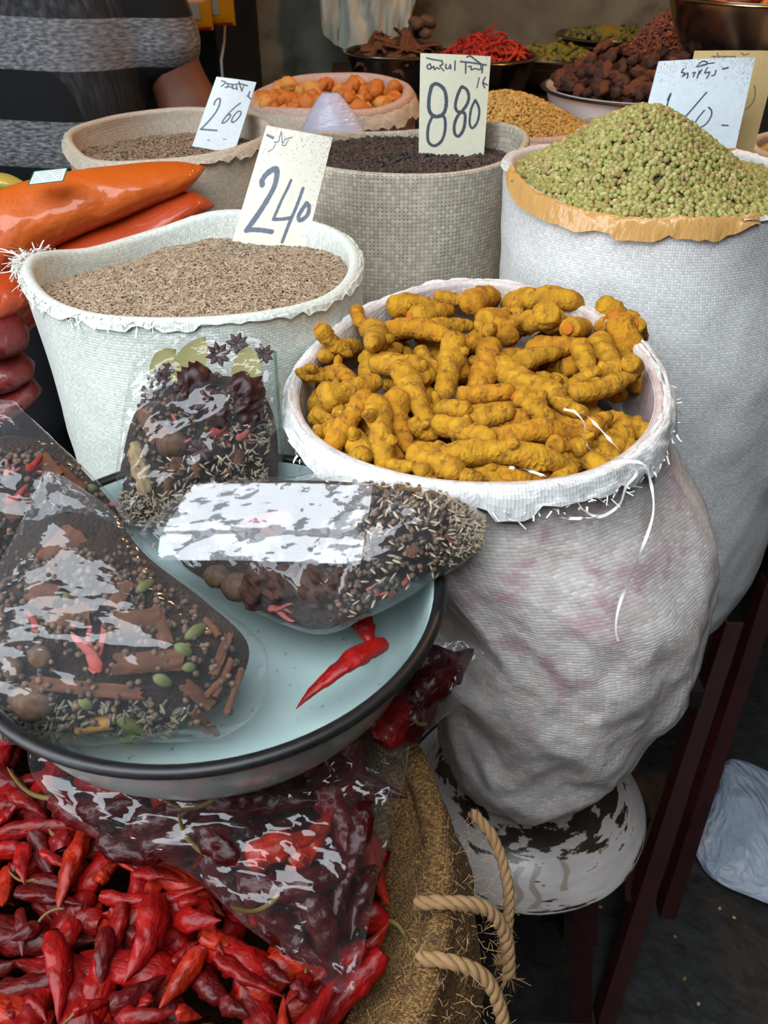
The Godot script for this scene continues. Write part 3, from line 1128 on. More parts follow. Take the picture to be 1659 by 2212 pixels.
const IN_UPRIGHT := [
	["leaf", 0.560, -0.300, 0.880, -0.025, 0.0135],
	["leaf", 0.520, 0.550, 0.780, 0.600, 0.0130],
	["leaf", 0.620, -0.675, 0.770, -0.425, 0.0093],
	["star", 0.710, 0.125, 0.730, 0.250, 0.0120],
	["star", 0.850, 0.400, 0.830, 0.550, 0.0111],
	["star", 0.760, 0.750, 0.730, 0.825, 0.0101],
	["mace", 0.410, -0.225, 0.450, -0.225, 0.0043],
	["nutmeg", 0.340, -0.350, 0.340, -0.175, 0.0120],
	["bark", 0.350, -0.525, 0.390, -0.300, 0.0035],
	["bark", 0.240, -0.175, 0.300, -0.175, 0.0056],
	["mace", 0.380, 0.225, 0.370, 0.425, 0.0107],
	["mace", 0.360, 0.475, 0.370, 0.700, 0.0085],
	["clump", 0.550, -0.100, 0.580, 0.025, 0.0159],
	["clump", 0.480, -0.200, 0.500, -0.075, 0.0127],
	["clump", 0.590, -0.525, 0.610, -0.375, 0.0095],
	["clump", 0.540, 0.425, 0.500, 0.675, 0.0175],
	["clump", 0.490, 0.100, 0.470, 0.200, 0.0119],
	["clump", 0.450, 0.550, 0.440, 0.625, 0.0143],
	["bark", 0.280, 0.500, 0.320, 0.525, 0.0040],
	["star", 0.310, 0.050, 0.330, 0.125, 0.0120],
	["root", 0.340, -0.750, 0.170, -0.525, 0.0112],
	["pod", 0.130, -0.125, 0.160, -0.075, 0.0047],
	["mace", 0.250, 0.400, 0.260, 0.475, 0.0032],
	["mace", 0.350, -0.100, 0.350, 0.000, 0.0032],
	["stick", 0.300, 0.025, 0.230, 0.075, 0.0023],
	["stick", 0.230, -0.250, 0.160, -0.275, 0.0025],
	["bark", 0.460, -0.700, 0.380, -0.500, 0.0065],
	["clump", 0.430, 0.225, 0.430, 0.325, 0.0119],
]
const IN_FLAT := [
	["nutmeg", 0.300, 0.850, 0.350, 0.750, 0.0121],
	["nutmeg", 0.250, 0.825, 0.300, 0.750, 0.0100],
	["blackpod", 0.360, 0.900, 0.380, 0.525, 0.0106],
	["blackpod", 0.420, 0.700, 0.440, 0.475, 0.0112],
	["blackpod", 0.500, 0.650, 0.530, 0.425, 0.0118],
	["blackpod", 0.570, 0.600, 0.600, 0.525, 0.0090],
	["mace", 0.400, 0.900, 0.470, 0.825, 0.0075],
	["mace", 0.750, 0.875, 0.770, 0.875, 0.0049],
	["mace", 0.670, 0.775, 0.710, 0.800, 0.0025],
	["mace", 0.690, 0.850, 0.730, 0.925, 0.0025],
	["mace", 0.850, 0.425, 0.880, 0.775, 0.0024],
	["bark", 0.760, 0.575, 0.780, 0.500, 0.0035],
	["bark", 0.720, 0.925, 0.730, 0.900, 0.0019],
	["mace", 0.340, -0.050, 0.430, -0.125, 0.0108],
	["mace", 0.690, 0.800, 0.710, 0.950, 0.0025],
]
# x, z, x, z of the two ends and the thickness of each finger of turmeric on top of the heap
const FINGERS := [
	-0.027, -0.843, -0.021, -0.806, 0.0063,
	-0.071, -0.732, -0.045, -0.736, 0.0071,
	-0.079, -0.743, -0.066, -0.728, 0.0059,
	-0.056, -0.720, -0.042, -0.701, 0.0074,
	-0.046, -0.747, -0.031, -0.716, 0.0075,
	-0.062, -0.776, -0.035, -0.772, 0.0078,
	-0.020, -0.760, 0.007, -0.764, 0.0063,
	-0.041, -0.669, -0.031, -0.659, 0.0062,
	-0.034, -0.672, -0.018, -0.672, 0.0044,
	-0.062, -0.655, -0.042, -0.642, 0.0078,
	0.057, -0.869, 0.094, -0.864, 0.0074,
	0.140, -0.857, 0.138, -0.829, 0.0052,
	0.221, -0.815, 0.232, -0.806, 0.0088,
	0.172, -0.709, 0.194, -0.705, 0.0069,
	0.109, -0.751, 0.138, -0.776, 0.0060,
	0.036, -0.768, 0.051, -0.743, 0.0067,
	0.060, -0.780, 0.105, -0.780, 0.0088,
	0.143, -0.716, 0.165, -0.722, 0.0065,
	0.155, -0.705, 0.167, -0.694, 0.0064,
	-0.016, -0.679, -0.001, -0.676, 0.0063,
	0.002, -0.659, 0.011, -0.687, 0.0080,
	0.023, -0.648, 0.043, -0.642, 0.0065,
	0.034, -0.709, 0.048, -0.728, 0.0083,
	0.183, -0.642, 0.192, -0.655, 0.0065,
	0.142, -0.613, 0.161, -0.625, 0.0068,
	0.006, -0.594, 0.024, -0.588, 0.0058,
	0.064, -0.578, 0.076, -0.577, 0.0061,
	-0.036, -0.613, -0.015, -0.607, 0.0080,
	-0.048, -0.629, -0.014, -0.665, 0.0076,
	0.008, -0.840, 0.056, -0.850, 0.0098,
	0.030, -0.820, 0.069, -0.847, 0.0102,
	0.133, -0.829, 0.164, -0.804, 0.0106,
	0.109, -0.829, 0.123, -0.789, 0.0120,
	0.100, -0.809, 0.134, -0.852, 0.0097,
	0.162, -0.806, 0.189, -0.833, 0.0114,
	0.182, -0.789, 0.215, -0.838, 0.0096,
	0.143, -0.776, 0.195, -0.768, 0.0097,
	0.215, -0.785, 0.213, -0.732, 0.0101,
	0.187, -0.760, 0.193, -0.724, 0.0090,
	0.120, -0.743, 0.165, -0.760, 0.0096,
	0.085, -0.712, 0.105, -0.760, 0.0106,
	0.091, -0.793, 0.103, -0.764, 0.0088,
	-0.001, -0.747, 0.042, -0.747, 0.0076,
	0.047, -0.802, 0.088, -0.824, 0.0081,
	0.013, -0.672, 0.018, -0.619, 0.0087,
	0.119, -0.672, 0.146, -0.655, 0.0093,
	0.153, -0.676, 0.176, -0.662, 0.0084,
	0.076, -0.655, 0.111, -0.659, 0.0092,
	0.092, -0.619, 0.129, -0.642, 0.0081,
	0.035, -0.622, 0.058, -0.616, 0.0089,
	0.201, -0.720, 0.218, -0.720, 0.0098,
	0.042, -0.676, 0.074, -0.659, 0.0080,
	0.070, -0.692, 0.114, -0.688, 0.0095,
	-0.005, -0.740, 0.034, -0.712, 0.0105,
	0.221, -0.831, 0.267, -0.818, 0.0096,
	0.133, -0.876, 0.199, -0.838, 0.0109,
	-0.001, -0.804, 0.063, -0.776, 0.0099,
	-0.054, -0.676, -0.005, -0.709, 0.0102,
	0.016, -0.716, 0.038, -0.645, 0.0094,
	0.067, -0.760, 0.053, -0.683, 0.0098,
	0.229, -0.793, 0.250, -0.740, 0.0133,
	-0.005, -0.662, -0.001, -0.594, 0.0102,
	0.025, -0.610, 0.060, -0.579, 0.0099,
	0.166, -0.683, 0.233, -0.716, 0.0087,
	0.100, -0.616, 0.176, -0.640, 0.0085,
	0.045, -0.652, 0.092, -0.613, 0.0096,
	0.110, -0.736, 0.153, -0.672, 0.0114,
	0.043, -0.597, 0.149, -0.602, 0.0100,
	0.089, -0.843, 0.116, -0.883, 0.0118,
	0.119, -0.594, 0.127, -0.591, 0.0058,
	-0.016, -0.815, -0.005, -0.732, 0.0097,
	0.222, -0.709, 0.239, -0.732, 0.0070,
	0.177, -0.632, 0.194, -0.655, 0.0069,
	0.161, -0.614, 0.174, -0.627, 0.0063,
	0.028, -0.581, 0.044, -0.575, 0.0057,
	0.246, -0.789, 0.259, -0.806, 0.0075,
]
# the same for the red chillies on top, and their tone
const CHILLIES := [
	-0.316, -0.427, -0.298, -0.425, 0.0072, 0,
	-0.306, -0.435, -0.272, -0.413, 0.0062, 0,
	-0.311, -0.413, -0.297, -0.432, 0.0051, 1,
	-0.266, -0.336, -0.254, -0.305, 0.0040, 3,
	-0.269, -0.299, -0.260, -0.301, 0.0053, 3,
	-0.264, -0.363, -0.233, -0.355, 0.0057, 3,
	-0.264, -0.382, -0.235, -0.368, 0.0043, 1,
	-0.197, -0.319, -0.194, -0.282, 0.0067, 3,
	-0.239, -0.273, -0.224, -0.262, 0.0042, 1,
	-0.146, -0.299, -0.131, -0.315, 0.0039, 0,
	-0.151, -0.344, -0.131, -0.347, 0.0047, 1,
	-0.083, -0.299, -0.064, -0.284, 0.0061, 3,
	-0.137, -0.268, -0.123, -0.266, 0.0051, 2,
	-0.176, -0.265, -0.139, -0.265, 0.0059, 0,
	-0.205, -0.265, -0.187, -0.274, 0.0042, 1,
	-0.127, -0.293, -0.104, -0.276, 0.0073, 3,
	-0.216, -0.361, -0.204, -0.376, 0.0067, 2,
	-0.273, -0.351, -0.224, -0.344, 0.0066, 3,
	-0.292, -0.372, -0.279, -0.336, 0.0066, 2,
	-0.301, -0.387, -0.273, -0.391, 0.0059, 1,
	-0.280, -0.389, -0.271, -0.357, 0.0058, 1,
	-0.226, -0.402, -0.186, -0.368, 0.0049, 2,
	-0.187, -0.363, -0.151, -0.361, 0.0054, 1,
	-0.235, -0.398, -0.238, -0.336, 0.0086, 2,
	-0.193, -0.340, -0.205, -0.282, 0.0068, 0,
	-0.225, -0.328, -0.225, -0.308, 0.0063, 1,
	-0.235, -0.314, -0.216, -0.263, 0.0087, 1,
	-0.263, -0.282, -0.216, -0.291, 0.0066, 3,
	-0.181, -0.269, -0.151, -0.289, 0.0072, 3,
	-0.149, -0.332, -0.119, -0.326, 0.0073, 1,
	-0.128, -0.315, -0.086, -0.310, 0.0075, 2,
	-0.115, -0.301, -0.070, -0.278, 0.0070, 0,
	-0.054, -0.291, -0.064, -0.268, 0.0051, 0,
	-0.307, -0.402, -0.232, -0.401, 0.0064, 0,
	-0.210, -0.349, -0.130, -0.353, 0.0053, 1,
	-0.170, -0.344, -0.175, -0.286, 0.0104, 1,
	-0.129, -0.305, -0.149, -0.269, 0.0069, 2,
	-0.248, -0.269, -0.256, -0.263, 0.0067, 0,
	-0.107, -0.273, -0.089, -0.263, 0.0059, 3,
	-0.060, -0.282, -0.039, -0.273, 0.0051, 3,
	-0.174, -0.312, -0.151, -0.317, 0.0054, 3,
	-0.251, -0.325, -0.264, -0.314, 0.0054, 3,
	-0.159, -0.276, -0.162, -0.262, 0.0051, 1,
]
const BAGGED_CHILLIES := [
	[0.250, -0.950, 0.300, -0.950, 0.0082, 1],
	[0.260, -0.850, 0.280, -0.550, 0.0073, 0],
	[0.330, -0.650, 0.320, -0.325, 0.0082, 0],
	[0.400, -0.825, 0.390, -0.400, 0.0091, 0],
	[0.400, -0.375, 0.530, -0.425, 0.0087, 0],
	[0.310, -0.100, 0.340, 0.350, 0.0109, 0],
	[0.580, -0.575, 0.660, -0.150, 0.0082, 0],
	[0.500, -0.200, 0.480, 0.175, 0.0082, 2],
	[0.510, 0.100, 0.420, 0.450, 0.0073, 2],
	[0.340, 0.500, 0.530, 0.575, 0.0091, 1],
	[0.610, -0.100, 0.600, 0.425, 0.0082, 0],
	[0.680, -0.050, 0.890, -0.150, 0.0087, 0],
	[0.660, -0.600, 0.860, -0.450, 0.0082, 0],
	[0.390, 0.725, 0.580, 0.650, 0.0082, 0],
	[0.570, 0.600, 0.730, 0.225, 0.0073, 0],
	[0.500, -0.700, 0.640, -0.950, 0.0082, 0],
	[0.350, -0.950, 0.440, -0.950, 0.0069, 0],
	[0.640, 0.900, 0.760, 0.675, 0.0064, 0],
	[0.310, -0.400, 0.320, -0.100, 0.0100, 0],
]
const INK_240 := [
	[0.0773, [0.183, 0.388, 0.164, 0.361, 0.194, 0.317, 0.258, 0.282, 0.314, 0.272, 0.348, 0.311, 0.356, 0.381, 0.334, 0.441, 0.296, 0.509, 0.244, 0.588, 0.190, 0.661, 0.147, 0.715]],
	[0.0618, [0.137, 0.716, 0.251, 0.705, 0.369, 0.702, 0.490, 0.705]],
	[0.0433, [0.563, 0.332, 0.544, 0.390, 0.509, 0.469, 0.485, 0.547, 0.465, 0.609]],
	[0.0474, [0.463, 0.615, 0.575, 0.607, 0.698, 0.589]],
	[0.0495, [0.758, 0.376, 0.746, 0.451, 0.724, 0.535, 0.699, 0.612, 0.679, 0.700, 0.665, 0.767]],
	[0.0598, [0.860, 0.475, 0.820, 0.522, 0.796, 0.571, 0.824, 0.598, 0.878, 0.582, 0.917, 0.544, 0.904, 0.492, 0.860, 0.475]],
	[0.0144, [0.180, 0.097, 0.236, 0.086, 0.238, 0.025, 0.301, 0.093, 0.329, 0.066, 0.413, 0.047]],
	[0.0124, [0.205, 0.107, 0.189, 0.138, 0.132, 0.167]],
	[0.0124, [0.296, 0.105, 0.339, 0.108, 0.372, 0.068]],
	[0.0309, [0.049, 0.059, 0.147, 0.072]],
]
const INK_260 := [
	[0.0445, [0.180, 0.383, 0.172, 0.339, 0.218, 0.296, 0.275, 0.298, 0.302, 0.370, 0.280, 0.475, 0.207, 0.585, 0.126, 0.681, 0.062, 0.745]],
	[0.0468, [0.062, 0.745, 0.224, 0.737, 0.437, 0.726]],
	[0.0379, [0.777, 0.309, 0.696, 0.365, 0.607, 0.447, 0.539, 0.527, 0.502, 0.602, 0.530, 0.613, 0.598, 0.577, 0.642, 0.515, 0.635, 0.480, 0.576, 0.494]],
	[0.0379, [0.788, 0.420, 0.723, 0.485, 0.706, 0.558, 0.750, 0.581, 0.814, 0.539, 0.865, 0.469, 0.852, 0.421, 0.788, 0.420]],
	[0.0379, [0.165, 0.048, 0.264, 0.062, 0.204, 0.122]],
	[0.0379, [0.268, 0.069, 0.386, 0.078, 0.507, 0.074, 0.621, 0.055, 0.812, 0.063]],
	[0.0379, [0.341, 0.078, 0.356, 0.130]],
	[0.0379, [0.456, 0.082, 0.503, 0.131, 0.574, 0.117]],
	[0.0379, [0.587, 0.031, 0.644, 0.080, 0.731, 0.147]],
	[0.0334, [0.299, 0.128, 0.403, 0.111, 0.478, 0.126]],
	[0.0334, [0.559, 0.088, 0.605, 0.137]],
	[0.0290, [0.728, 0.072, 0.724, 0.132]],
	[0.0379, [0.911, 0.137, 0.920, 0.202, 0.998, 0.231]],
	[0.0267, [0.878, 0.203, 0.921, 0.180]],
	[0.0200, [0.303, 0.877, 0.357, 0.877]],
	[0.0200, [0.652, 0.828, 0.715, 0.827]],
]
const INK_880 := [
	[0.0568, [0.177, 0.299, 0.232, 0.281, 0.304, 0.300, 0.361, 0.343, 0.389, 0.421, 0.385, 0.507, 0.348, 0.567, 0.253, 0.595, 0.171, 0.569, 0.136, 0.507, 0.140, 0.403, 0.162, 0.328, 0.177, 0.299]],
	[0.0469, [0.253, 0.595, 0.358, 0.589, 0.389, 0.652, 0.382, 0.753, 0.337, 0.834, 0.240, 0.882, 0.156, 0.857, 0.129, 0.786, 0.142, 0.683, 0.188, 0.604]],
	[0.0469, [0.607, 0.295, 0.678, 0.320, 0.717, 0.380, 0.703, 0.447, 0.653, 0.506, 0.608, 0.537, 0.553, 0.528, 0.526, 0.478, 0.544, 0.398, 0.579, 0.329, 0.607, 0.295]],
	[0.0500, [0.608, 0.537, 0.671, 0.551, 0.681, 0.631, 0.659, 0.713, 0.600, 0.770, 0.543, 0.755, 0.523, 0.686, 0.549, 0.603, 0.608, 0.537]],
	[0.0379, [0.815, 0.415, 0.869, 0.474, 0.886, 0.540, 0.863, 0.627, 0.798, 0.685, 0.756, 0.650, 0.751, 0.576, 0.767, 0.490, 0.815, 0.415]],
	[0.0227, [0.088, 0.042, 0.191, 0.056, 0.308, 0.064]],
	[0.0227, [0.138, 0.095, 0.099, 0.118, 0.116, 0.145, 0.155, 0.133, 0.146, 0.106]],
	[0.0227, [0.155, 0.139, 0.194, 0.121, 0.203, 0.148, 0.241, 0.131, 0.273, 0.141]],
	[0.0227, [0.301, 0.064, 0.318, 0.096, 0.280, 0.113, 0.336, 0.155]],
	[0.0227, [0.364, 0.095, 0.366, 0.133, 0.412, 0.126, 0.426, 0.098, 0.436, 0.136]],
	[0.0227, [0.493, 0.059, 0.494, 0.145]],
	[0.0242, [0.569, 0.063, 0.727, 0.069, 0.942, 0.082]],
	[0.0242, [0.645, 0.066, 0.652, 0.168]],
	[0.0242, [0.656, 0.018, 0.708, 0.009, 0.784, 0.042, 0.869, 0.076]],
	[0.0212, [0.685, 0.108, 0.722, 0.101, 0.732, 0.133, 0.776, 0.121, 0.821, 0.125]],
	[0.0212, [0.862, 0.082, 0.865, 0.124, 0.821, 0.125]],
	[0.0227, [0.892, 0.092, 0.887, 0.156]],
	[0.0197, [0.850, 0.205, 0.828, 0.298]],
	[0.0227, [0.938, 0.197, 0.913, 0.241, 0.974, 0.266]],
	[0.0227, [0.906, 0.252, 0.940, 0.294]],
]
const INK_140 := [
	[0.0177, [0.205, 0.355, 0.198, 0.493, 0.184, 0.615, 0.168, 0.725]],
	[0.0274, [0.204, 0.372, 0.195, 0.427]],
	[0.0177, [0.569, 0.365, 0.505, 0.471, 0.435, 0.590, 0.367, 0.688]],
	[0.0161, [0.365, 0.650, 0.405, 0.660, 0.460, 0.740]],
	[0.0161, [0.593, 0.561, 0.543, 0.652, 0.527, 0.727, 0.576, 0.753, 0.642, 0.714, 0.676, 0.629, 0.665, 0.566, 0.628, 0.529]],
	[0.0161, [0.810, 0.735, 0.872, 0.741]],
	[0.0177, [0.679, 0.115, 0.732, 0.106]],
	[0.0161, [0.273, 0.100, 0.262, 0.132, 0.294, 0.144, 0.286, 0.176, 0.327, 0.145, 0.336, 0.200]],
	[0.0161, [0.378, 0.147, 0.402, 0.142, 0.392, 0.185]],
	[0.0145, [0.400, 0.083, 0.441, 0.031, 0.490, 0.033, 0.503, 0.060, 0.432, 0.073]],
	[0.0145, [0.417, 0.083, 0.494, 0.057, 0.573, 0.047]],
	[0.0161, [0.441, 0.127, 0.437, 0.202]],
	[0.0161, [0.464, 0.117, 0.446, 0.160]],
	[0.0161, [0.517, 0.098, 0.502, 0.151, 0.549, 0.147, 0.536, 0.210]],
	[0.0145, [0.610, 0.128, 0.610, 0.175, 0.580, 0.185]],
]
const INK_CREAM := [
	[0.0148, [0.208, 0.051, 0.487, 0.054]],
	[0.0148, [0.237, 0.055, 0.255, 0.089]],
	[0.0148, [0.265, 0.021, 0.311, 0.089]],
	[0.0148, [0.348, 0.055, 0.402, 0.081, 0.339, 0.089]],
	[0.0130, [0.543, 0.021, 0.594, 0.038, 0.637, 0.026]],
	[0.0148, [0.798, 0.308, 0.837, 0.381, 0.833, 0.467, 0.775, 0.528]],
]


func _ready() -> void:
	rng.seed = 7
	nz.seed = 3
	nz.frequency = 0.05
	# ------------------------------------------------------------ camera, sky and lamps
	var cam := Camera3D.new()
	cam.name = "camera"
	cam.position = Vector3(0, 1.45, 0)
	cam.rotation_degrees = Vector3(-36, 0, 0)
	var lens := CameraAttributesPhysical.new()
	lens.frustum_focal_length = 20.105
	lens.exposure_aperture = 9.0
	lens.frustum_focus_distance = 0.80
	cam.attributes = lens
	cam.near = 0.02
	cam.far = 60.0
	add_child(cam)
	var env := Environment.new()
	env.tonemap_mode = Environment.TONE_MAPPER_LINEAR
	env.tonemap_exposure = 0.58
	env.background_mode = Environment.BG_SKY
	var sky := Sky.new()
	var air := ProceduralSkyMaterial.new()
	air.sky_top_color = Color(0.94, 0.97, 1.0)
	air.sky_horizon_color = Color(0.92, 0.94, 0.96)
	air.ground_bottom_color = Color(0.20, 0.20, 0.20)
	air.ground_horizon_color = Color(0.45, 0.46, 0.47)
	air.sky_energy_multiplier = 1.0
	env.background_energy_multiplier = 14.0
	sky.sky_material = air
	env.sky = sky
	env.sdfgi_enabled = true
	env.ssao_enabled = true
	env.ssil_enabled = true
	var world := WorldEnvironment.new()
	world.name = "sky"
	world.environment = env
	add_child(world)
	build_materials()
	build_shell()
	build_stands()
	build_sacks()
	build_turmeric()
	build_back_bowls()
	build_cards()
	build_chilli_sack()
	build_tray()
	build_powder_bags()
	build_seller()
	build_small_things()


func build_materials() -> void:
	var w := weave(640, 20, Color(0.93, 0.93, 0.92), Color(0.62, 0.61, 0.58), 0.02, 0.10, 11)
	var o := weave(640, 20, Color(0.86, 0.84, 0.79), Color(0.16, 0.15, 0.13), 0.17, 0.16, 12, 0.5)
	var j := weave(640, 20, Color(0.66, 0.51, 0.30), Color(0.14, 0.09, 0.04), 0.10, 0.5, 13)
	var sheen := {"heightmap_enabled": true, "heightmap_scale": 0.05}
	mat("white_weave", Color(0.97, 0.97, 0.97), 0.42, sheen.merged({"albedo_texture": w[0], "heightmap_texture": w[1]}))
	mat("mint_weave", Color(0.97, 1.0, 0.97), 0.42, sheen.merged({"albedo_texture": w[0], "heightmap_texture": w[1]}))
	mat("grey_weave", Color(0.93, 0.91, 0.87), 0.55, sheen.merged({"albedo_texture": o[0], "heightmap_texture": o[1]}))
	mat("cream_weave", Color(0.86, 0.80, 0.72), 0.6, sheen.merged({"albedo_texture": w[0], "heightmap_texture": w[1]}))
	mat("pink_weave", Color(0.88, 0.74, 0.68), 0.6, sheen.merged({"albedo_texture": w[0], "heightmap_texture": w[1]}))
	mat("jute", Color(0.95, 0.90, 0.82), 0.95, {"albedo_texture": j[0], "heightmap_enabled": true, "heightmap_texture": j[1], "heightmap_scale": 0.16})
	# the turmeric sack: white weave with smears of magenta dye and brown dirt soaked into it
	var dye := Image.create(512, 512, false, Image.FORMAT_RGBA8)
	var f := FastNoiseLite.new()
	f.seed = 21
	f.frequency = 0.012
	f.fractal_octaves = 4
	var spots := [[0.027, 0.967, 0.072, 0.140], [0.074, 0.950, 0.019, 0.219], [0.940, 0.751, 0.014, 0.040], [0.908, 0.668, 0.072, 0.299], [0.165, 0.917, 0.014, 0.024], [0.189, 0.900, 0.014, 0.024], [0.212, 0.884, 0.014, 0.024], [0.236, 0.851, 0.014, 0.024], [0.252, 0.817, 0.019, 0.024], [0.268, 0.784, 0.014, 0.024], [0.272, 0.734, 0.014, 0.024], [0.287, 0.684, 0.019, 0.040], [0.264, 0.651, 0.014, 0.024], [0.256, 0.618, 0.014, 0.040], [0.260, 0.585, 0.014, 0.040], [0.189, 0.817, 0.014, 0.040], [0.197, 0.767, 0.014, 0.040], [0.936, 0.618, 0.072, 0.060], [0.145, 0.784, 0.072, 0.040], [0.216, 0.734, 0.019, 0.024], [0.205, 0.701, 0.024, 0.024], [0.232, 0.718, 0.014, 0.024], [0.291, 0.485, 0.014, 0.060], [0.299, 0.369, 0.014, 0.040], [0.303, 0.767, 0.014, 0.024], [0.936, 0.385, 0.072, 0.359], [0.236, 0.618, 0.014, 0.024]]
	for y in 512:
		for x in 512:
			var u := x / 511.0
			var v := y / 511.0
			var a := 0.0
			for s in spots:
				var du := fposmod(u - s[0] + 0.5, 1.0) - 0.5
				var d := Vector2(du / s[2], (v - s[1]) / s[3]).length()
				a = maxf(a, (1.0 - d) * 1.2)
			a = clampf(a * 0.42 + f.get_noise_2d(x * 2.0, y * 2.0) * 0.34 + f.get_noise_2d(x * 9.0, y * 9.0) * 0.3 - 0.02, 0.0, 0.42)
			var dirt := clampf(f.get_noise_2d(x * 2.0 + 300.0, y * 2.0) * 1.4 - 0.12, 0.0, 0.25)
			var c := Color(0.60, 0.24, 0.40, a)
			if dirt > a:
				c = Color(0.50, 0.40, 0.30, dirt)
			dye.set_pixel(x, y, c)
	mat("stained_weave", Color(0.93, 0.90, 0.885), 0.42, sheen.merged({"albedo_texture": w[0], "heightmap_texture": w[1], "detail_enabled": true, "detail_albedo": tex(dye), "detail_uv_layer": BaseMaterial3D.DETAIL_UV_2}))
	mat("tape", Color(0.93, 0.93, 0.90), 0.4)
	mat("cream_tape", Color(0.86, 0.82, 0.74), 0.5)
	mat("jute_rope", Color(0.58, 0.45, 0.30), 0.95)
	mat("brown_liner", Color(0.76, 0.58, 0.34), 0.25, {"heightmap_enabled": true, "heightmap_scale": 0.10, "heightmap_texture": noise_tex(256, 0.02, [], 3)})
	# seeds take their tone from each copy
	mat("seed", Color.WHITE, 0.75, {"vertex_color_use_as_albedo": true})
	mat("round_seed", Color.WHITE, 0.6, {"vertex_color_use_as_albedo": true})
	M.seed_mesh = seed_mesh(6, 5)
	M.ball_mesh = seed_mesh(8, 6)
	var tur := noise_tex(512, 0.012, [[0.0, Color(0.46, 0.31, 0.05)], [0.35, Color(0.66, 0.46, 0.045)], [0.6, Color(0.73, 0.53, 0.06)], [1.0, Color(0.80, 0.61, 0.12)]], 5, FastNoiseLite.TYPE_SIMPLEX_SMOOTH, 5)
	var scab := noise_tex(512, 0.02, [[0.0, Color(0.20, 0.13, 0.05, 0.8)], [0.30, Color(0.30, 0.19, 0.06, 0.6)], [0.40, Color(0.5, 0.33, 0.08, 0.0)], [1.0, Color(0.6, 0.4, 0.1, 0.0)]], 5, FastNoiseLite.TYPE_SIMPLEX_SMOOTH, 9)
	mat("turmeric", Color.WHITE, 0.9, {"albedo_texture": tur, "uv1_triplanar": true, "uv1_scale": Vector3.ONE * 9.0, "heightmap_enabled": true, "heightmap_scale": 0.16, "heightmap_texture": noise_tex(256, 0.09, [], 4), "detail_enabled": true, "detail_albedo": scab})
	mat("turmeric_orange", Color(1.0, 0.94, 0.8), 0.9, {"albedo_texture": tur, "uv1_triplanar": true, "uv1_scale": Vector3.ONE * 9.0, "heightmap_enabled": true, "heightmap_scale": 0.16, "heightmap_texture": noise_tex(256, 0.09, [], 4), "detail_enabled": true, "detail_albedo": scab})
	mat("turmeric_cut", Color(0.74, 0.40, 0.06), 0.9)
	var skin := noise_tex(256, 0.02, [[0.0, Color(0.62, 0.62, 0.62)], [1.0, Color.WHITE]], 4)
	var gloss := {"clearcoat_enabled": true, "clearcoat": 0.22, "clearcoat_roughness": 0.2, "metallic_specular": 0.32, "albedo_texture": skin, "uv1_triplanar": true, "uv1_scale": Vector3(7, 14, 14), "heightmap_enabled": true, "heightmap_scale": 0.14, "heightmap_texture": noise_tex(256, 0.05, [], 3)}
	mat("chilli_deep", Color(0.56, 0.035, 0.030), 0.5, gloss)
	mat("chilli_bright", Color(0.66, 0.055, 0.04), 0.5, gloss)
	mat("chilli_orange", Color(0.70, 0.15, 0.035), 0.5, gloss)
	mat("chilli_dark", Color(0.40, 0.022, 0.026), 0.5, gloss)
	mat("chilli_maroon", Color(0.27, 0.014, 0.02), 0.38, gloss)
	mat("stem", Color(0.44, 0.36, 0.17), 0.8)
	mat("mace_red", Color(0.66, 0.12, 0.08), 0.7)
	mat("mace_pink", Color(0.58, 0.27, 0.24), 0.75)
	mat("mace_dusty", Color(0.52, 0.14, 0.11), 0.75)
	mat("nutmeg", Color(0.42, 0.31, 0.23), 0.75, {"albedo_texture": skin, "uv1_triplanar": true, "uv1_scale": Vector3.ONE * 30.0})
	mat("cinnamon", Color(0.45, 0.27, 0.16), 0.85, {"albedo_texture": skin, "uv1_triplanar": true, "uv1_scale": Vector3(8, 30, 30)})
	mat("green_pod", Color(0.47, 0.50, 0.26), 0.75, {"albedo_texture": skin, "uv1_triplanar": true, "uv1_scale": Vector3(6, 60, 60)})
	mat("yellow_pod", Color(0.60, 0.55, 0.18), 0.75, {"albedo_texture": skin, "uv1_triplanar": true, "uv1_scale": Vector3(6, 60, 60)})
	mat("husk", Color(0.58, 0.42, 0.20), 0.85)
	mat("twig", Color(0.38, 0.22, 0.11), 0.85)
	mat("bay", Color(0.52, 0.50, 0.28), 0.7, {"backlight_enabled": true, "backlight": Color(0.2, 0.2, 0.1)})
	mat("anise", Color(0.20, 0.08, 0.05), 0.6)
	mat("dark_fruit", Color(0.17, 0.035, 0.03), 0.5)
	mat("root", Color(0.68, 0.58, 0.42), 0.9, {"albedo_texture": skin, "uv1_triplanar": true, "uv1_scale": Vector3(12, 40, 40)})
	mat("black_pod", Color(0.30, 0.16, 0.10), 0.8, {"albedo_texture": skin, "uv1_triplanar": true, "uv1_scale": Vector3(6, 40, 40)})
	mat("black_pod_rust", Color(0.42, 0.21, 0.11), 0.8, {"albedo_texture": skin, "uv1_triplanar": true, "uv1_scale": Vector3(6, 40, 40)})
	mat("spice_dust", Color(0.22, 0.15, 0.10), 0.95, {"albedo_texture": skin, "uv1_triplanar": true, "uv1_scale": Vector3.ONE * 20.0, "heightmap_enabled": true, "heightmap_scale": 0.5, "heightmap_texture": noise_tex(256, 0.05, [], 4)})
	mat("apricot", Color(0.76, 0.43, 0.15), 0.7)
	mat("apricot_pale", Color(0.83, 0.56, 0.26), 0.7)
	mat("almond", Color(0.62, 0.30, 0.12), 0.7)
	# clear film: thin sheet with fine creases
	var crease := FastNoiseLite.new()
	crease.noise_type = FastNoiseLite.TYPE_SIMPLEX_SMOOTH
	crease.fractal_type = FastNoiseLite.FRACTAL_RIDGED
	crease.frequency = 0.008
	crease.fractal_octaves = 3
	var ct := NoiseTexture2D.new()
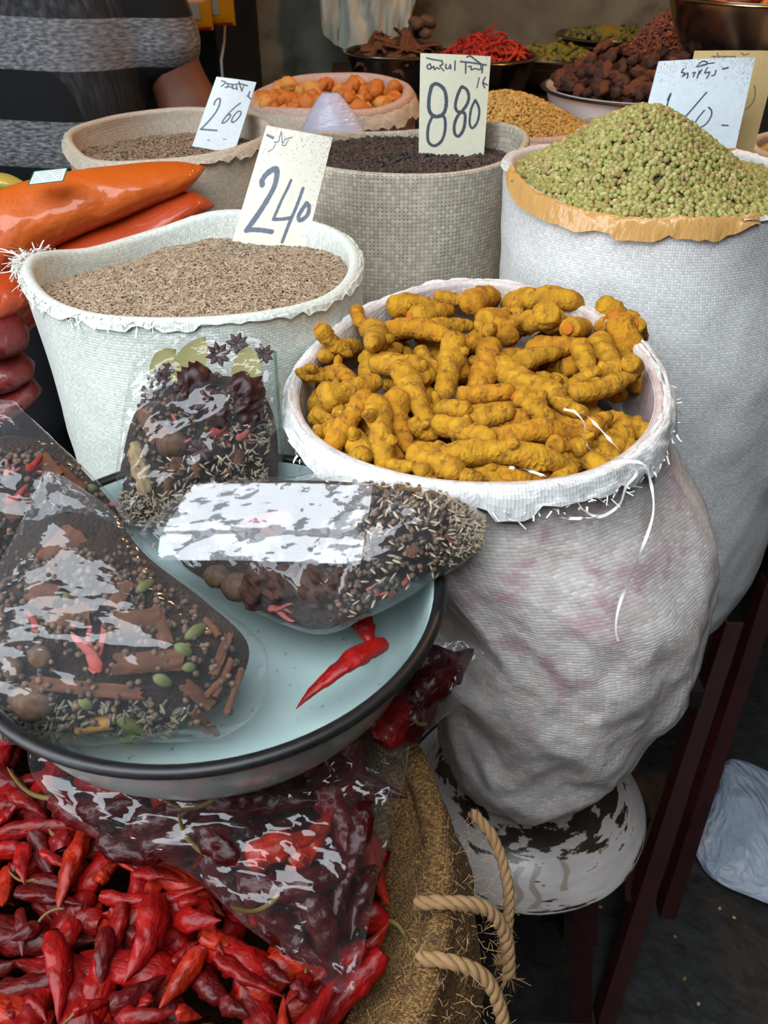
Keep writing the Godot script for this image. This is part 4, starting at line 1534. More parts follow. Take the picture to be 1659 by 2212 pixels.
	ct.width = 512
	ct.height = 512
	ct.seamless = true
	ct.noise = crease
	mat("film", Color(0.90, 0.91, 0.93, 0.03), 0.05, {"transparency": BaseMaterial3D.TRANSPARENCY_ALPHA, "heightmap_enabled": true, "heightmap_scale": 0.04, "heightmap_texture": ct})
	mat("clear_film", Color(0.90, 0.91, 0.93, 0.012), 0.05, {"transparency": BaseMaterial3D.TRANSPARENCY_ALPHA, "heightmap_enabled": true, "heightmap_scale": 0.04, "heightmap_texture": ct})
	mat("milky_film", Color(0.84, 0.84, 0.92, 0.62), 0.2, {"transparency": BaseMaterial3D.TRANSPARENCY_ALPHA, "heightmap_enabled": true, "heightmap_scale": 0.1, "heightmap_texture": ct})
	mat("stiff_film", Color(0.92, 0.93, 0.95, 0.10), 0.045, {"transparency": BaseMaterial3D.TRANSPARENCY_ALPHA, "metallic_specular": 0.8, "heightmap_enabled": true, "heightmap_scale": 0.03, "heightmap_texture": ct})
	var pack := {"clearcoat_enabled": true, "clearcoat": 0.5, "clearcoat_roughness": 0.07, "heightmap_enabled": true, "heightmap_scale": 0.05, "heightmap_texture": ct}
	mat("orange_powder", Color(0.79, 0.36, 0.06), 0.5, pack)
	mat("rust_powder", Color(0.70, 0.24, 0.04), 0.5, pack)
	mat("red_powder", Color(0.40, 0.055, 0.03), 0.5, pack)
	mat("yellow_pack", Color(0.74, 0.66, 0.28), 0.4, pack)
	# enamel and metal
	mat("enamel", Color(0.63, 0.71, 0.70), 0.16, {"albedo_texture": noise_tex(512, 0.05, [[0.0, Color(0.25, 0.25, 0.24)], [0.10, Color(0.85, 0.86, 0.86)], [0.2, Color.WHITE], [1.0, Color.WHITE]], 4), "uv1_triplanar": true, "uv1_scale": Vector3.ONE * 3.0})
	mat("enamel_white", Color(0.88, 0.86, 0.86), 0.2)
	mat("enamel_edge", Color(0.09, 0.09, 0.095), 0.42, {"albedo_texture": noise_tex(256, 0.05, [[0.0, Color(0.5, 0.46, 0.4)], [0.5, Color(0.9, 0.9, 0.9)], [0.75, Color(1, 1, 1)], [1.0, Color(2.6, 2.5, 2.3)]], 4), "uv1_triplanar": true, "uv1_scale": Vector3.ONE * 8.0})
	mat("steel", Color(0.62, 0.60, 0.57), 0.24, {"metallic": 1.0})
	mat("lid_paint", Color.WHITE, 0.35, {"albedo_texture": lid_print()})
	mat("red_iron", Color(0.20, 0.035, 0.035), 0.5, {"albedo_texture": noise_tex(256, 0.02, [[0.0, Color(0.45, 0.38, 0.34)], [0.4, Color.WHITE], [1.0, Color(1, 1, 1)]], 4), "uv1_triplanar": true, "uv1_scale": Vector3.ONE * 4.0})
	mat("dark_iron", Color(0.06, 0.055, 0.05), 0.6)
	mat("dark_wood", Color(0.13, 0.085, 0.06), 0.8, {"albedo_texture": skin, "uv1_triplanar": true, "uv1_scale": Vector3(1, 12, 12)})
	mat("concrete", Color(0.54, 0.54, 0.49), 0.92, {"albedo_texture": noise_tex(512, 0.01, [[0.0, Color(0.5, 0.48, 0.44)], [0.35, Color(0.85, 0.85, 0.83)], [0.7, Color(0.95, 0.96, 0.93)], [1.0, Color(1, 1, 1)]], 5), "uv1_triplanar": true, "uv1_scale": Vector3.ONE * 1.2, "heightmap_enabled": true, "heightmap_scale": 0.4, "heightmap_texture": noise_tex(256, 0.03, [], 4)})
	mat("dark_plaster", Color(0.16, 0.17, 0.155), 0.9, {"albedo_texture": skin, "uv1_triplanar": true, "uv1_scale": Vector3.ONE * 1.5})
	mat("street_plaster", Color(0.34, 0.32, 0.30), 0.9)
	mat("floor_stone", Color(0.17, 0.17, 0.165), 0.7, {"albedo_texture": noise_tex(512, 0.02, [[0.0, Color(0.55, 0.52, 0.48)], [0.5, Color(0.9, 0.9, 0.9)], [1.0, Color(1, 1, 1)]], 5), "uv1_triplanar": true, "uv1_scale": Vector3.ONE * 2.0, "heightmap_enabled": true, "heightmap_scale": 0.3, "heightmap_texture": noise_tex(256, 0.05, [], 4)})
	mat("grey_cloth", Color(0.78, 0.82, 0.80), 0.5)
	mat("floor_bag", Color(0.66, 0.71, 0.78), 0.4, {"heightmap_enabled": true, "heightmap_scale": 0.5, "heightmap_texture": ct})
	mat("skin", Color(0.42, 0.25, 0.18), 0.55, {"subsurf_scatter_enabled": true, "subsurf_scatter_strength": 0.08})
	mat("hair", Color(0.03, 0.026, 0.024), 0.6)
	mat("trousers", Color(0.07, 0.075, 0.10), 0.9)
	mat("card_edge", Color(0.80, 0.77, 0.68), 0.8)
	mat("sachet_yellow", Color(0.72, 0.50, 0.06), 0.3)
	mat("sachet_red", Color(0.50, 0.06, 0.04), 0.3)
	mat("sachet_print", Color(0.55, 0.55, 0.50), 0.4)
	var shirt := Image.create(512, 512, false, Image.FORMAT_RGB8)
	var g := FastNoiseLite.new()
	g.seed = 31
	g.frequency = 0.05
	g.fractal_octaves = 3
	for y in 512:
		for x in 512:
			var dark := (y / 128) % 2 == 0
			var n := g.get_noise_2d(x * 0.7 + y * 0.35, y * 2.2)
			var c := Color(0.050, 0.054, 0.068) * (1.0 + 0.25 * n)
			if not dark:
				c = Color(0.44, 0.44, 0.45) * (1.0 + 0.7 * n)
			c.a = 1.0
			shirt.set_pixel(x, y, c)
	mat("shirt", Color.WHITE, 0.95, {"albedo_texture": tex(shirt), "uv1_triplanar": true, "uv1_scale": Vector3.ONE * (1.0 / 0.308), "uv1_offset": Vector3(0, 0.08, 0)})


# white enamel worn through to dark iron, with dried drips
func lid_print() -> ImageTexture:
	var im := Image.create(512, 512, false, Image.FORMAT_RGB8)
	var f := FastNoiseLite.new()
	f.seed = 77
	f.frequency = 0.016
	f.fractal_octaves = 6
	f.fractal_gain = 0.6
	for y in 512:
		for x in 512:
			# u runs round the lid, v from the middle of the top to the foot of the skirt
			var v := y / 511.0
			var n := f.get_noise_2d(x * 1.3, y)
			var c := Color(0.72, 0.69, 0.67) * (0.95 + 0.1 * n)
			var worn := n * 0.8 + 0.5 * f.get_noise_2d(x * 0.3 + 700.0, 20.0) + (0.06 - absf(v - 0.27) * 2.0)
			if worn > 0.0:
				c = Color(0.16, 0.13, 0.10)
			elif worn > -0.05:
				c = Color(0.50, 0.44, 0.37)
			if v > 0.84 + 0.35 * n:
				c = Color(0.20, 0.17, 0.13)
			c.a = 1.0
			im.set_pixel(x, y, c)
	for d in [[128, 210, 380], [141, 215, 400], [108, 200, 300]]:
		var p := Vector2(d[0], d[1])
		while p.y < d[2]:
			dab(im, p, 2.2 + 0.5 * sin(p.y * 0.09), Color(0.55, 0.50, 0.45))
			p += Vector2(0.12 * sin(p.y * 0.05 + d[0]), 1.0)
	return tex(im)


func build_shell() -> void:
	structure("floor", Mb.new().box(Vector3(-4, -0.12, -4.2), Vector3(4, 0, 5.2)).mesh(), M.floor_stone)
	structure("wall_back", Mb.new().box(Vector3(-0.36, 0, -2.95), Vector3(2.1, 3.0, -2.80)).mesh(), M.concrete)
	structure("wall_recess", Mb.new().box(Vector3(-2.2, 0, -4.1), Vector3(-0.36, 3.0, -3.95)).mesh(), M.dark_plaster)
	structure("wall_return", Mb.new().box(Vector3(-0.36, 0, -3.95), Vector3(-0.22, 3.0, -2.95)).mesh(), M.dark_plaster)
	structure("wall_left", Mb.new().box(Vector3(-2.2, 0, -3.95), Vector3(-2.05, 3.0, -0.3)).mesh(), M.dark_plaster)
	structure("wall_right", Mb.new().box(Vector3(1.95, 0, -2.8), Vector3(2.1, 3.6, 3.4)).mesh(), M.dark_plaster)
	structure("ceiling", Mb.new().box(Vector3(-2.2, 2.85, -4.1), Vector3(2.1, 2.95, -0.40)).mesh(), M.dark_plaster)
	# awnings over the lane leave a long gap of sky above the stall
	structure("ceiling_lane", Mb.new().box(Vector3(-4, 2.9, 1.35), Vector3(4, 2.96, 3.4)).mesh(), M.street_plaster)
	structure("ceiling_side", Mb.new().box(Vector3(0.45, 2.9, -0.35), Vector3(4, 2.96, 1.35)).mesh(), M.street_plaster)
	structure("wall_lane", Mb.new().box(Vector3(-4.1, 0, -0.3), Vector3(-4, 1.3, 3.6)).mesh(), M.street_plaster)
	structure("trim_1", Mb.new().box(Vector3(-0.47, 0, -2.80), Vector3(-0.36, 2.6, -2.72)).mesh(), M.dark_iron)
	# the house across the lane
	structure("wall_street", Mb.new().box(Vector3(-4, 0, 3.4), Vector3(4, 4.6, 3.6)).mesh(), M.street_plaster)
	# a bare bulb in the shop
	var lamp := thing("hanging_bulb", "bare warm bulb hanging from the shop ceiling", "lamp", "", Vector3(0.55, 2.05, -1.75))
	mat("bulb_glow", Color(1.0, 0.72, 0.42), 0.4, {"emission_enabled": true, "emission": Color(1.0, 0.66, 0.34), "emission_energy_multiplier": 6.0})
	obj("bulb", ovoid(0.045, 0.032, 0.0, 1), M.bulb_glow, lamp).rotation.z = PI / 2
	obj("cable", Mb.new().tube([Vector3(0, 0.04, 0), Vector3(0, 0.3, 0), Vector3(0, 0.55, 0)], [0.014, 0.004, 0.004], 8).mesh(), M.dark_iron, lamp)
	var glow := OmniLight3D.new()
	glow.name = "bulb_light"
	glow.light_color = Color(1.0, 0.72, 0.45)
	glow.light_energy = 1.1
	glow.light_size = 0.03
	glow.omni_range = 9.0
	glow.omni_attenuation = 2.0
	glow.shadow_enabled = true
	lamp.add_child(glow)


func plank_top(root: Node3D, lo: Vector3, hi: Vector3, count: int) -> void:
	var w := (hi.z - lo.z) / count
	for k in count:
		obj("plank", Mb.new().box(Vector3(lo.x + 0.006 * (k % 3), lo.y, lo.z + w * k + 0.003), Vector3(hi.x - 0.005 * (k % 2), hi.y - 0.002 * (k % 2), lo.z + w * (k + 1) - 0.003)).mesh(), M.dark_wood, root)


func build_stands() -> void:
	# the low plank bench that carries the middle sacks
	var t := thing("plank_bench", "low dark plank bench on red iron legs under the white sacks", "bench")
	plank_top(t, Vector3(-0.62, 0.485, -1.5), Vector3(0.465, 0.52, -0.84), 4)
	for p in [[Vector3(0.5556, 0.6713, -1.0200), Vector3(0.3282, 0.0000, -0.6043)], [Vector3(0.6568, 0.5853, -1.1200), Vector3(0.4796, 0.0000, -0.7913)]]:
		var a: Vector3 = p[0]
		var b: Vector3 = p[1]
		a.y = minf(a.y, 0.485)
		obj("leg", Mb.new().angle(a, b, 0.028, 0.004, Vector3(1, 0, 0), Vector3(0, 0, -1)).mesh(), M.red_iron, t)
	for p in [[Vector3(0.22, 0.485, -1.0), Vector3(0.20, 0, -0.86)], [Vector3(0.5, 0.485, -1.45), Vector3(0.52, 0, -1.48)], [Vector3(-0.58, 0.485, -0.86), Vector3(-0.6, 0, -0.84)], [Vector3(-0.58, 0.485, -1.46), Vector3(-0.6, 0, -1.48)]]:
		obj("leg", Mb.new().angle(p[0], p[1], 0.036, 0.004, Vector3(1, 0, 0), Vector3(0, 0, -1)).mesh(), M.red_iron, t)
	obj("brace", Mb.new().bar(Vector3(0.52, 0.18, -1.44), Vector3(0.40, 0.14, -0.74), 0.03, 0.008).mesh(), M.red_iron, t)
	obj("brace", Mb.new().bar(Vector3(0.20, 0.20, -0.88), Vector3(0.44, 0.20, -0.86), 0.03, 0.03).mesh(), M.dark_iron, t)
	# the second bench and the raised shelf behind
	t = thing("rear_bench", "dark plank bench under the apricot and yellow seed sacks", "bench")
	plank_top(t, Vector3(-0.28, 0.485, -1.9), Vector3(0.95, 0.52, -1.51), 2)
	for x in [-0.25, 0.9]:
		for z in [-1.87, -1.54]:
			obj("leg", Mb.new().box(Vector3(x - 0.02, 0, z - 0.02), Vector3(x + 0.02, 0.485, z + 0.02)).mesh(), M.dark_wood, t)
	t = thing("bowl_shelf", "raised dark wooden shelf carrying the steel bowls of spices", "shelf")
	plank_top(t, Vector3(-0.14, 1.03, -2.66), Vector3(1.1, 1.06, -1.92), 4)
	for x in [-0.11, 1.06]:
		for z in [-2.6, -1.95]:
			obj("leg", Mb.new().box(Vector3(x - 0.02, 0, z - 0.02), Vector3(x + 0.02, 1.03, z + 0.02)).mesh(), M.dark_wood, t)
	# a tin drum under the enamel bowl, a crate under the almonds, a crate under the powder bags
	t = thing("tin_drum", "dark tin drum standing under the white bowl of cardamom", "drum", "", Vector3(0.475, 0.52, -1.745))
	obj("drum_body", Mb.new().lathe([Vector2(0.001, 0), Vector2(0.085, 0), Vector2(0.088, 0.01), Vector2(0.085, 0.02), Vector2(0.085, 0.27), Vector2(0.089, 0.28), Vector2(0.085, 0.29), Vector2(0.085, 0.515), Vector2(0.088, 0.525), Vector2(0.085, 0.535), Vector2(0.001, 0.535)], 32).mesh(), M.dark_iron, t)
	crate("wooden_crate", "dark slatted crate raising the bowl of almonds", Vector3(0.635, 0.52, -1.86), Vector3(0.92, 1.195, -1.60))
	crate("wooden_crate", "dark slatted crate beneath the stack of powder bags", Vector3(-0.86, 0.0, -1.14), Vector3(-0.64, 0.88, -0.78))
	# the closed cupboard of the next stall, beside the view
	t = thing("dark_cupboard", "tall dark wooden cupboard of the next stall", "cupboard", "", Vector3(1.25, 0, -0.45))
	obj("cupboard_body", Mb.new().box(Vector3(-0.28, 0, -0.7), Vector3(0.28, 1.7, 0.7)).mesh(), M.dark_wood, t)
	for z in [-0.69, 0.01]:
		var leaf := obj("door", Mb.new().box(Vector3(-0.3, 0.08, z), Vector3(-0.28, 1.66, z + 0.68)).mesh(), M.dark_wood, t)
		obj("handle", Mb.new().box(Vector3(-0.32, 0.85, z + 0.3), Vector3(-0.3, 0.97, z + 0.32)).mesh(), M.steel, leaf)
	# the stool of the turmeric sack: red iron legs and an upturned enamel basin
	t = thing("iron_stool", "small red iron stool under the upturned white basin", "stool", "", Vector3(0.172, 0, -0.655))
	for q in [[-1, 1], [1, 1], [1, -1], [-1, -1]]:
		var top := Vector3(q[0] * 0.075, 0.535, q[1] * 0.075)
		var foot := Vector3(q[0] * 0.135, 0, q[1] * 0.135)
		obj("leg", Mb.new().angle(top, foot, 0.032, 0.004, Vector3(-q[0], 0, 0), Vector3(0, 0, -q[1])).mesh(), M.red_iron, t)
	for y in [0.505, 0.17]:
		var e: float = lerpf(0.135, 0.075, y / 0.535)
		for q in [[-1, 1, 1, 1], [1, 1, 1, -1], [1, -1, -1, -1], [-1, -1, -1, 1]]:
			obj("rail", Mb.new().bar(Vector3(q[0] * e, y, q[1] * e), Vector3(q[2] * e, y, q[3] * e), 0.006, 0.035).mesh(), M.red_iron if y > 0.3 else M.dark_iron, t)
	for s in [-1, 1]:
		obj("gusset", Mb.new().hexa([Vector3(s * 0.085, 0.49, 0.082), Vector3(s * 0.02, 0.49, 0.082), Vector3(s * 0.03, 0.485, 0.086), Vector3(s * 0.085, 0.485, 0.086), Vector3(s * 0.098, 0.37, 0.098), Vector3(s * 0.092, 0.37, 0.098), Vector3(s * 0.092, 0.37, 0.102), Vector3(s * 0.098, 0.37, 0.102)]).mesh(), M.red_iron, t)
	obj("seat_plate", Mb.new().lathe([Vector2(0.001, 0.531), Vector2(0.105, 0.531), Vector2(0.108, 0.535), Vector2(0.105, 0.539), Vector2(0.001, 0.539)], 32).mesh(), M.dark_iron, t)
	t = thing("enamel_basin", "chipped white enamel basin turned over beneath the turmeric sack", "basin", "", Vector3(0.172, 0.546, -0.655))
	var prof := PackedVector2Array()
	for p in [[0.001, 0.034], [0.04, 0.034], [0.07, 0.0335], [0.092, 0.031], [0.108, 0.026], [0.121, 0.019], [0.132, 0.010], [0.140, 0.001], [0.146, -0.007], [0.150, -0.012], [0.150, -0.016], [0.147, -0.018]]:
		prof.append(Vector2(p[0], p[1]))
	var b := Mb.new()
	var pts := PackedVector3Array()
	var uv := PackedVector2Array()
	for k in prof.size():
		for s in 65:
			var a := TAU * (s % 64) / 64.0
			pts.append(Vector3(cos(a) * prof[k].x, prof[k].y + 0.001 * sin(a * 5.0), sin(a) * prof[k].x))
			uv.append(Vector2(s / 64.0, k / (prof.size() - 1.0)))
	b.sheet(pts, 65, true, uv)
	obj("basin_shell", b.mesh(), M.lid_paint, t)


func crate(called: String, label: String, lo: Vector3, hi: Vector3) -> void:
	var t := thing(called, label, "crate", "", Vector3((lo.x + hi.x) / 2, lo.y, (lo.z + hi.z) / 2))
	var a := lo - t.position
	var b := hi - t.position
	for x in [a.x, b.x - 0.025]:
		for z in [a.z, b.z - 0.025]:
			obj("post", Mb.new().box(Vector3(x, a.y, z), Vector3(x + 0.025, b.y - 0.014, z + 0.025)).mesh(), M.dark_wood, t)
	var n := int((hi.y - lo.y) / 0.10)
	for k in n:
		var y0 := a.y + (b.y - a.y - 0.014) * k / n + 0.004
		var y1 := a.y + (b.y - a.y - 0.014) * (k + 1) / n - 0.008
		for z in [a.z - 0.012, b.z]:
			obj("slat", Mb.new().box(Vector3(a.x, y0, z), Vector3(b.x, y1, z + 0.012)).mesh(), M.dark_wood, t)
		for x in [a.x - 0.012, b.x]:
			obj("slat", Mb.new().box(Vector3(x, y0, a.z), Vector3(x + 0.012, y1, b.z)).mesh(), M.dark_wood, t)
	obj("lid_board", Mb.new().box(Vector3(a.x, b.y - 0.014, a.z), Vector3(b.x, b.y, b.z)).mesh(), M.dark_wood, t)


var S := {}


func make_sack(id: String, called: String, label: String, cfg: Dictionary, material: Material) -> Node3D:
	S[id] = cfg
	var t := thing(called, label, "sack")
	obj("sack_body", sack_body(cfg), material, t)
	return t


func flat(r: float, n := 12) -> Array:
	var a := []
	for k in n:
		a.append(r)
	return a


func build_sacks() -> void:
	# angles run from the viewer's right (0) through the front (PI / 2) to the left (PI) and the back
	var t := make_sack("cumin", "woven_sack", "white woven sack of cumin with frayed rim, holding the 240 card", {
		"base": Vector3(-0.205, 0.522, -0.93), "rim": Vector3(-0.205, 1.116, -0.92), "fold": 0.004, "inside": 0.06, "lip": 0.007,
		"rings": [[0.0, 0.125, -0.20, -0.93], [0.12, 0.155, -0.20, -0.93], [0.4, 0.168, -0.20, -0.93], [0.7, 0.176, -0.205, -0.925], [1.0, 0.18, -0.205, -0.92]],
		"rr": [0.180, 0.178, 0.174, 0.170, 0.172, 0.176, 0.186, 0.168, 0.166, 0.170, 0.178, 0.184], "ry": [-0.004, -0.006, 0.0, 0.002, 0.0, 0.0, 0.004, -0.014, -0.012, 0.004, 0.002, 0.0]}, M.mint_weave)
	obj("folded_rim", sack_cuff(S.cumin, 0.0, TAU, 0.006, 0.003, 0.5, 0.06, 0.001, 0.006), M.mint_weave, t)
	var fr := obj("frayed_edge", frayed(S.cumin, 1.5, 3.4, 120, 0.000, 0.004, 0.010, 0.0020, 5), M.tape, t)
	fr.set_meta("kind", "stuff")
	fr = obj("frayed_edge", frayed(S.cumin, 2.95, 3.40, 130, 0.000, 0.006, 0.020, 0.0024, 6), M.tape, t)
	fr.set_meta("kind", "stuff")
	var line := PackedVector3Array()
	for k in 40:
		var q := lerpf(0.35, 0.95, k / 39.0)
		for s in 2:
			var a := 0.99 + (0.018 if s else 0.0)
			var r := curve(S.cumin.rings, q, 1) + 0.0032
			line.append(Vector3(curve(S.cumin.rings, q, 2) + cos(a) * r, lerpf(0.522, 1.116, q), curve(S.cumin.rings, q, 3) + sin(a) * r))
	obj("green_stripe", Mb.new().sheet(line, 2).mesh(), mat("green_thread", Color(0.50, 0.68, 0.58), 0.6), t)
	var h := func(x, z):
		var d := Vector2(x + 0.205, z + 0.92).length() / 0.17
		return 1.103 + 0.010 * (1.0 - d * d) - 0.012 * smoothstep(-0.02, 0.16, -(z + 0.92)) - 0.022 * smoothstep(0.0, 0.17, -(x + 0.205)) * smoothstep(-0.1, 0.12, -(z + 0.92)) + 0.004 * nz.get_noise_2d(x * 300.0, z * 300.0)
	fill_seeds("cumin_seeds", "heap of pale brown cumin seeds in the frayed white sack", S.cumin, h, 0.014, 26000, Vector3(0.0068, 0.0016, 0.0019), 0.25, 0.45, 0.0018, [Color(0.36, 0.26, 0.17), Color(0.42, 0.32, 0.21), Color(0.29, 0.20, 0.13), Color(0.48, 0.38, 0.26)], 41, M.seed_mesh, M.seed, Color(0.26, 0.19, 0.12))

	t = make_sack("back_cumin", "woven_sack", "beige woven sack of brown seeds holding the 260 card", {
		"base": Vector3(-0.31, 0.522, -1.33), "rim": Vector3(-0.31, 1.157, -1.335), "fold": 0.005, "inside": 0.06, "lip": 0.006,
		"rings": [[0.0, 0.11, -0.30, -1.32], [0.12, 0.135, -0.30, -1.32], [0.5, 0.15, -0.305, -1.325], [0.8, 0.152, -0.31, -1.33], [1.0, 0.15, -0.31, -1.335]],
		"rr": [0.150, 0.150, 0.148, 0.142, 0.142, 0.140, 0.154, 0.142, 0.145, 0.145, 0.15, 0.150], "ry": [0.004, 0.004, 0.0, -0.004, -0.010, -0.012, 0.002, 0.006, 0.006, 0.008, 0.006, 0.004]}, M.cream_weave)
	obj("folded_rim", sack_cuff(S.back_cumin, 0.0, TAU, 0.012, 0.006, 0.4), M.cream_weave, t)
	h = func(x, z):
		return 1.132 + 0.012 * smoothstep(-0.1, 0.14, z + 1.335) * 0.0 + 0.006 * nz.get_noise_2d(x * 200.0, z * 200.0)
	fill_seeds("caraway_seeds", "brown seeds in the beige sack behind the orange powder bags", S.back_cumin, h, 0.012, 9000, Vector3(0.0066, 0.0018, 0.002), 0.25, 0.5, 0.002, [Color(0.30, 0.21, 0.14), Color(0.36, 0.26, 0.17), Color(0.22, 0.15, 0.10)], 42, M.seed_mesh, M.seed, Color(0.2, 0.14, 0.09))

	t = make_sack("pepper", "woven_sack", "loosely woven grey sack of black peppercorns holding the 880 card", {
		"base": Vector3(0.02, 0.522, -1.3), "rim": Vector3(0.02, 1.150, -1.3), "fold": 0.004, "inside": 0.06, "lip": 0.005, "tile": 0.10,
		"rings": [[0.0, 0.13, 0.02, -1.29], [0.12, 0.16, 0.02, -1.29], [0.5, 0.176, 0.02, -1.295], [0.8, 0.178, 0.02, -1.30], [1.0, 0.18, 0.02, -1.3]],
		"rr": [0.186, 0.178, 0.176, 0.176, 0.178, 0.178, 0.178, 0.172, 0.168, 0.165, 0.170, 0.178], "ry": [0.014, 0.004, 0.002, 0.004, 0.006, 0.006, 0.0, -0.004, -0.014, -0.016, -0.006, 0.012]}, M.grey_weave)
	h = func(x, z):
		return 1.127 + 0.008 * smoothstep(0.0, 0.14, z + 1.3) + 0.006 * nz.get_noise_2d(x * 180.0, z * 180.0)
	fill_seeds("black_peppercorns", "black peppercorns heaped in the grey sack", S.pepper, h, 0.010, 8500, Vector3(0.0052, 0.0052, 0.0052), 0.25, 0.5, 0.003, [Color(0.035, 0.026, 0.022), Color(0.055, 0.038, 0.03), Color(0.022, 0.017, 0.016), Color(0.09, 0.055, 0.04)], 43, M.ball_mesh, M.round_seed, Color(0.03, 0.022, 0.02))

	t = make_sack("coriander", "woven_sack", "bulging white woven sack heaped with green coriander seeds", {
		"base": Vector3(0.34, 0.522, -1.04), "rim": Vector3(0.318, 1.172, -1.055), "fold": 0.0075, "fold_y": 70.0, "slant": 0.25, "inside": 0.05, "lip": 0.006,
		"rings": [[0.0, 0.14, 0.345, -1.03], [0.10, 0.175, 0.355, -1.03], [0.25, 0.193, 0.36, -1.035], [0.5, 0.197, 0.35, -1.045], [0.8, 0.190, 0.332, -1.05], [1.0, 0.178, 0.318, -1.055]],
		"rr": [0.182, 0.180, 0.178, 0.176, 0.176, 0.176, 0.176, 0.176, 0.176, 0.176, 0.180, 0.182], "ry": [-0.004, -0.006, -0.004, 0.0, -0.004, 0.002, 0.010, 0.006, 0.0, 0.0, 0.0, 0.0]}, M.white_weave)
	obj("brown_paper_liner", sack_cuff(S.coriander, 1.18, 3.0, 0.017, 0.006, 0.12, 0.06, 0.010, 0.014, 0.002), M.brown_liner, t)
	obj("folded_rim", sack_cuff(S.coriander, 2.85, TAU + 1.3, 0.006, 0.004, 0.4), M.white_weave, t)
	h = func(x, z):
		var d := minf(Vector2(x - 0.300, z + 1.055).length() / 0.178, 1.0)
		return 1.166 + 0.074 * (0.5 + 0.5 * cos(PI * pow(d, 0.95))) + 0.008 * (1.0 - d) + 0.003 * nz.get_noise_2d(x * 260.0, z * 260.0)
	fill_seeds("coriander_seeds", "tall heap of round green coriander seeds in the bulging white sack", S.coriander, h, 0.008, 9500, Vector3(0.0066, 0.0060, 0.0060), 0.22, 0.4, 0.003, [Color(0.33, 0.32, 0.09), Color(0.38, 0.36, 0.12), Color(0.28, 0.26, 0.07), Color(0.42, 0.37, 0.15), Color(0.32, 0.22, 0.08), Color(0.27, 0.29, 0.07)], 44, M.ball_mesh, M.round_seed, Color(0.10, 0.09, 0.03))

	t = make_sack("apricot", "woven_sack", "pale rolled sack of orange dried apricots by the grey wall", {
		"base": Vector3(-0.09, 0.522, -1.68), "rim": Vector3(-0.095, 1.146, -1.68), "fold": 0.006, "inside": 0.05, "lip": 0.010,
		"rings": [[0.0, 0.10, -0.09, -1.68], [0.12, 0.13, -0.09, -1.68], [0.5, 0.145, -0.09, -1.68], [0.8, 0.148, -0.09, -1.68], [1.0, 0.15, -0.095, -1.68]],
		"rr": flat(0.148), "ry": [0.008, 0.0, -0.004, 0.0, -0.002, -0.008, -0.004, 0.0, 0.008, 0.010, 0.012, 0.010]}, M.pink_weave)
	obj("folded_rim", sack_cuff(S.apricot, 0.0, TAU, 0.028, 0.012, 0.3), M.cream_weave, t)
	t = make_sack("yellow", "woven_sack", "pink sack heaped with golden fenugreek seeds behind the coriander", {
		"base": Vector3(0.232, 0.522, -1.585), "rim": Vector3(0.232, 1.122, -1.585), "fold": 0.006, "inside": 0.05, "lip": 0.008,
		"rings": [[0.0, 0.10, 0.232, -1.585], [0.12, 0.12, 0.232, -1.585], [0.5, 0.136, 0.232, -1.585], [1.0, 0.138, 0.232, -1.585]],
		"rr": flat(0.138), "ry": flat(0.0)}, M.pink_weave)
	obj("folded_rim", sack_cuff(S.yellow, 0.0, TAU, 0.026, 0.010, 0.3), M.pink_weave, t)
	h = func(x, z):
		var d := minf(Vector2(x - 0.215, z + 1.60).length() / 0.165, 1.0)
		return 1.112 + 0.057 * (0.5 + 0.5 * cos(PI * d)) + 0.004 * nz.get_noise_2d(x * 200.0, z * 200.0)
	var gold := [Color(0.50, 0.30, 0.07), Color(0.56, 0.36, 0.10), Color(0.42, 0.24, 0.05)]
	fill_seeds("fenugreek_seeds", "golden fenugreek seeds heaped in the pink sack", S.yellow, h, 0.010, 6500, Vector3(0.0062, 0.0046, 0.005), 0.25, 0.5, 0.003, gold, 45, M.ball_mesh, M.round_seed, Color(0.3, 0.17, 0.04))
	t = make_sack("yellow_far", "woven_sack", "sack of golden seeds half hidden behind the cream card", {
		"base": Vector3(0.70, 0.522, -1.40), "rim": Vector3(0.70, 1.12, -1.40), "fold": 0.006, "inside": 0.05, "lip": 0.008,
		"rings": [[0.0, 0.09, 0.70, -1.4], [0.12, 0.115, 0.70, -1.4], [0.5, 0.13, 0.70, -1.4], [1.0, 0.13, 0.70, -1.4]],
		"rr": flat(0.132), "ry": flat(0.0)}, M.cream_weave)
	h = func(x, z):
		var d := minf(Vector2(x - 0.70, z + 1.40).length() / 0.14, 1.0)
		return 1.105 + 0.040 * (0.5 + 0.5 * cos(PI * d))
	fill_seeds("mustard_seeds", "golden seeds in the sack behind the cream card", S.yellow_far, h, 0.010, 4200, Vector3(0.0062, 0.0046, 0.005), 0.25, 0.5, 0.003, gold, 46, M.ball_mesh, M.round_seed, Color(0.3, 0.17, 0.04))
	obj("bench_extension", Mb.new().box(Vector3(0.47, 0.485, -1.5), Vector3(0.86, 0.52, -1.26)).mesh(), M.dark_wood, get_node("plank_bench"))
	# apricots
	var hm := Hm.new(Vector2(-0.27, -1.86), Vector2(0.08, -1.50), 0.006, func(_x, _z): return 1.128)
	for k in 74:
		var p := hm.lowest(Vector2(-0.095, -1.68), 0.128, 0.012, 5, rng)
		var dir := Vector2.from_angle(rng.randf() * TAU) * 0.009
		var e := hm.settle(p - dir, p + dir, 0.0115, 0.3, 0.6, 1.160)
		var q := obj("dried_apricot", ovoid(0.0195, 0.0135, 0.6, 300 + k % 9, 16, 12, 0.8), M.apricot if k % 3 else M.apricot_pale)
		q.transform = along(e[0], e[1], rng.randf() * 3.0)
		tag(q, "wrinkled orange dried apricot in the pale rolled sack", "apricot", "dried apricots in the pale sack")


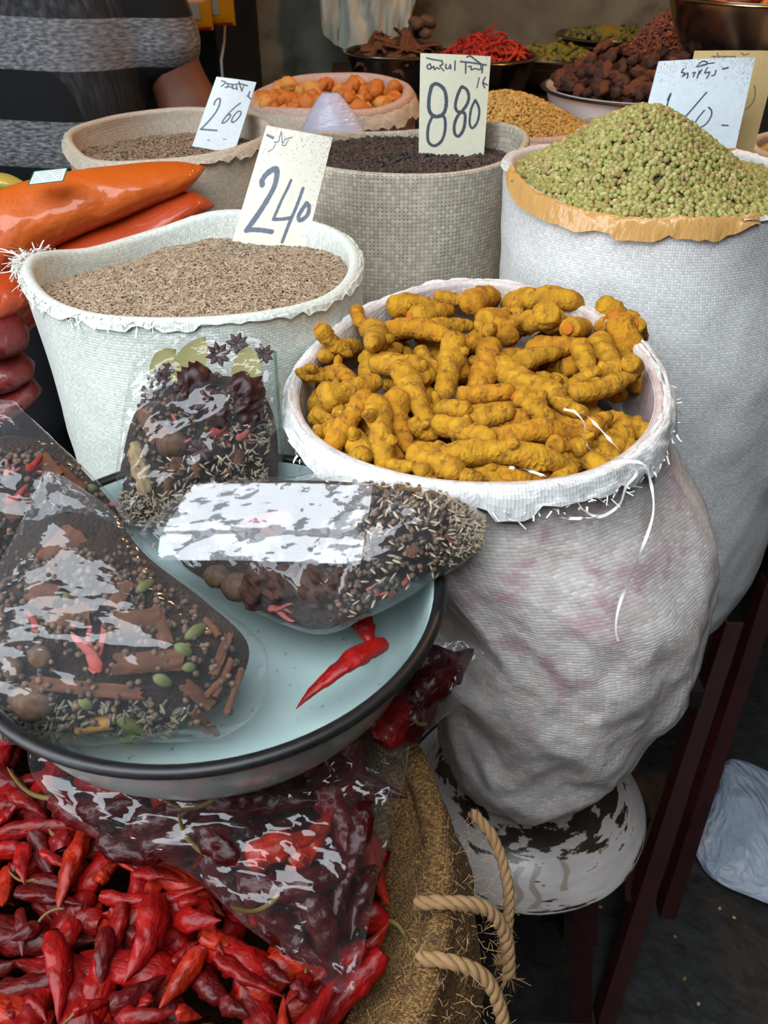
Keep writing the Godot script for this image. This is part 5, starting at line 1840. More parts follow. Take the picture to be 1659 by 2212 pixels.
func fill_seeds(called: String, label: String, cfg: Dictionary, h: Callable, inset: float, count: int, size: Vector3, vary: float, stand: float, lift: float, tones: Array, sd: int, m: Mesh, paint: Material, under: Color) -> void:
	var t := thing(called, label, "spice seeds")
	t.set_meta("kind", "stuff")
	var low := func(x, z): return h.call(x, z) - 0.002
	obj("heap", mound_mesh(cfg, low, inset * 0.6), mat(called + "_bed", under.linear_to_srgb(), 0.95), t)
	var s := scatter(cfg, h, inset, count, size, vary, stand, lift, tones, sd)
	grains("seed", m, paint, s[0], s[1], t)


func build_turmeric() -> void:
	var t := make_sack("turmeric", "woven_sack", "open white woven sack of turmeric fingers smeared with magenta dye", {
		"base": Vector3(0.160, 0.581, -0.655), "rim": Vector3(0.089, 1.086, -0.718), "fold": 0.015, "fold_y": 75.0, "slant": 0.5, "inside": 0.07, "lip": 0.005, "cols": 176, "dent": [Vector2(-0.135, -0.505), 0.188, 0.98, 1.03],
		"rings": [[0.0, 0.060, 0.160, -0.655], [0.07, 0.088, 0.161, -0.656], [0.18, 0.116, 0.165, -0.66], [0.36, 0.143, 0.170, -0.668], [0.6, 0.157, 0.166, -0.682], [0.82, 0.168, 0.132, -0.70], [1.0, 0.173, 0.089, -0.718]],
		"rr": [0.168, 0.168, 0.167, 0.165, 0.168, 0.176, 0.178, 0.174, 0.172, 0.172, 0.170, 0.168], "ry": [-0.004, -0.012, -0.018, -0.018, -0.020, -0.020, -0.018, -0.006, 0.012, 0.022, 0.018, 0.008]}, M.stained_weave)
	# a second set of coordinates: once round and once up, for the dye
	var body: MeshInstance3D = t.get_child(0)
	var arr := body.mesh.surface_get_arrays(0)
	var uv2 := PackedVector2Array()
	var vs: PackedVector3Array = arr[Mesh.ARRAY_VERTEX]
	var uvs: PackedVector2Array = arr[Mesh.ARRAY_TEX_UV]
	var most := 0.0
	for q in uvs:
		most = maxf(most, q.x)
	for k in vs.size():
		uv2.append(Vector2(uvs[k].x / most, clampf((vs[k].y - 0.581) / 0.505, 0.0, 1.0)))
	arr[Mesh.ARRAY_TEX_UV2] = uv2
	var m2 := ArrayMesh.new()
	m2.add_surface_from_arrays(Mesh.PRIMITIVE_TRIANGLES, arr)
	body.mesh = m2
	obj("folded_rim", sack_cuff(S.turmeric, 0.0, TAU, 0.012, 0.007, 0.5, 0.06, 0.005, 0.010), M.white_weave, t)
	obj("folded_rim", sack_cuff(S.turmeric, -0.5, 2.7, 0.020, 0.012, 0.6, 0.06, 0.001, 0.0), M.white_weave, t)
	var fr := obj("frayed_edge", frayed(S.turmeric, -0.4, 2.7, 150, 0.011, -0.013, 0.007, 0.0018, 15), M.tape, t)
	fr.set_meta("kind", "stuff")
	# loose tapes hanging off the rim
	for p in [
		[Vector3(0.1551, 1.1052, -0.6147), Vector3(0.1610, 1.1020, -0.6000), Vector3(0.1614, 1.0920, -0.5829), Vector3(0.1740, 1.0858, -0.5735), Vector3(0.1896, 1.0868, -0.5705), Vector3(0.2031, 1.0703, -0.5770), Vector3(0.1946, 1.0607, -0.5700), Vector3(0.1893, 1.0492, -0.5617), Vector3(0.1739, 1.0447, -0.5522), Vector3(0.1598, 1.0506, -0.5503), Vector3(0.1489, 1.0641, -0.5503), Vector3(0.1342, 1.0785, -0.5484)],
		[Vector3(0.1768, 1.0883, -0.5629), Vector3(0.2003, 1.0883, -0.5629), Vector3(0.2081, 1.0755, -0.5561), Vector3(0.2130, 1.0476, -0.5482), Vector3(0.2031, 1.0116, -0.5344), Vector3(0.1928, 0.9793, -0.5232), Vector3(0.1923, 0.9541, -0.5198), Vector3(0.1968, 0.9391, -0.5188)],
		[Vector3(0.1478, 1.1039, -0.6200), Vector3(0.1626, 1.1033, -0.6134), Vector3(0.1727, 1.0979, -0.6033), Vector3(0.1887, 1.0865, -0.5826)],
		[Vector3(0.0942, 1.0979, -0.5415), Vector3(0.1072, 1.0992, -0.5362), Vector3(0.1255, 1.0909, -0.5363)],
		[Vector3(0.1739, 1.0447, -0.5522), Vector3(0.1561, 1.0461, -0.5471), Vector3(0.1384, 1.0503, -0.5427)]]:
		tape(t, p)
	# what lies below the rim is filled by the lower fingers
	var hm := Hm.new(Vector2(-0.11, -0.92), Vector2(0.29, -0.53), 0.004, func(x, z):
		var d := Vector2(x - 0.089, z + 0.718).length()
		return 1.040 + (-0.70 - z) * 0.17 - 0.5 * maxf(0.0, d - 0.172))
	var heap_top := func(p: Vector2): return 1.082 + (-0.70 - p.y) * 0.17
	for k in 110:
		var r := rng.randf_range(0.0085, 0.0115)
		var p := hm.lowest(Vector2(0.089, -0.718), 0.155, r, 5, rng)
		var dir := Vector2.from_angle(rng.randf() * TAU) * rng.randf_range(0.014, 0.030)
		if (p + dir - Vector2(0.089, -0.718)).length() > 0.163 or (p - dir - Vector2(0.089, -0.718)).length() > 0.163:
			continue
		finger(hm.settle(p - dir, p + dir, r, 0.45, 0.6, heap_top.call(p) - 0.012), r, 900 + k, "")
	var special := {61: "upright turmeric finger standing against the near rim beside the tray", 63: "slim turmeric finger with a side knob under the loose white tape", 55: "long smooth turmeric finger along the far rim", 54: "turmeric finger at the far corner nearest the coriander", 0: "small pointed turmeric tip poking up by the cumin sack", 65: "slanting turmeric finger just behind the longest one", 59: "curved upright turmeric finger in the middle of the heap", 70: "strongly bent turmeric finger near the sack's far rim", 66: "thick long turmeric finger lying across the middle of the heap", 67: "longest turmeric finger, lying level along the near rim", 68: "stubby turmeric finger with an orange cut end on top of the heap", 60: "fattest turmeric finger, leaning on the dyed side of the rim"}
	for k in FINGERS.size() / 5:
		var a := Vector2(FINGERS[k * 5], FINGERS[k * 5 + 1])
		var b := Vector2(FINGERS[k * 5 + 2], FINGERS[k * 5 + 3])
		var r: float = FINGERS[k * 5 + 4]
		var e := hm.settle(a, b, r, 0.6, 0.9, heap_top.call((a + b) / 2.0) + 0.004)
		var low: float = maxf(0.0, heap_top.call((a + b) / 2.0) - 0.010 - (e[0].y + e[1].y) / 2.0)
		finger([e[0] + Vector3.UP * low, e[1] + Vector3.UP * low], r * 1.12, 100 + k, special.get(k, ""))


func finger(e: Array, r: float, sd: int, label: String) -> void:
	var ln: float = (e[0] as Vector3).distance_to(e[1])
	var o := obj("turmeric_finger", finger_mesh(ln, r, sd), M.turmeric if sd % 4 else M.turmeric_orange)
	o.transform = along(e[0], e[1], 0.4 * sin(sd * 3.0))
	if sd % 5 == 0:
		var half := -ln / 2.0 - r * 0.46
		obj("cut_end", Mb.new().tube([Vector3(half + r * 0.4, 0, 0), Vector3(half, 0, 0), Vector3(half - r * 0.06, 0, 0), Vector3(half - r * 0.10, 0, 0), Vector3(half - r * 0.12, 0, 0)], [r * 0.5, r * 0.56, r * 0.50, r * 0.28, 0.0001], 12).mesh(), M.turmeric_cut, o)
	tag(o, label if label else "dry yellow turmeric finger in the magenta smeared sack", "turmeric", "turmeric fingers in the open sack")


func tape(root: Node3D, p: Array) -> void:
	var c := Curve3D.new()
	for k in p.size():
		var d: Vector3 = (p[mini(k + 1, p.size() - 1)] - p[maxi(k - 1, 0)]) / 6.0
		c.add_point(p[k], -d, d)
	var pts := PackedVector3Array()
	var n := 60
	for k in n + 1:
		var s := c.get_baked_length() * k / n
		var q := c.sample_baked(s, true)
		var d := (c.sample_baked(minf(s + 0.002, c.get_baked_length())) - c.sample_baked(maxf(s - 0.002, 0.0))).normalized()
		var side := d.cross(Vector3(sin(k * 0.21), cos(k * 0.17), 0.6)).normalized() * 0.0013
		pts.append(q - side)
		pts.append(q + side)
	obj("loose_tape", Mb.new().sheet(pts, 2).mesh(), M.tape, root)


# ---------------------------------------------------------------- bowls at the back
func bowl(called: String, label: String, at: Vector3, r: float, depth: float, foot: float, shell: Material, edge: Material) -> void:
	var t := thing(called, label, "bowl", "", at - Vector3.UP * depth)
	var p := PackedVector2Array([Vector2(0.001, 0)])
	for k in 9:
		var s := k / 8.0
		p.append(Vector2(lerpf(foot, r, pow(s, 0.6)), depth * pow(s, 1.25) + 0.0005 * k))
	p.append(Vector2(r - 0.003, depth))
	for k in range(8, -1, -1):
		var s := k / 8.0
		p.append(Vector2(lerpf(foot, r, pow(s, 0.6)) - 0.003, depth * pow(s, 1.25) + 0.003))
	p.append(Vector2(0.001, 0.003))
	obj("bowl_shell", Mb.new().lathe(p, 56).mesh(), shell, t)
	var ring := PackedVector2Array()
	for k in 9:
		var a := TAU * k / 8.0
		ring.append(Vector2(r + 0.002 + 0.006 * cos(a), depth + 0.0025 * sin(a)))
	obj("rolled_rim", Mb.new().lathe(ring, 56).mesh(), edge, t)


# fills a bowl with loose pieces; dome says how far the heap rises at its middle
func heap(at: Vector3, r: float, dome: float, count: int, ln: float, rad: float, sink: float, make: Callable) -> void:
	var hm := Hm.new(Vector2(at.x - r - 0.03, at.z - r - 0.03), Vector2(at.x + r + 0.03, at.z + r + 0.03), maxf(rad * 0.4, 0.003), func(x, z):
		var d := Vector2(x - at.x, z - at.z).length() / r
		return at.y - 0.012 + dome * maxf(0.0, 0.5 + 0.5 * cos(PI * minf(d, 1.0))) - 0.4 * maxf(0.0, d - 1.0))
	for k in count:
		var p := hm.lowest(Vector2(at.x, at.z), r - rad - ln * 0.2, rad, 3, rng)
		var dir := Vector2.from_angle(rng.randf() * TAU) * (ln / 2.0 - rad * 0.5)
		var d := Vector2(at.x, at.z).distance_to(p) / r
		var cap := at.y - 0.012 + dome * (0.5 + 0.5 * cos(PI * minf(d, 1.0))) + rad * 2.6
		make.call(hm.settle(p - dir, p + dir, rad, sink, 0.8, cap), k)


func heap_bed(called: String, label: String, at: Vector3, r: float, dome: float, paint: Material) -> void:
	var p := PackedVector2Array()
	for k in 12:
		var d := 1.0 - k / 11.0
		p.append(Vector2(maxf(r * d, 0.001), -0.016 + dome * (0.5 + 0.5 * cos(PI * d))))
	var o := obj(called, Mb.new().lathe(p, 32).mesh(), paint, null, at)
	tag(o, label, "spice dust", "", "stuff")


func build_back_bowls() -> void:
	var q: Vector3
	# black cardamom in the white enamel bowl
	q = Vector3(0.455, 1.156, -1.72)
	bowl("enamel_bowl", "white enamel bowl heaped with rusty black cardamom pods", q, 0.160, 0.10, 0.095, M.enamel_white, M.enamel_edge)
	heap_bed("cardamom_crumbs", "brown crumbs under the black cardamom pods", q, 0.145, 0.066, M.spice_dust)
	heap(q, 0.150, 0.085, 200, 0.030, 0.0088, 0.35, func(e, k):
		var o := obj("black_cardamom_pod", ovoid(0.0145 + 0.003 * (k % 3), 0.0095, 0.75, 500 + k % 9, 16, 12, 0.9), [M.black_pod, M.black_pod_rust, M.black_pod_rust, M.black_pod][k % 4])
		o.transform = along(e[0], e[1], k * 0.7)
		tag(o, "rusty brown black cardamom pod in the white enamel bowl", "cardamom", "black cardamom pods in the enamel bowl"))
	# cinnamon and nutmeg
	q = Vector3(0.025, 1.163, -2.10)
	bowl("steel_bowl", "steel bowl of cinnamon bark and nutmeg by the grey wall", q, 0.108, 0.075, 0.07, M.steel, M.steel)
	heap_bed("cinnamon_crumbs", "brown crumbs under the strips of cinnamon bark", q, 0.10, 0.012, M.spice_dust)
	heap(q, 0.098, 0.016, 34, 0.11, 0.006, 0.2, func(e, k):
		var o := obj("cinnamon_bark", bark_mesh(0.085 + 0.02 * (k % 3), 0.026, 1.8, 0.0016, 520 + k % 7), M.cinnamon)
		o.transform = along(e[0], e[1], 0.3 * sin(k))
		tag(o, "long curled strip of cinnamon bark in the steel bowl", "cinnamon", "cinnamon strips in the steel bowl"))
	heap(q + Vector3(0.055, 0.03, -0.01), 0.04, 0.012, 13, 0.024, 0.0115, 0.1, func(e, k):
		var o := obj("nutmeg", ovoid(0.0145, 0.0118, 0.08, 540 + k % 4), M.nutmeg)
		o.transform = along(e[0], e[1])
		tag(o, "brown nutmeg beside the cinnamon in the steel bowl", "nutmeg", "nutmegs in the steel bowl"))
	# red mace
	q = Vector3(0.213, 1.166, -2.02)
	bowl("steel_bowl", "steel bowl heaped with bright red mace", q, 0.105, 0.075, 0.07, M.steel, M.steel)
	heap_bed("mace_crumbs", "red crumbs under the heaped mace", q, 0.098, 0.045, M.mace_red)
	mat("mace_orange", Color(0.72, 0.24, 0.07), 0.7)
	heap(q, 0.094, 0.046, 150, 0.045, 0.0055, 0.4, func(e, k):
		var o := obj("mace_blade", mace_mesh(0.045, 0.010, 560 + k % 10, 2 + k % 2), [M.mace_red, M.mace_red, M.mace_dusty, M.mace_orange][k % 4])
		o.transform = along(e[0], e[1], k * 0.9)
		tag(o, "bright red blade of mace in the heaped steel bowl", "mace", "red mace in the steel bowl"))
	# green cardamom, twice
	for g in [[Vector3(0.40, 1.132, -2.26), 0.10, 0.044, 150, "yellow green cardamom pod in the steel bowl behind the mace", "steel bowl of yellow green cardamom behind the red mace"], [Vector3(0.57, 1.15, -2.46), 0.125, 0.04, 130, "grey green cardamom pod in the far wide steel dish", "wide steel dish of green pods at the very back"]]:
		q = g[0]
		bowl("steel_bowl", g[5], q, g[1] + 0.006, 0.068, 0.06, M.steel, M.steel)
		heap_bed("cardamom_dust", "green dust under the pods in the " + ("far dish" if g[1] > 0.11 else "bowl behind the mace"), q, g[1], g[2], M.yellow_pod)
		var far: bool = g[1] > 0.11
		var name_of: String = g[4]
		heap(q, g[1] - 0.005, g[2], g[3], 0.02, 0.0055, 0.3, func(e, k):
			var o := obj("green_cardamom_pod", ovoid(0.0105, 0.0055, 0.14, 580 + k % 6, 10, 8, 1.2), M.green_pod if far or k % 3 == 0 else M.yellow_pod)
			o.transform = along(e[0], e[1], k)
			tag(o, name_of, "cardamom", "green cardamom in the far dish" if far else "green cardamom behind the mace"))
	# small reddish buds heaped behind the black cardamom
	q = Vector3(0.575, 1.165, -1.99)
	bowl("steel_bowl", "steel bowl of small rust red buds behind the black cardamom", q, 0.105, 0.075, 0.07, M.steel, M.steel)
	var cfg := {"rim": q, "rr": flat(0.10), "ry": flat(0.0)}
	fill_seeds("clove_buds", "tall heap of small rust red buds at the back", cfg, func(x, z):
		var d := minf(Vector2(x - 0.575, z + 1.99).length() / 0.1, 1.0)
		return 1.160 + 0.085 * (0.5 + 0.5 * cos(PI * d * 0.95)), 0.004, 2200, Vector3(0.013, 0.0052, 0.0052), 0.3, 0.8, 0.004, [Color(0.13, 0.035, 0.02), Color(0.19, 0.06, 0.03), Color(0.07, 0.025, 0.018)], 47, M.seed_mesh, M.seed, Color(0.08, 0.03, 0.02))
	# almonds
	q = Vector3(0.665, 1.298, -1.735)
	bowl("steel_bowl", "large steel bowl of almonds standing above the cards", q, 0.165, 0.10, 0.10, M.steel, M.steel)
	heap_bed("almond_dust", "brown dust under the almonds", q, 0.155, 0.03, M.almond)
	heap(q, 0.150, 0.034, 120, 0.026, 0.0075, 0.3, func(e, k):
		var o := obj("almond", ovoid(0.0135, 0.0085, 0.1, 600 + k % 5, 12, 9, 1.1), M.almond if k % 4 else M.apricot)
		o.transform = along(e[0], e[1], k * 0.8)
		tag(o, "brown almond in the large steel bowl", "almond", "almonds in the large steel bowl"))


func build_cards() -> void:
	var paint := func(called: String, im: ImageTexture): return mat(called, Color.WHITE, 0.55, {"albedo_texture": im, "texture_repeat": false})
	var ink := Color(0.22, 0.25, 0.31)
	card("price_card", "speckled cream card reading 240 stuck in the front cumin", [Vector3(-0.1369, 1.2265, -1.0750), Vector3(-0.0602, 1.2134, -1.0750), Vector3(-0.1055, 1.0619, -1.0350), Vector3(-0.1971, 1.0713, -1.0350)],
		paint.call("card_240", card_print(Vector2i(384, 640), Color(0.93, 0.92, 0.86), Color(0.40, 0.44, 0.50), INK_240, 0.75, Color(0.55, 0.40, 0.22), 1)), M.card_edge)
	card("price_card", "small white card reading 260 stuck in the beige sack", [Vector3(-0.2467, 1.2257, -1.4000), Vector3(-0.1886, 1.2183, -1.4000), Vector3(-0.2268, 1.1254, -1.3700), Vector3(-0.2892, 1.1360, -1.3700)],
		paint.call("card_260", card_print(Vector2i(320, 560), Color(0.91, 0.94, 0.95), Color(0.36, 0.39, 0.42), INK_260, 0.05, Color(0.6, 0.6, 0.6), 2)), M.card_edge)
	card("price_card", "cream card reading 880 stuck in the black peppercorns", [Vector3(0.0520, 1.2594, -1.3800), Vector3(0.1531, 1.2553, -1.3800), Vector3(0.1484, 1.1208, -1.3450), Vector3(0.0514, 1.1274, -1.3450)],
		paint.call("card_880", card_print(Vector2i(384, 560), Color(0.87, 0.86, 0.76), ink, INK_880, 0.06, Color(0.5, 0.5, 0.4), 3)), M.card_edge)
	card("price_card", "speckled white card reading 140 standing behind the coriander heap", [Vector3(0.3433, 1.2750, -1.2000), Vector3(0.4632, 1.2797, -1.2000), Vector3(0.4506, 1.1807, -1.1650), Vector3(0.3232, 1.1751, -1.1650)],
		paint.call("card_140", card_print(Vector2i(480, 448), Color(0.86, 0.91, 0.94), ink, INK_140, 0.9, Color(0.52, 0.36, 0.20), 4)), M.card_edge)
	card("price_card", "blank edged cream card behind the 140 card", [Vector3(0.4085, 1.2773, -1.2700), Vector3(0.5194, 1.2773, -1.2700), Vector3(0.5028, 1.1496, -1.2350), Vector3(0.3950, 1.1496, -1.2350)],
		paint.call("card_cream", card_print(Vector2i(384, 480), Color(0.83, 0.72, 0.50), Color(0.45, 0.38, 0.26), INK_CREAM, 0.15, Color(0.5, 0.4, 0.22), 5)), M.card_edge)


func build_chilli_sack() -> void:
	var cfg := {"base": Vector3(-0.2, 0.0, -0.37), "rim": Vector3(-0.205, 0.825, -0.38), "fold": 0.012, "fold_y": 30.0, "inside": 0.10, "lip": 0.012, "tile": 0.04,
		"rings": [[0.0, 0.22, -0.19, -0.37], [0.08, 0.27, -0.19, -0.37], [0.4, 0.295, -0.19, -0.375], [0.7, 0.285, -0.195, -0.38], [0.9, 0.265, -0.20, -0.38], [1.0, 0.255, -0.205, -0.38]],
		"rr": [0.262, 0.258, 0.25, 0.245, 0.25, 0.26, 0.262, 0.262, 0.262, 0.262, 0.262, 0.264], "ry": [-0.012, -0.025, -0.03, -0.03, -0.02, 0.0, 0.0, 0.0, 0.0, 0.010, 0.018, 0.008]}
	var t := make_sack("chilli", "burlap_sack", "brown burlap sack of dried red chillies with a rope round its rim", cfg, M.jute)
	obj("rolled_rim", sack_cuff(cfg, 0.0, TAU, 0.10, 0.026, 0.4, 0.04, 0.026, 0.060, 0.020), M.jute, t)
	rope(t, [rim_point(cfg, -0.16, 0.018, 0.018), rim_point(cfg, -0.10, 0.034, 0.004), rim_point(cfg, -0.02, 0.044, -0.022), rim_point(cfg, 0.05, 0.044, -0.052), rim_point(cfg, 0.08, 0.040, -0.08)], 0.0048, 3)
	rope(t, [rim_point(cfg, 0.14, -0.030, 0.026), rim_point(cfg, 0.13, -0.006, 0.028), rim_point(cfg, 0.11, 0.022, 0.016), rim_point(cfg, 0.12, 0.040, -0.015), rim_point(cfg, 0.16, 0.046, -0.05)], 0.0055, 4)
	rope(t, [rim_point(cfg, 0.30, -0.020, 0.026), rim_point(cfg, 0.28, 0.006, 0.024), rim_point(cfg, 0.27, 0.030, 0.006), rim_point(cfg, 0.30, 0.046, -0.03), rim_point(cfg, 0.36, 0.05, -0.055)], 0.0055, 5)
	var b := Mb.new()
	var r := RandomNumberGenerator.new()
	r.seed = 8
	for k in 900:
		var a := r.randf_range(-0.12, 0.75)
		var w := r.randf_range(-0.03, 0.045)
		var p := rim_point(cfg, a, w, 0.026 - 14.0 * maxf(0.0, w) * maxf(0.0, w) * 2.0 + r.randf_range(-0.004, 0.006))
		var d := Vector3(r.randf_range(-0.6, 1), r.randf_range(-0.7, 0.7), r.randf_range(-1, 1)).normalized()
		strip(b, p, d, r.randf_range(0.003, 0.009), 0.0005, r)
	obj("loose_fibres", b.mesh(), M.jute_rope, t).set_meta("kind", "stuff")
	# the chillies
	var inner := func(p: Vector2): return (p - Vector2(-0.205, -0.38)).length() < 0.236
	var hm := Hm.new(Vector2(-0.48, -0.66), Vector2(0.08, -0.10), 0.005, func(x, z):
		var d := Vector2(x + 0.205, z + 0.38).length()
		return 0.806 + 0.02 * smoothstep(-0.35, -0.6, z) - 0.6 * maxf(0.0, d - 0.24))
	var tones := [M.chilli_deep, M.chilli_bright, M.chilli_orange, M.chilli_dark]
	for k in 170:
		var rad := rng.randf_range(0.0085, 0.0125)
		var p := hm.lowest(Vector2(-0.205, -0.38), 0.21, rad, 4, rng)
		var dir := Vector2.from_angle(rng.randf() * TAU) * rng.randf_range(0.026, 0.044)
		if not (inner.call(p + dir) and inner.call(p - dir)):
			continue
		chilli(hm.settle(p - dir, p + dir, rad, 0.5, 0.6, 0.832), rad, 1200 + k, tones[[0, 3, 1, 0, 2][k % 5]], "")
	var special := {28: "broad chilli pointing at the viewer beside the long dark one", 32: "small pointed chilli at the foot of the burlap rim", 30: "ribbed blunt chilli under the bag's lower edge", 29: "short thick chilli with a torn end beside the plump one", 27: "long dark chilli lying level at the near edge", 26: "thick chilli standing between two level ones", 35: "plump glossy chilli standing out in the middle of the heap", 36: "orange red chilli pointing down at the near edge of the heap", 33: "long level chilli lying along the far side of the heap", 34: "slim level chilli with a pinched tip above the plump one", 23: "dull curved chilli with a pale stem", 31: "dark pointed chilli beside the plastic bag's hanging corner"}
	for k in CHILLIES.size() / 6:
		var a := Vector2(CHILLIES[k * 6], CHILLIES[k * 6 + 1])
		var c := Vector2(CHILLIES[k * 6 + 2], CHILLIES[k * 6 + 3])
		chilli(hm.settle(a, c, CHILLIES[k * 6 + 4], 0.6, 0.5, 0.846), CHILLIES[k * 6 + 4], 60 + k, tones[CHILLIES[k * 6 + 5]], special.get(k, ""))


func chilli(e: Array, r: float, sd: int, paint: Material, label: String) -> void:
	var o := obj("dried_red_chilli", chilli_mesh((e[0] as Vector3).distance_to(e[1]), r, sd, 0.22 * sin(sd * 2.0)), paint)
	o.transform = along(e[0], e[1], 0.9 * sin(sd * 1.3))
	if sd % 9 == 2:
		obj("stem", stem_mesh(-(e[0] as Vector3).distance_to(e[1]) / 2.0, r * 0.5, 0.02, 0.4), M.stem, o)
	tag(o, label if label else "glossy wrinkled dried red chilli in the burlap sack", "chilli", "dried red chillies in the burlap sack")


func rope(root: Node3D, p: Array, r: float, sd: int) -> void:
	var c := Curve3D.new()
	for k in p.size():
		var d: Vector3 = (p[mini(k + 1, p.size() - 1)] - p[maxi(k - 1, 0)]) / 6.0
		c.add_point(p[k], -d, d)
	var b := Mb.new()
	var n := int(c.get_baked_length() / 0.0025)
	var w := FastNoiseLite.new()
	w.seed = sd
	w.frequency = 0.25
	for ply in 3:
		var pts := PackedVector3Array()
		var rad := PackedFloat32Array()
		for k in n + 1:
			var s := c.get_baked_length() * k / n
			var q := c.sample_baked(s, true)
			var d := (c.sample_baked(minf(s + 0.002, c.get_baked_length())) - c.sample_baked(maxf(s - 0.002, 0.0))).normalized()
			var x := d.cross(Vector3(0.3, 1, 0.2)).normalized()
			var a := s / (r * 5.0) * TAU + ply * TAU / 3.0
			pts.append(q + (x * cos(a) + d.cross(x) * sin(a)) * r * 0.5)
			rad.append(r * 0.56)
		b.tube(pts, rad, 7, 1.0, w, 0.3)
	var rr := RandomNumberGenerator.new()
	rr.seed = sd
	for k in 70:
		var q: Vector3 = p[-1] if k % 2 else c.sample_baked(c.get_baked_length() * rr.randf())
		strip(b, q, Vector3(rr.randf_range(-1, 1), rr.randf_range(-1, 0.4), rr.randf_range(-1, 1)).normalized(), rr.randf_range(0.004, 0.014), 0.0006, rr)
	obj("rope", b.mesh(), M.jute_rope, root)


func build_tray() -> void:
	# bagged long chillies under the tray
	var t := thing("chilli_bag", "crumpled clear bag of long dark chillies drooping from under the tray", "plastic bag")
	obj("film", bag_mesh(BAG_CHILLI, 70, 72, 0.012, 420.0), M.clear_film, t)
	for k in BAGGED_CHILLIES.size():
		var e: Array = BAGGED_CHILLIES[k]
		var face: Vector3 = bag_section(BAG_CHILLI, (e[0] + e[2]) / 2.0)[2].normalized()
		var a: Vector3 = bag_point(BAG_CHILLI, e[0], e[1]) - face * (0.009 + e[4] * 0.5)
		var b: Vector3 = bag_point(BAG_CHILLI, e[2], e[3]) - face * (0.009 + e[4] * 0.5)
		var ln := maxf(a.distance_to(b) * 1.25, 0.05)
		var o := obj("long_dark_chilli", chilli_mesh(ln, e[4] * 1.15, 700 + k, 0.25 * sin(k * 2.0), 0.4), [M.chilli_maroon, M.chilli_dark, M.chilli_orange][e[5]])
		o.transform = along(a, b, 0.5)
		if k % 5 == 0:
			obj("stem", stem_mesh(-ln / 2.0, 0.0045, 0.04, 0.5), M.stem, o)
		tag(o, "long maroon chilli inside the crumpled clear bag under the tray", "chilli", "long chillies in the crumpled bag")
	for k in 14:
		var s0 := rng.randf_range(0.05, 0.6)
		var w0 := rng.randf_range(-0.5, 0.5)
		var a := bag_point(BAG_CHILLI, s0, w0, -0.5)
		var b := bag_point(BAG_CHILLI, s0 + rng.randf_range(0.05, 0.18), clampf(w0 + rng.randf_range(-0.25, 0.25), -0.55, 0.55), -0.5)
		var o := obj("long_dark_chilli", chilli_mesh(clampf(a.distance_to(b), 0.05, 0.09), 0.013, 760 + k, 0.2, 0.4), M.chilli_maroon)
		o.transform = along(a, b, 0.3)
		tag(o, "long maroon chilli inside the crumpled clear bag under the tray", "chilli", "long chillies in the crumpled bag")
	t = thing("chilli_bag", "clear bag with a blunt dark chilli poking out beside the dyed sack", "plastic bag")
	obj("film", bag_mesh(BAG_CHILLI_SIDE, 44, 48, 0.007, 480.0, 1.0, 1.0, 0.0, 1.0, 3.0), M.clear_film, t)
	for e in [[Vector3(0.0190, 0.9150, -0.4742), Vector3(0.0769, 0.9120, -0.5332), 0.0135, 810], [Vector3(0.0075, 0.9050, -0.4471), Vector3(0.0510, 0.9000, -0.4952), 0.014, 811], [Vector3(0.0283, 0.9050, -0.5223), Vector3(0.0633, 0.9050, -0.5362), 0.012, 812], [Vector3(0.0002, 0.9100, -0.4384), Vector3(0.0194, 0.9150, -0.4918), 0.013, 813]]:
		var ln: float = (e[0] as Vector3).distance_to(e[1])
		var o := obj("long_dark_chilli", chilli_mesh(ln, e[2], e[3], 0.15, 0.35), M.chilli_maroon if e[3] != 813 else M.chilli_deep)
		o.transform = along(e[0], e[1], 0.4)
		if e[3] == 811:
			obj("stem", stem_mesh(-ln / 2.0 + 0.05, 0.005, 0.05, 0.7), M.stem, o)
		tag(o, "blunt dark chilli pointing at the dyed sack" if e[3] == 810 else "dark chilli folded into the small clear bag beside the sack", "chilli", "chillies in the small side bag")
	# the tray
	t = thing("enamel_tray", "wide pale enamel tray with a worn black rim holding spice bags", "tray", "", Vector3(-0.135, 0.944, -0.505))
	var prof := PackedVector2Array()
	for p in [[0.001, 0.0], [0.134, 0.0], [0.149, 0.005], [0.160, 0.022], [0.168, 0.046], [0.173, 0.064], [0.176, 0.073], [0.179, 0.0755], [0.175, 0.0765], [0.170, 0.066], [0.165, 0.047], [0.157, 0.024], [0.146, 0.009], [0.132, 0.0045], [0.001, 0.0045]]:
		prof.append(Vector2(p[0], p[1]))
	obj("tray_shell", Mb.new().lathe(prof, 96).mesh(), M.enamel, t)
	var ring := PackedVector2Array()
	for k in 13:
		var a := TAU * k / 12.0
		ring.append(Vector2(0.1785 + 0.0050 * cos(a), 0.0745 + 0.0042 * sin(a)))
	obj("black_rim", Mb.new().lathe(ring, 96).mesh(), M.enamel_edge, t)
	# two chillies in the tray
	for e in [[Vector3(-0.0026, 0.9850, -0.4687), Vector3(-0.0595, 0.9750, -0.4145), 0.0088, 830, "bright red curved chilli lying in the enamel tray"], [Vector3(-0.0215, 0.9750, -0.5113), Vector3(-0.0076, 0.9820, -0.4677), 0.0085, 831, "dark red chilli half under the folded bag in the tray"]]:
		var o := obj("dried_red_chilli", chilli_mesh((e[0] as Vector3).distance_to(e[1]), e[2], e[3], 0.22, 0.3), M.chilli_bright if e[3] == 830 else M.chilli_deep)
		o.transform = along(e[0], e[1], 0.3)
		tag(o, e[4], "chilli")
	# spice bags: an even filling, the pieces pressed against the film, and the film
	spice_bag("upright clear bag of bay leaves and dark spices behind the tray", BAG_UPRIGHT, 0.02, 0.62, 0.010, 420.0, 1)
	pack_bag(IN_UPRIGHT, BAG_UPRIGHT, "in the upright bag", 0.004, 2000)
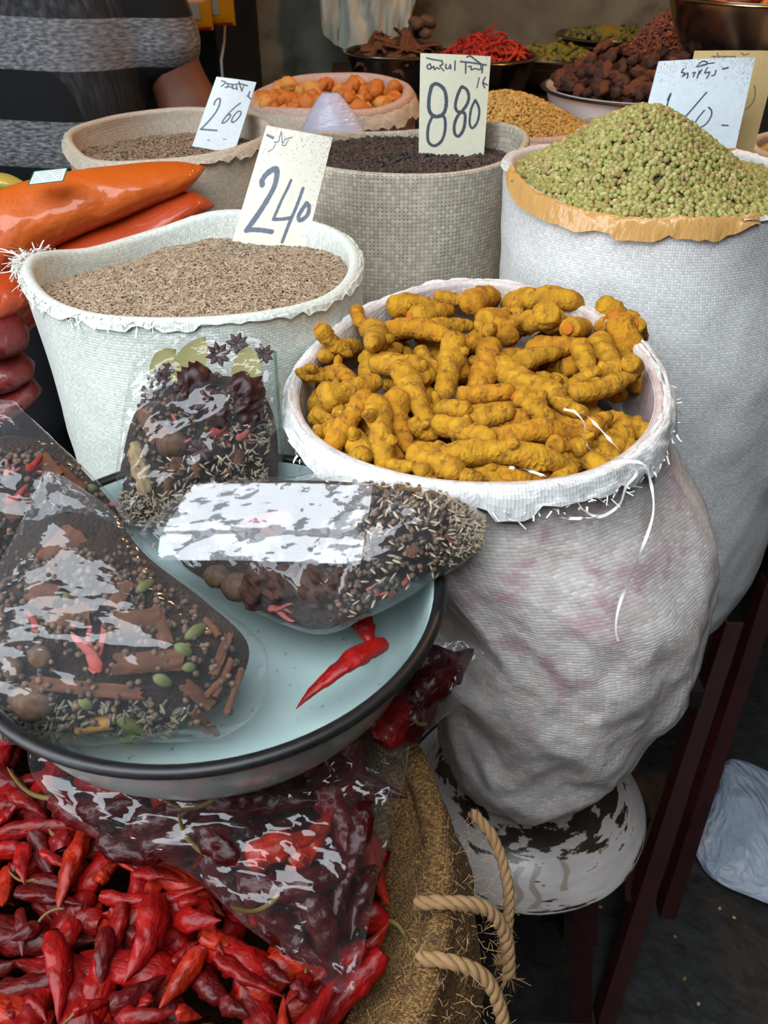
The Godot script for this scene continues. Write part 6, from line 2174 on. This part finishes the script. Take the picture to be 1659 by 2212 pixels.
	spice_bag("flat clear bag with a shining folded flap across the tray", BAG_FLAT, 0.12, 0.97, 0.007, 430.0, 2)
	pack_bag(IN_FLAT, BAG_FLAT, "in the flat folded bag", 0.004, 2300)
	spice_bag("large clear bag of mixed whole spices at the tray's near side", BAG_FRONT, 0.18, 0.95, 0.006, 330.0, 3)
	pack_bag(IN_FRONT, BAG_FRONT, "in the large near bag", 0.004, 2600)
	spice_bag("clear bag of spices slumped over the tray's far rim", BAG_REAR, 0.22, 0.95, 0.008, 390.0, 4)
	pack_bag(IN_REAR, BAG_REAR, "in the slumped far bag", 0.004, 2900)
	# seeds pressed against the film
	var cumin := [Color(0.30, 0.24, 0.16), Color(0.38, 0.31, 0.21), Color(0.22, 0.17, 0.11)]
	var dark := [Color(0.05, 0.035, 0.028), Color(0.10, 0.06, 0.04), Color(0.16, 0.09, 0.05)]
	var size := Vector3(0.0068, 0.0017, 0.0021)
	var ball := Vector3(0.0045, 0.0042, 0.0042)
	var bags := {}
	for n in get_children():
		if n.name.begins_with("spice_bag"):
			bags[n.name] = n
	var u: Node3D = bags["spice_bag"]
	bag_seeds(u, BAG_UPRIGHT, 0.02, 0.18, -0.95, -0.2, 260, size, cumin, 0.002, 1)
	bag_seeds(u, BAG_UPRIGHT, 0.05, 0.5, 0.35, 0.85, 260, size, cumin, 0.003, 2)
	bag_seeds(u, BAG_UPRIGHT, 0.03, 0.3, -0.4, 0.5, 120, size, cumin, 0.002, 3)
	bag_seeds(u, BAG_UPRIGHT, 0.03, 0.6, -0.8, 0.6, 420, ball, dark, 0.005, 4)
	u = bags["spice_bag_001"]
	bag_seeds(u, BAG_FLAT, 0.86, 0.99, -0.9, 0.9, 420, size, cumin, 0.002, 5)
	bag_seeds(u, BAG_FLAT, 0.62, 0.9, -0.5, 0.95, 170, size, cumin, 0.002, 6)
	bag_seeds(u, BAG_FLAT, 0.55, 0.92, -0.95, 0.9, 620, ball, dark, 0.004, 7)
	u = bags["spice_bag_002"]
	bag_seeds(u, BAG_FRONT, 0.80, 0.97, -0.9, 0.6, 260, size, [Color(0.10, 0.09, 0.06), Color(0.16, 0.14, 0.09)], 0.003, 8)
	bag_seeds(u, BAG_FRONT, 0.3, 0.9, -0.9, 0.85, 700, ball, dark, 0.004, 9)
	u = bags["spice_bag_003"]
	bag_seeds(u, BAG_REAR, 0.3, 0.95, -0.6, 0.95, 420, ball, dark, 0.004, 10)
	# the shining flap of the flat bag
	var flap := PackedVector3Array()
	var edges := [[Vector3(-0.1443, 1.0850, -0.5382), Vector3(-0.0086, 1.0850, -0.5363)], [Vector3(-0.1551, 1.0740, -0.5258), Vector3(-0.0109, 1.0740, -0.5222)], [Vector3(-0.1652, 1.0620, -0.5105), Vector3(-0.0136, 1.0620, -0.5082)], [Vector3(-0.1646, 1.0660, -0.5007), Vector3(-0.0141, 1.0660, -0.4974)], [Vector3(-0.1650, 1.0545, -0.4847), Vector3(-0.0170, 1.0535, -0.4812)]]
	for r in 25:
		var x := r / 24.0 * 4.0
		var k := mini(int(x), 3)
		var f := x - k
		for c in 33:
			var s := c / 32.0
			var a: Vector3 = edges[k][0].lerp(edges[k][1], s)
			var b: Vector3 = edges[k + 1][0].lerp(edges[k + 1][1], s)
			var p := a.lerp(b, f)
			var n := nz.get_noise_2d(s * 90.0, r * 4.0)
			p += Vector3(0, 0.82, 0.57) * (0.004 * sin(s * PI) + 0.0030 * n)
			flap.append(p)
	var under := PackedVector3Array()
	for q in flap:
		under.append(q - Vector3(0, 0.0016, 0.0012))
	obj("folded_flap", Mb.new().sheet(flap, 33).sheet(under, 33).mesh(), M.stiff_film, bags["spice_bag_001"])


func spice_bag(label: String, sec: Array, t0: float, t1: float, crinkle: float, freq: float, sd: int) -> void:
	var t := thing("spice_bag", label, "plastic bag")
	obj("film", bag_mesh(sec, 72, 72, crinkle, freq, 1.0, 1.0, 0.0, 1.0, sd * 9.0), M.film, t)
	var core := obj("fine_spice_filling", bag_mesh(sec, 40, 48, 0.005, 700.0, 0.95, 0.66, t0, t1, sd * 5.0), M.spice_dust, t)
	core.set_meta("kind", "stuff")


func build_powder_bags() -> void:
	var list := [["orange chilli powder bag on top of the stack, with a white sticker", BAG_ORANGE_TOP, M.orange_powder], ["rust orange powder bag second in the stack, against the cumin sack", BAG_ORANGE_NEXT, M.rust_powder], ["orange powder bag third down in the stack", BAG_ORANGE_THIRD, M.rust_powder],
		["dark red powder bag, highest of the three red ones", BAG_RED_TOP, M.red_powder], ["dark red powder bag in the middle of the three red ones", BAG_RED_NEXT, M.red_powder], ["dark red powder bag lowest in the stack", BAG_RED_LOW, M.red_powder]]
	for k in list.size():
		var sec: Array = list[k][1]
		var t := thing("powder_bag", list[k][0], "powder bag", "stacked bags of chilli powder")
		obj("powder_pillow", bag_mesh(sec, 56, 56, 0.005, 300.0, 1.0, 1.0, 0.0, 1.0, k * 11.0, Vector2(3, 3)), list[k][2], t)
		if k < 2:
			# the empty end of the bag, gathered flat
			var tail := [[bag_point(sec, 0.30, -0.4), bag_point(sec, 0.30, 0.9)], [bag_point(sec, 0.24, -0.3) + Vector3(0, 0.004, 0.03), bag_point(sec, 0.24, 1.0) + Vector3(0.0, -0.01, 0.03)], [bag_point(sec, 0.16, 0.0) + Vector3(0, 0.0, 0.04), bag_point(sec, 0.17, 1.1) + Vector3(0.0, -0.02, 0.035)]]
			var pts := PackedVector3Array()
			for r in 17:
				var x := r / 16.0 * 2.0
				var j := mini(int(x), 1)
				for c in 17:
					var s := c / 16.0
					var p: Vector3 = (tail[j][0] as Vector3).lerp(tail[j][1], s).lerp((tail[j + 1][0] as Vector3).lerp(tail[j + 1][1], s), x - j)
					p += Vector3(0, 0.3, 1).normalized() * (0.006 + 0.008 * (1.0 - absf(nz.get_noise_2d(c * 9.0, r * 5.0 + k * 40.0)) * 2.2))
					pts.append(p)
			obj("clear_tail", Mb.new().sheet(pts, 17).mesh(), M.film, t)
	# the sticker
	var im := Image.create(160, 96, false, Image.FORMAT_RGB8)
	im.fill(Color(0.12, 0.42, 0.28))
	im.fill_rect(Rect2i(6, 6, 148, 84), Color(0.84, 0.88, 0.88))
	for r in 5:
		for c in 11:
			if (r * 7 + c * 3) % 5:
				im.fill_rect(Rect2i(14 + c * 12, 16 + r * 14, 5 + (r + c) % 5, 3), Color(0.45, 0.52, 0.55))
	var pts := PackedVector3Array()
	var q := [Vector3(-0.4084, 1.1798, -1.0450), Vector3(-0.3726, 1.1801, -1.0600), Vector3(-0.3708, 1.1723, -1.0300), Vector3(-0.4091, 1.1709, -1.0180)]
	for r in 5:
		for c in 7:
			var p: Vector3 = (q[0] as Vector3).lerp(q[1], c / 6.0).lerp((q[3] as Vector3).lerp(q[2], c / 6.0), r / 4.0)
			pts.append(p + Vector3(0, 0.004, 0.002))
	obj("sticker", Mb.new().sheet(pts, 7, false, PackedVector2Array(), true).mesh(), mat("sticker_print", Color.WHITE, 0.35, {"albedo_texture": tex(im), "texture_repeat": false}), get_node("powder_bag"))
	var sec := [[Vector3(-0.6052, 1.1198, -1.2200), Vector3(0, 0.01, 0), Vector3(0, 0.004, 0.01)], [Vector3(-0.5673, 1.1186, -1.2200), Vector3(0, 0.018, 0), Vector3(0, 0.01, 0.03)], [Vector3(-0.5124, 1.1201, -1.2100), Vector3(0, 0.018, 0), Vector3(0, 0.01, 0.03)], [Vector3(-0.4824, 1.1204, -1.2000), Vector3(0, 0.006, 0), Vector3(0, 0.002, 0.006)]]
	var y := thing("powder_bag", "yellow powder packet tucked behind the orange bags", "powder bag", "stacked bags of chilli powder")
	obj("powder_pillow", bag_mesh(sec, 20, 28, 0.003, 300.0), M.yellow_pack, y)


func build_seller() -> void:
	var t := thing("person", "person in a black and grey striped t-shirt standing behind the sacks", "person", "", Vector3(-0.72, 0, -1.76))
	t.rotation.z = deg_to_rad(-3.0)
	var skin := Mb.new()
	var torso := [
		[Vector3(-0.09, 0.95, 0), Vector3(0.09, 0.95, 0), 0.125, 0.125], [Vector3(-0.08, 1.08, 0.03), Vector3(0.08, 1.08, 0.03), 0.125, 0.125], [Vector3(-0.085, 1.18, 0.02), Vector3(0.085, 1.18, 0.02), 0.120, 0.120],
		[Vector3(-0.09, 1.28, 0.0), Vector3(0.09, 1.28, 0.0), 0.118, 0.118], [Vector3(-0.13, 1.39, -0.01), Vector3(0.13, 1.39, -0.01), 0.07, 0.07]]
	var arms := []
	var limbs := []
	var hands := []
	for s in [-1.0, 1.0]:
		var sh := Vector3(s * 0.20, 1.375, -0.01)
		var el := Vector3(s * 0.305, 1.11, 0.0)
		var wr := Vector3(s * 0.37, 0.93, 0.10)
		arms.append([sh, el, 0.054, 0.047])
		limbs.append([el, wr, 0.047, 0.031])
		var d := (wr - el).normalized()
		var across := Vector3(s * 0.25, 0.15, 1).normalized()
		across = (across - d * across.dot(d)).normalized()
		var out := d.cross(across).normalized()
		hands.append([wr, wr + d * 0.05, 0.027, 0.025])
		for f in 4:
			var o := (f - 1.5) * 0.019
			var k0: Vector3 = wr + d * 0.085 + across * o
			var ln: float = [0.066, 0.075, 0.070, 0.055][f]
			hands.append([wr + d * 0.02 + across * o * 0.7, k0, 0.014, 0.0105])
			hands.append([k0, k0 + d * ln * 0.5 + out * 0.008, 0.0098, 0.0088])
			hands.append([k0 + d * ln * 0.5 + out * 0.008, k0 + d * ln * 0.9 + out * 0.024, 0.0088, 0.0075])
		var th := wr + d * 0.03 + across * 0.03
		hands.append([wr + d * 0.015 + across * 0.012, th + d * 0.02 + across * 0.012, 0.015, 0.0115])
		hands.append([th + d * 0.02 + across * 0.012, th + d * 0.055 + across * 0.02, 0.011, 0.0085])
	var legs := []
	for s in [-1.0, 1.0]:
		legs.append([Vector3(s * 0.09, 0.9, 0), Vector3(s * 0.10, 0.48, 0.01), 0.095, 0.06])
		legs.append([Vector3(s * 0.10, 0.48, 0.01), Vector3(s * 0.105, 0.09, -0.01), 0.058, 0.04])
		legs.append([Vector3(s * 0.105, 0.045, -0.03), Vector3(s * 0.12, 0.035, 0.16), 0.042, 0.030])
	var head := [
		[Vector3(0, 1.40, -0.02), Vector3(0, 1.50, 0.0), 0.062, 0.055], [Vector3(0, 1.585, -0.012), Vector3(0, 1.60, -0.02), 0.088, 0.085], [Vector3(0, 1.535, 0.03), Vector3(0, 1.50, 0.055), 0.06, 0.035],
		[Vector3(0, 1.57, 0.07), Vector3(0, 1.545, 0.092), 0.010, 0.014], [Vector3(-0.02, 1.515, 0.08), Vector3(0.02, 1.515, 0.08), 0.009, 0.009], [Vector3(-0.088, 1.57, -0.01), Vector3(-0.092, 1.535, -0.015), 0.016, 0.012], [Vector3(0.088, 1.57, -0.01), Vector3(0.092, 1.535, -0.015), 0.016, 0.012]]
	blob(skin, torso + arms + limbs + legs, 0.014, 0.05)
	blob(skin, head, 0.0065, 0.03)
	blob(skin, hands, 0.005, 0.012)
	obj("body", skin.mesh(), M.skin, t)
	var cloth := Mb.new()
	var tee := []
	for e in torso:
		tee.append([e[0], e[1], e[2] + 0.016, e[3] + 0.016])
	tee[0] = [Vector3(-0.10, 0.93, 0), Vector3(0.10, 0.93, 0), 0.142, 0.142]
	for e in arms:
		tee.append([e[0], (e[0] as Vector3).lerp(e[1], 0.50), e[2] + 0.016, e[3] + 0.022])
	blob(cloth, tee, 0.0125, 0.045)
	obj("striped_shirt", cloth.mesh(), M.shirt, t)
	var tr := Mb.new()
	var lg := [[Vector3(-0.09, 0.90, 0), Vector3(0.09, 0.90, 0), 0.135, 0.135]]
	for k in legs.size():
		if k % 3 < 2:
			lg.append([legs[k][0], legs[k][1], legs[k][2] + 0.016, legs[k][3] + 0.02])
	blob(tr, lg, 0.016, 0.04)
	obj("trousers", tr.mesh(), M.trousers, t)
	var hr := Mb.new()
	blob(hr, [[Vector3(0, 1.615, -0.03), Vector3(0, 1.63, -0.03), 0.088, 0.082], [Vector3(0, 1.56, -0.055), Vector3(0, 1.60, -0.05), 0.070, 0.078]], 0.008, 0.03)
	obj("hair", hr.mesh(), M.hair, t)
	for s in [-1, 1]:
		obj("eye", ovoid(0.009, 0.009, 0.0, 1, 10, 8), M.enamel_white, t, Vector3(s * 0.032, 1.565, 0.063))


func build_small_things() -> void:
	# milky plastic bag standing at the pepper sack's far rim
	var sec := [[Vector3(-0.0816, 1.1243, -1.4700), Vector3(0.055, 0, 0), Vector3(0, 0, 0.02)], [Vector3(-0.0827, 1.1406, -1.4750), Vector3(0.048, 0, 0), Vector3(0, 0, 0.024)], [Vector3(-0.0836, 1.1636, -1.4800), Vector3(0.034, 0, 0), Vector3(0, 0, 0.018)], [Vector3(-0.0847, 1.1816, -1.4850), Vector3(0.02, 0, 0), Vector3(0, 0, 0.01)], [Vector3(-0.0853, 1.1893, -1.4870), Vector3(0.012, 0, 0), Vector3(0, 0, 0.002)]]
	var t := thing("plastic_pouch", "milky white plastic pouch standing between the pepper and the apricots", "pouch")
	obj("film", bag_mesh(sec, 30, 40, 0.003, 260.0), M.milky_film, t)
	# grey sheeting hung on the wall
	var pts := PackedVector3Array()
	var lo := [Vector3(-0.1758, 1.2486, -2.7000), Vector3(-0.1659, 1.1285, -2.7000), Vector3(-0.1284, 1.0990, -2.7000), Vector3(-0.0765, 1.0834, -2.6800), Vector3(-0.0187, 1.0834, -2.6800), Vector3(0.0263, 1.1048, -2.6900), Vector3(0.0645, 1.1375, -2.7000), Vector3(0.0945, 1.2472, -2.7200)]
	for r in 30:
		for c in 36:
			var x := c / 35.0 * 7.0
			var k := mini(int(x), 6)
			var b: Vector3 = (lo[k] as Vector3).lerp(lo[k + 1], x - k)
			var top := Vector3(b.x * 0.9, 1.95, -2.75)
			var p := top.lerp(b, r / 29.0)
			var n := 1.0 - absf(nz.get_noise_2d(c * 3.2 + r * 0.8, r * 1.4)) * 2.3
			p.z += 0.02 + 0.045 * n * smoothstep(0.0, 0.4, r / 29.0)
			pts.append(p)
	t = thing("grey_sheet", "crumpled pale grey sheet hanging on the concrete wall", "sheet")
	obj("draped_sheet", Mb.new().sheet(pts, 36, false, PackedVector2Array(), true).mesh(), M.grey_cloth, t)
	# strips of sachets in the dark doorway
	for e in [[Vector3(-0.4856, 1.1976, -2.5000), 0.05, "yellow sachet hanging nearest the striped shirt"], [Vector3(-0.4410, 1.2058, -2.5200), 0.06, "yellow sachet with a grey print hanging by the dark post"]]:
		t = thing("sachet_strip", e[2], "sachet", "yellow sachets in the doorway", e[0])
		for k in 3:
			var y: float = k * 0.085
			var s := [[Vector3(0, y - 0.04, 0), Vector3(e[1], 0, 0), Vector3(0, 0, 0.001)], [Vector3(0, y - 0.02, 0), Vector3(e[1], 0, 0), Vector3(0, 0, 0.010)], [Vector3(0, y + 0.02, 0), Vector3(e[1], 0, 0), Vector3(0, 0, 0.010)], [Vector3(0, y + 0.04, 0), Vector3(e[1], 0, 0), Vector3(0, 0, 0.001)]]
			var o := obj("sachet", bag_mesh(s, 14, 20, 0.002, 300.0, 1.0, 1.0, 0.0, 1.0, k), M.sachet_yellow, t)
			obj("printed_panel", Mb.new().box(Vector3(-0.02, y - 0.015, 0.0095), Vector3(0.022, y + 0.02, 0.0125)).mesh(), M.sachet_print, o)
			obj("red_band", Mb.new().box(Vector3(-e[1] * 0.9, y - 0.04, -0.002), Vector3(e[1] * 0.9, y - 0.033, 0.004)).mesh(), M.sachet_red, o)
		obj("string", Mb.new().tube([Vector3(0, 0.2, 0), Vector3(0.004, 0.8, 0), Vector3(0, 1.2, 0)], [0.002, 0.002, 0.002], 5).mesh(), M.grey_cloth, t)
	var cord := thing("grey_line", "thin grey cord dangling beside the dark doorway post", "cord")
	obj("cord_line", Mb.new().tube([Vector3(-0.4017, 1.2764, -2.6000), Vector3(-0.4201, 1.1726, -2.6000), Vector3(-0.4285, 1.1186, -2.6000), Vector3(-0.4409, 1.0742, -2.6000), Vector3(-0.4434, 1.0058, -2.6000)], [0.004, 0.004, 0.004, 0.004, 0.003], 6).mesh(), M.grey_cloth, cord)
	# white plastic bag lying on the floor
	sec = [[Vector3(0.5738, 0.0120, -0.9390), Vector3(0.004, 0, -0.004), Vector3(0, 0.004, 0)], [Vector3(0.6199, 0.0200, -0.9453), Vector3(0.03, 0.004, -0.09), Vector3(0, 0.016, 0)], [Vector3(0.6817, 0.0300, -0.9436), Vector3(0.0, 0.004, -0.15), Vector3(0, 0.030, 0)], [Vector3(0.7380, 0.0300, -0.9102), Vector3(-0.02, 0.004, -0.19), Vector3(0, 0.032, 0)], [Vector3(0.8207, 0.0200, -0.8979), Vector3(-0.03, 0, -0.17), Vector3(0, 0.02, 0)], [Vector3(0.8933, 0.0120, -0.9029), Vector3(-0.01, 0, -0.10), Vector3(0, 0.004, 0)]]
	t = thing("white_plastic_bag", "crumpled white plastic bag lying on the dark floor", "plastic bag")
	obj("bag_sheet", bag_mesh(sec, 48, 56, 0.014, 130.0), M.floor_bag, t)
	# spilled seeds on the floor
	var r := RandomNumberGenerator.new()
	r.seed = 99
	var places := [Vector3(0.4860, 0.0000, -0.8808), Vector3(0.3587, 0.0000, -0.7863), Vector3(0.3217, 0.0000, -0.7724), Vector3(0.4973, 0.0000, -0.7587), Vector3(0.5891, 0.0000, -0.8089), Vector3(0.4933, 0.0000, -0.6887), Vector3(0.5045, 0.0000, -0.6497), Vector3(0.5560, 0.0000, -0.9988), Vector3(0.6088, 0.0000, -0.7921), Vector3(0.3798, 0.0000, -0.8114)]
	for k in places.size():
		var o := obj("spilled_seed", seed_mesh(8, 6), mat("spilled_%d" % (k % 2), [Color(0.70, 0.66, 0.46), Color(0.62, 0.45, 0.22)][k % 2], 0.7), null, places[k] + Vector3(0, 0.0025, 0))
		o.scale = Vector3(0.007, 0.005, 0.0055) * r.randf_range(0.8, 1.2)
		o.rotation.y = r.randf() * TAU
		tag(o, "pale seed spilled on the dark floor", "seed", "seeds spilled on the floor")
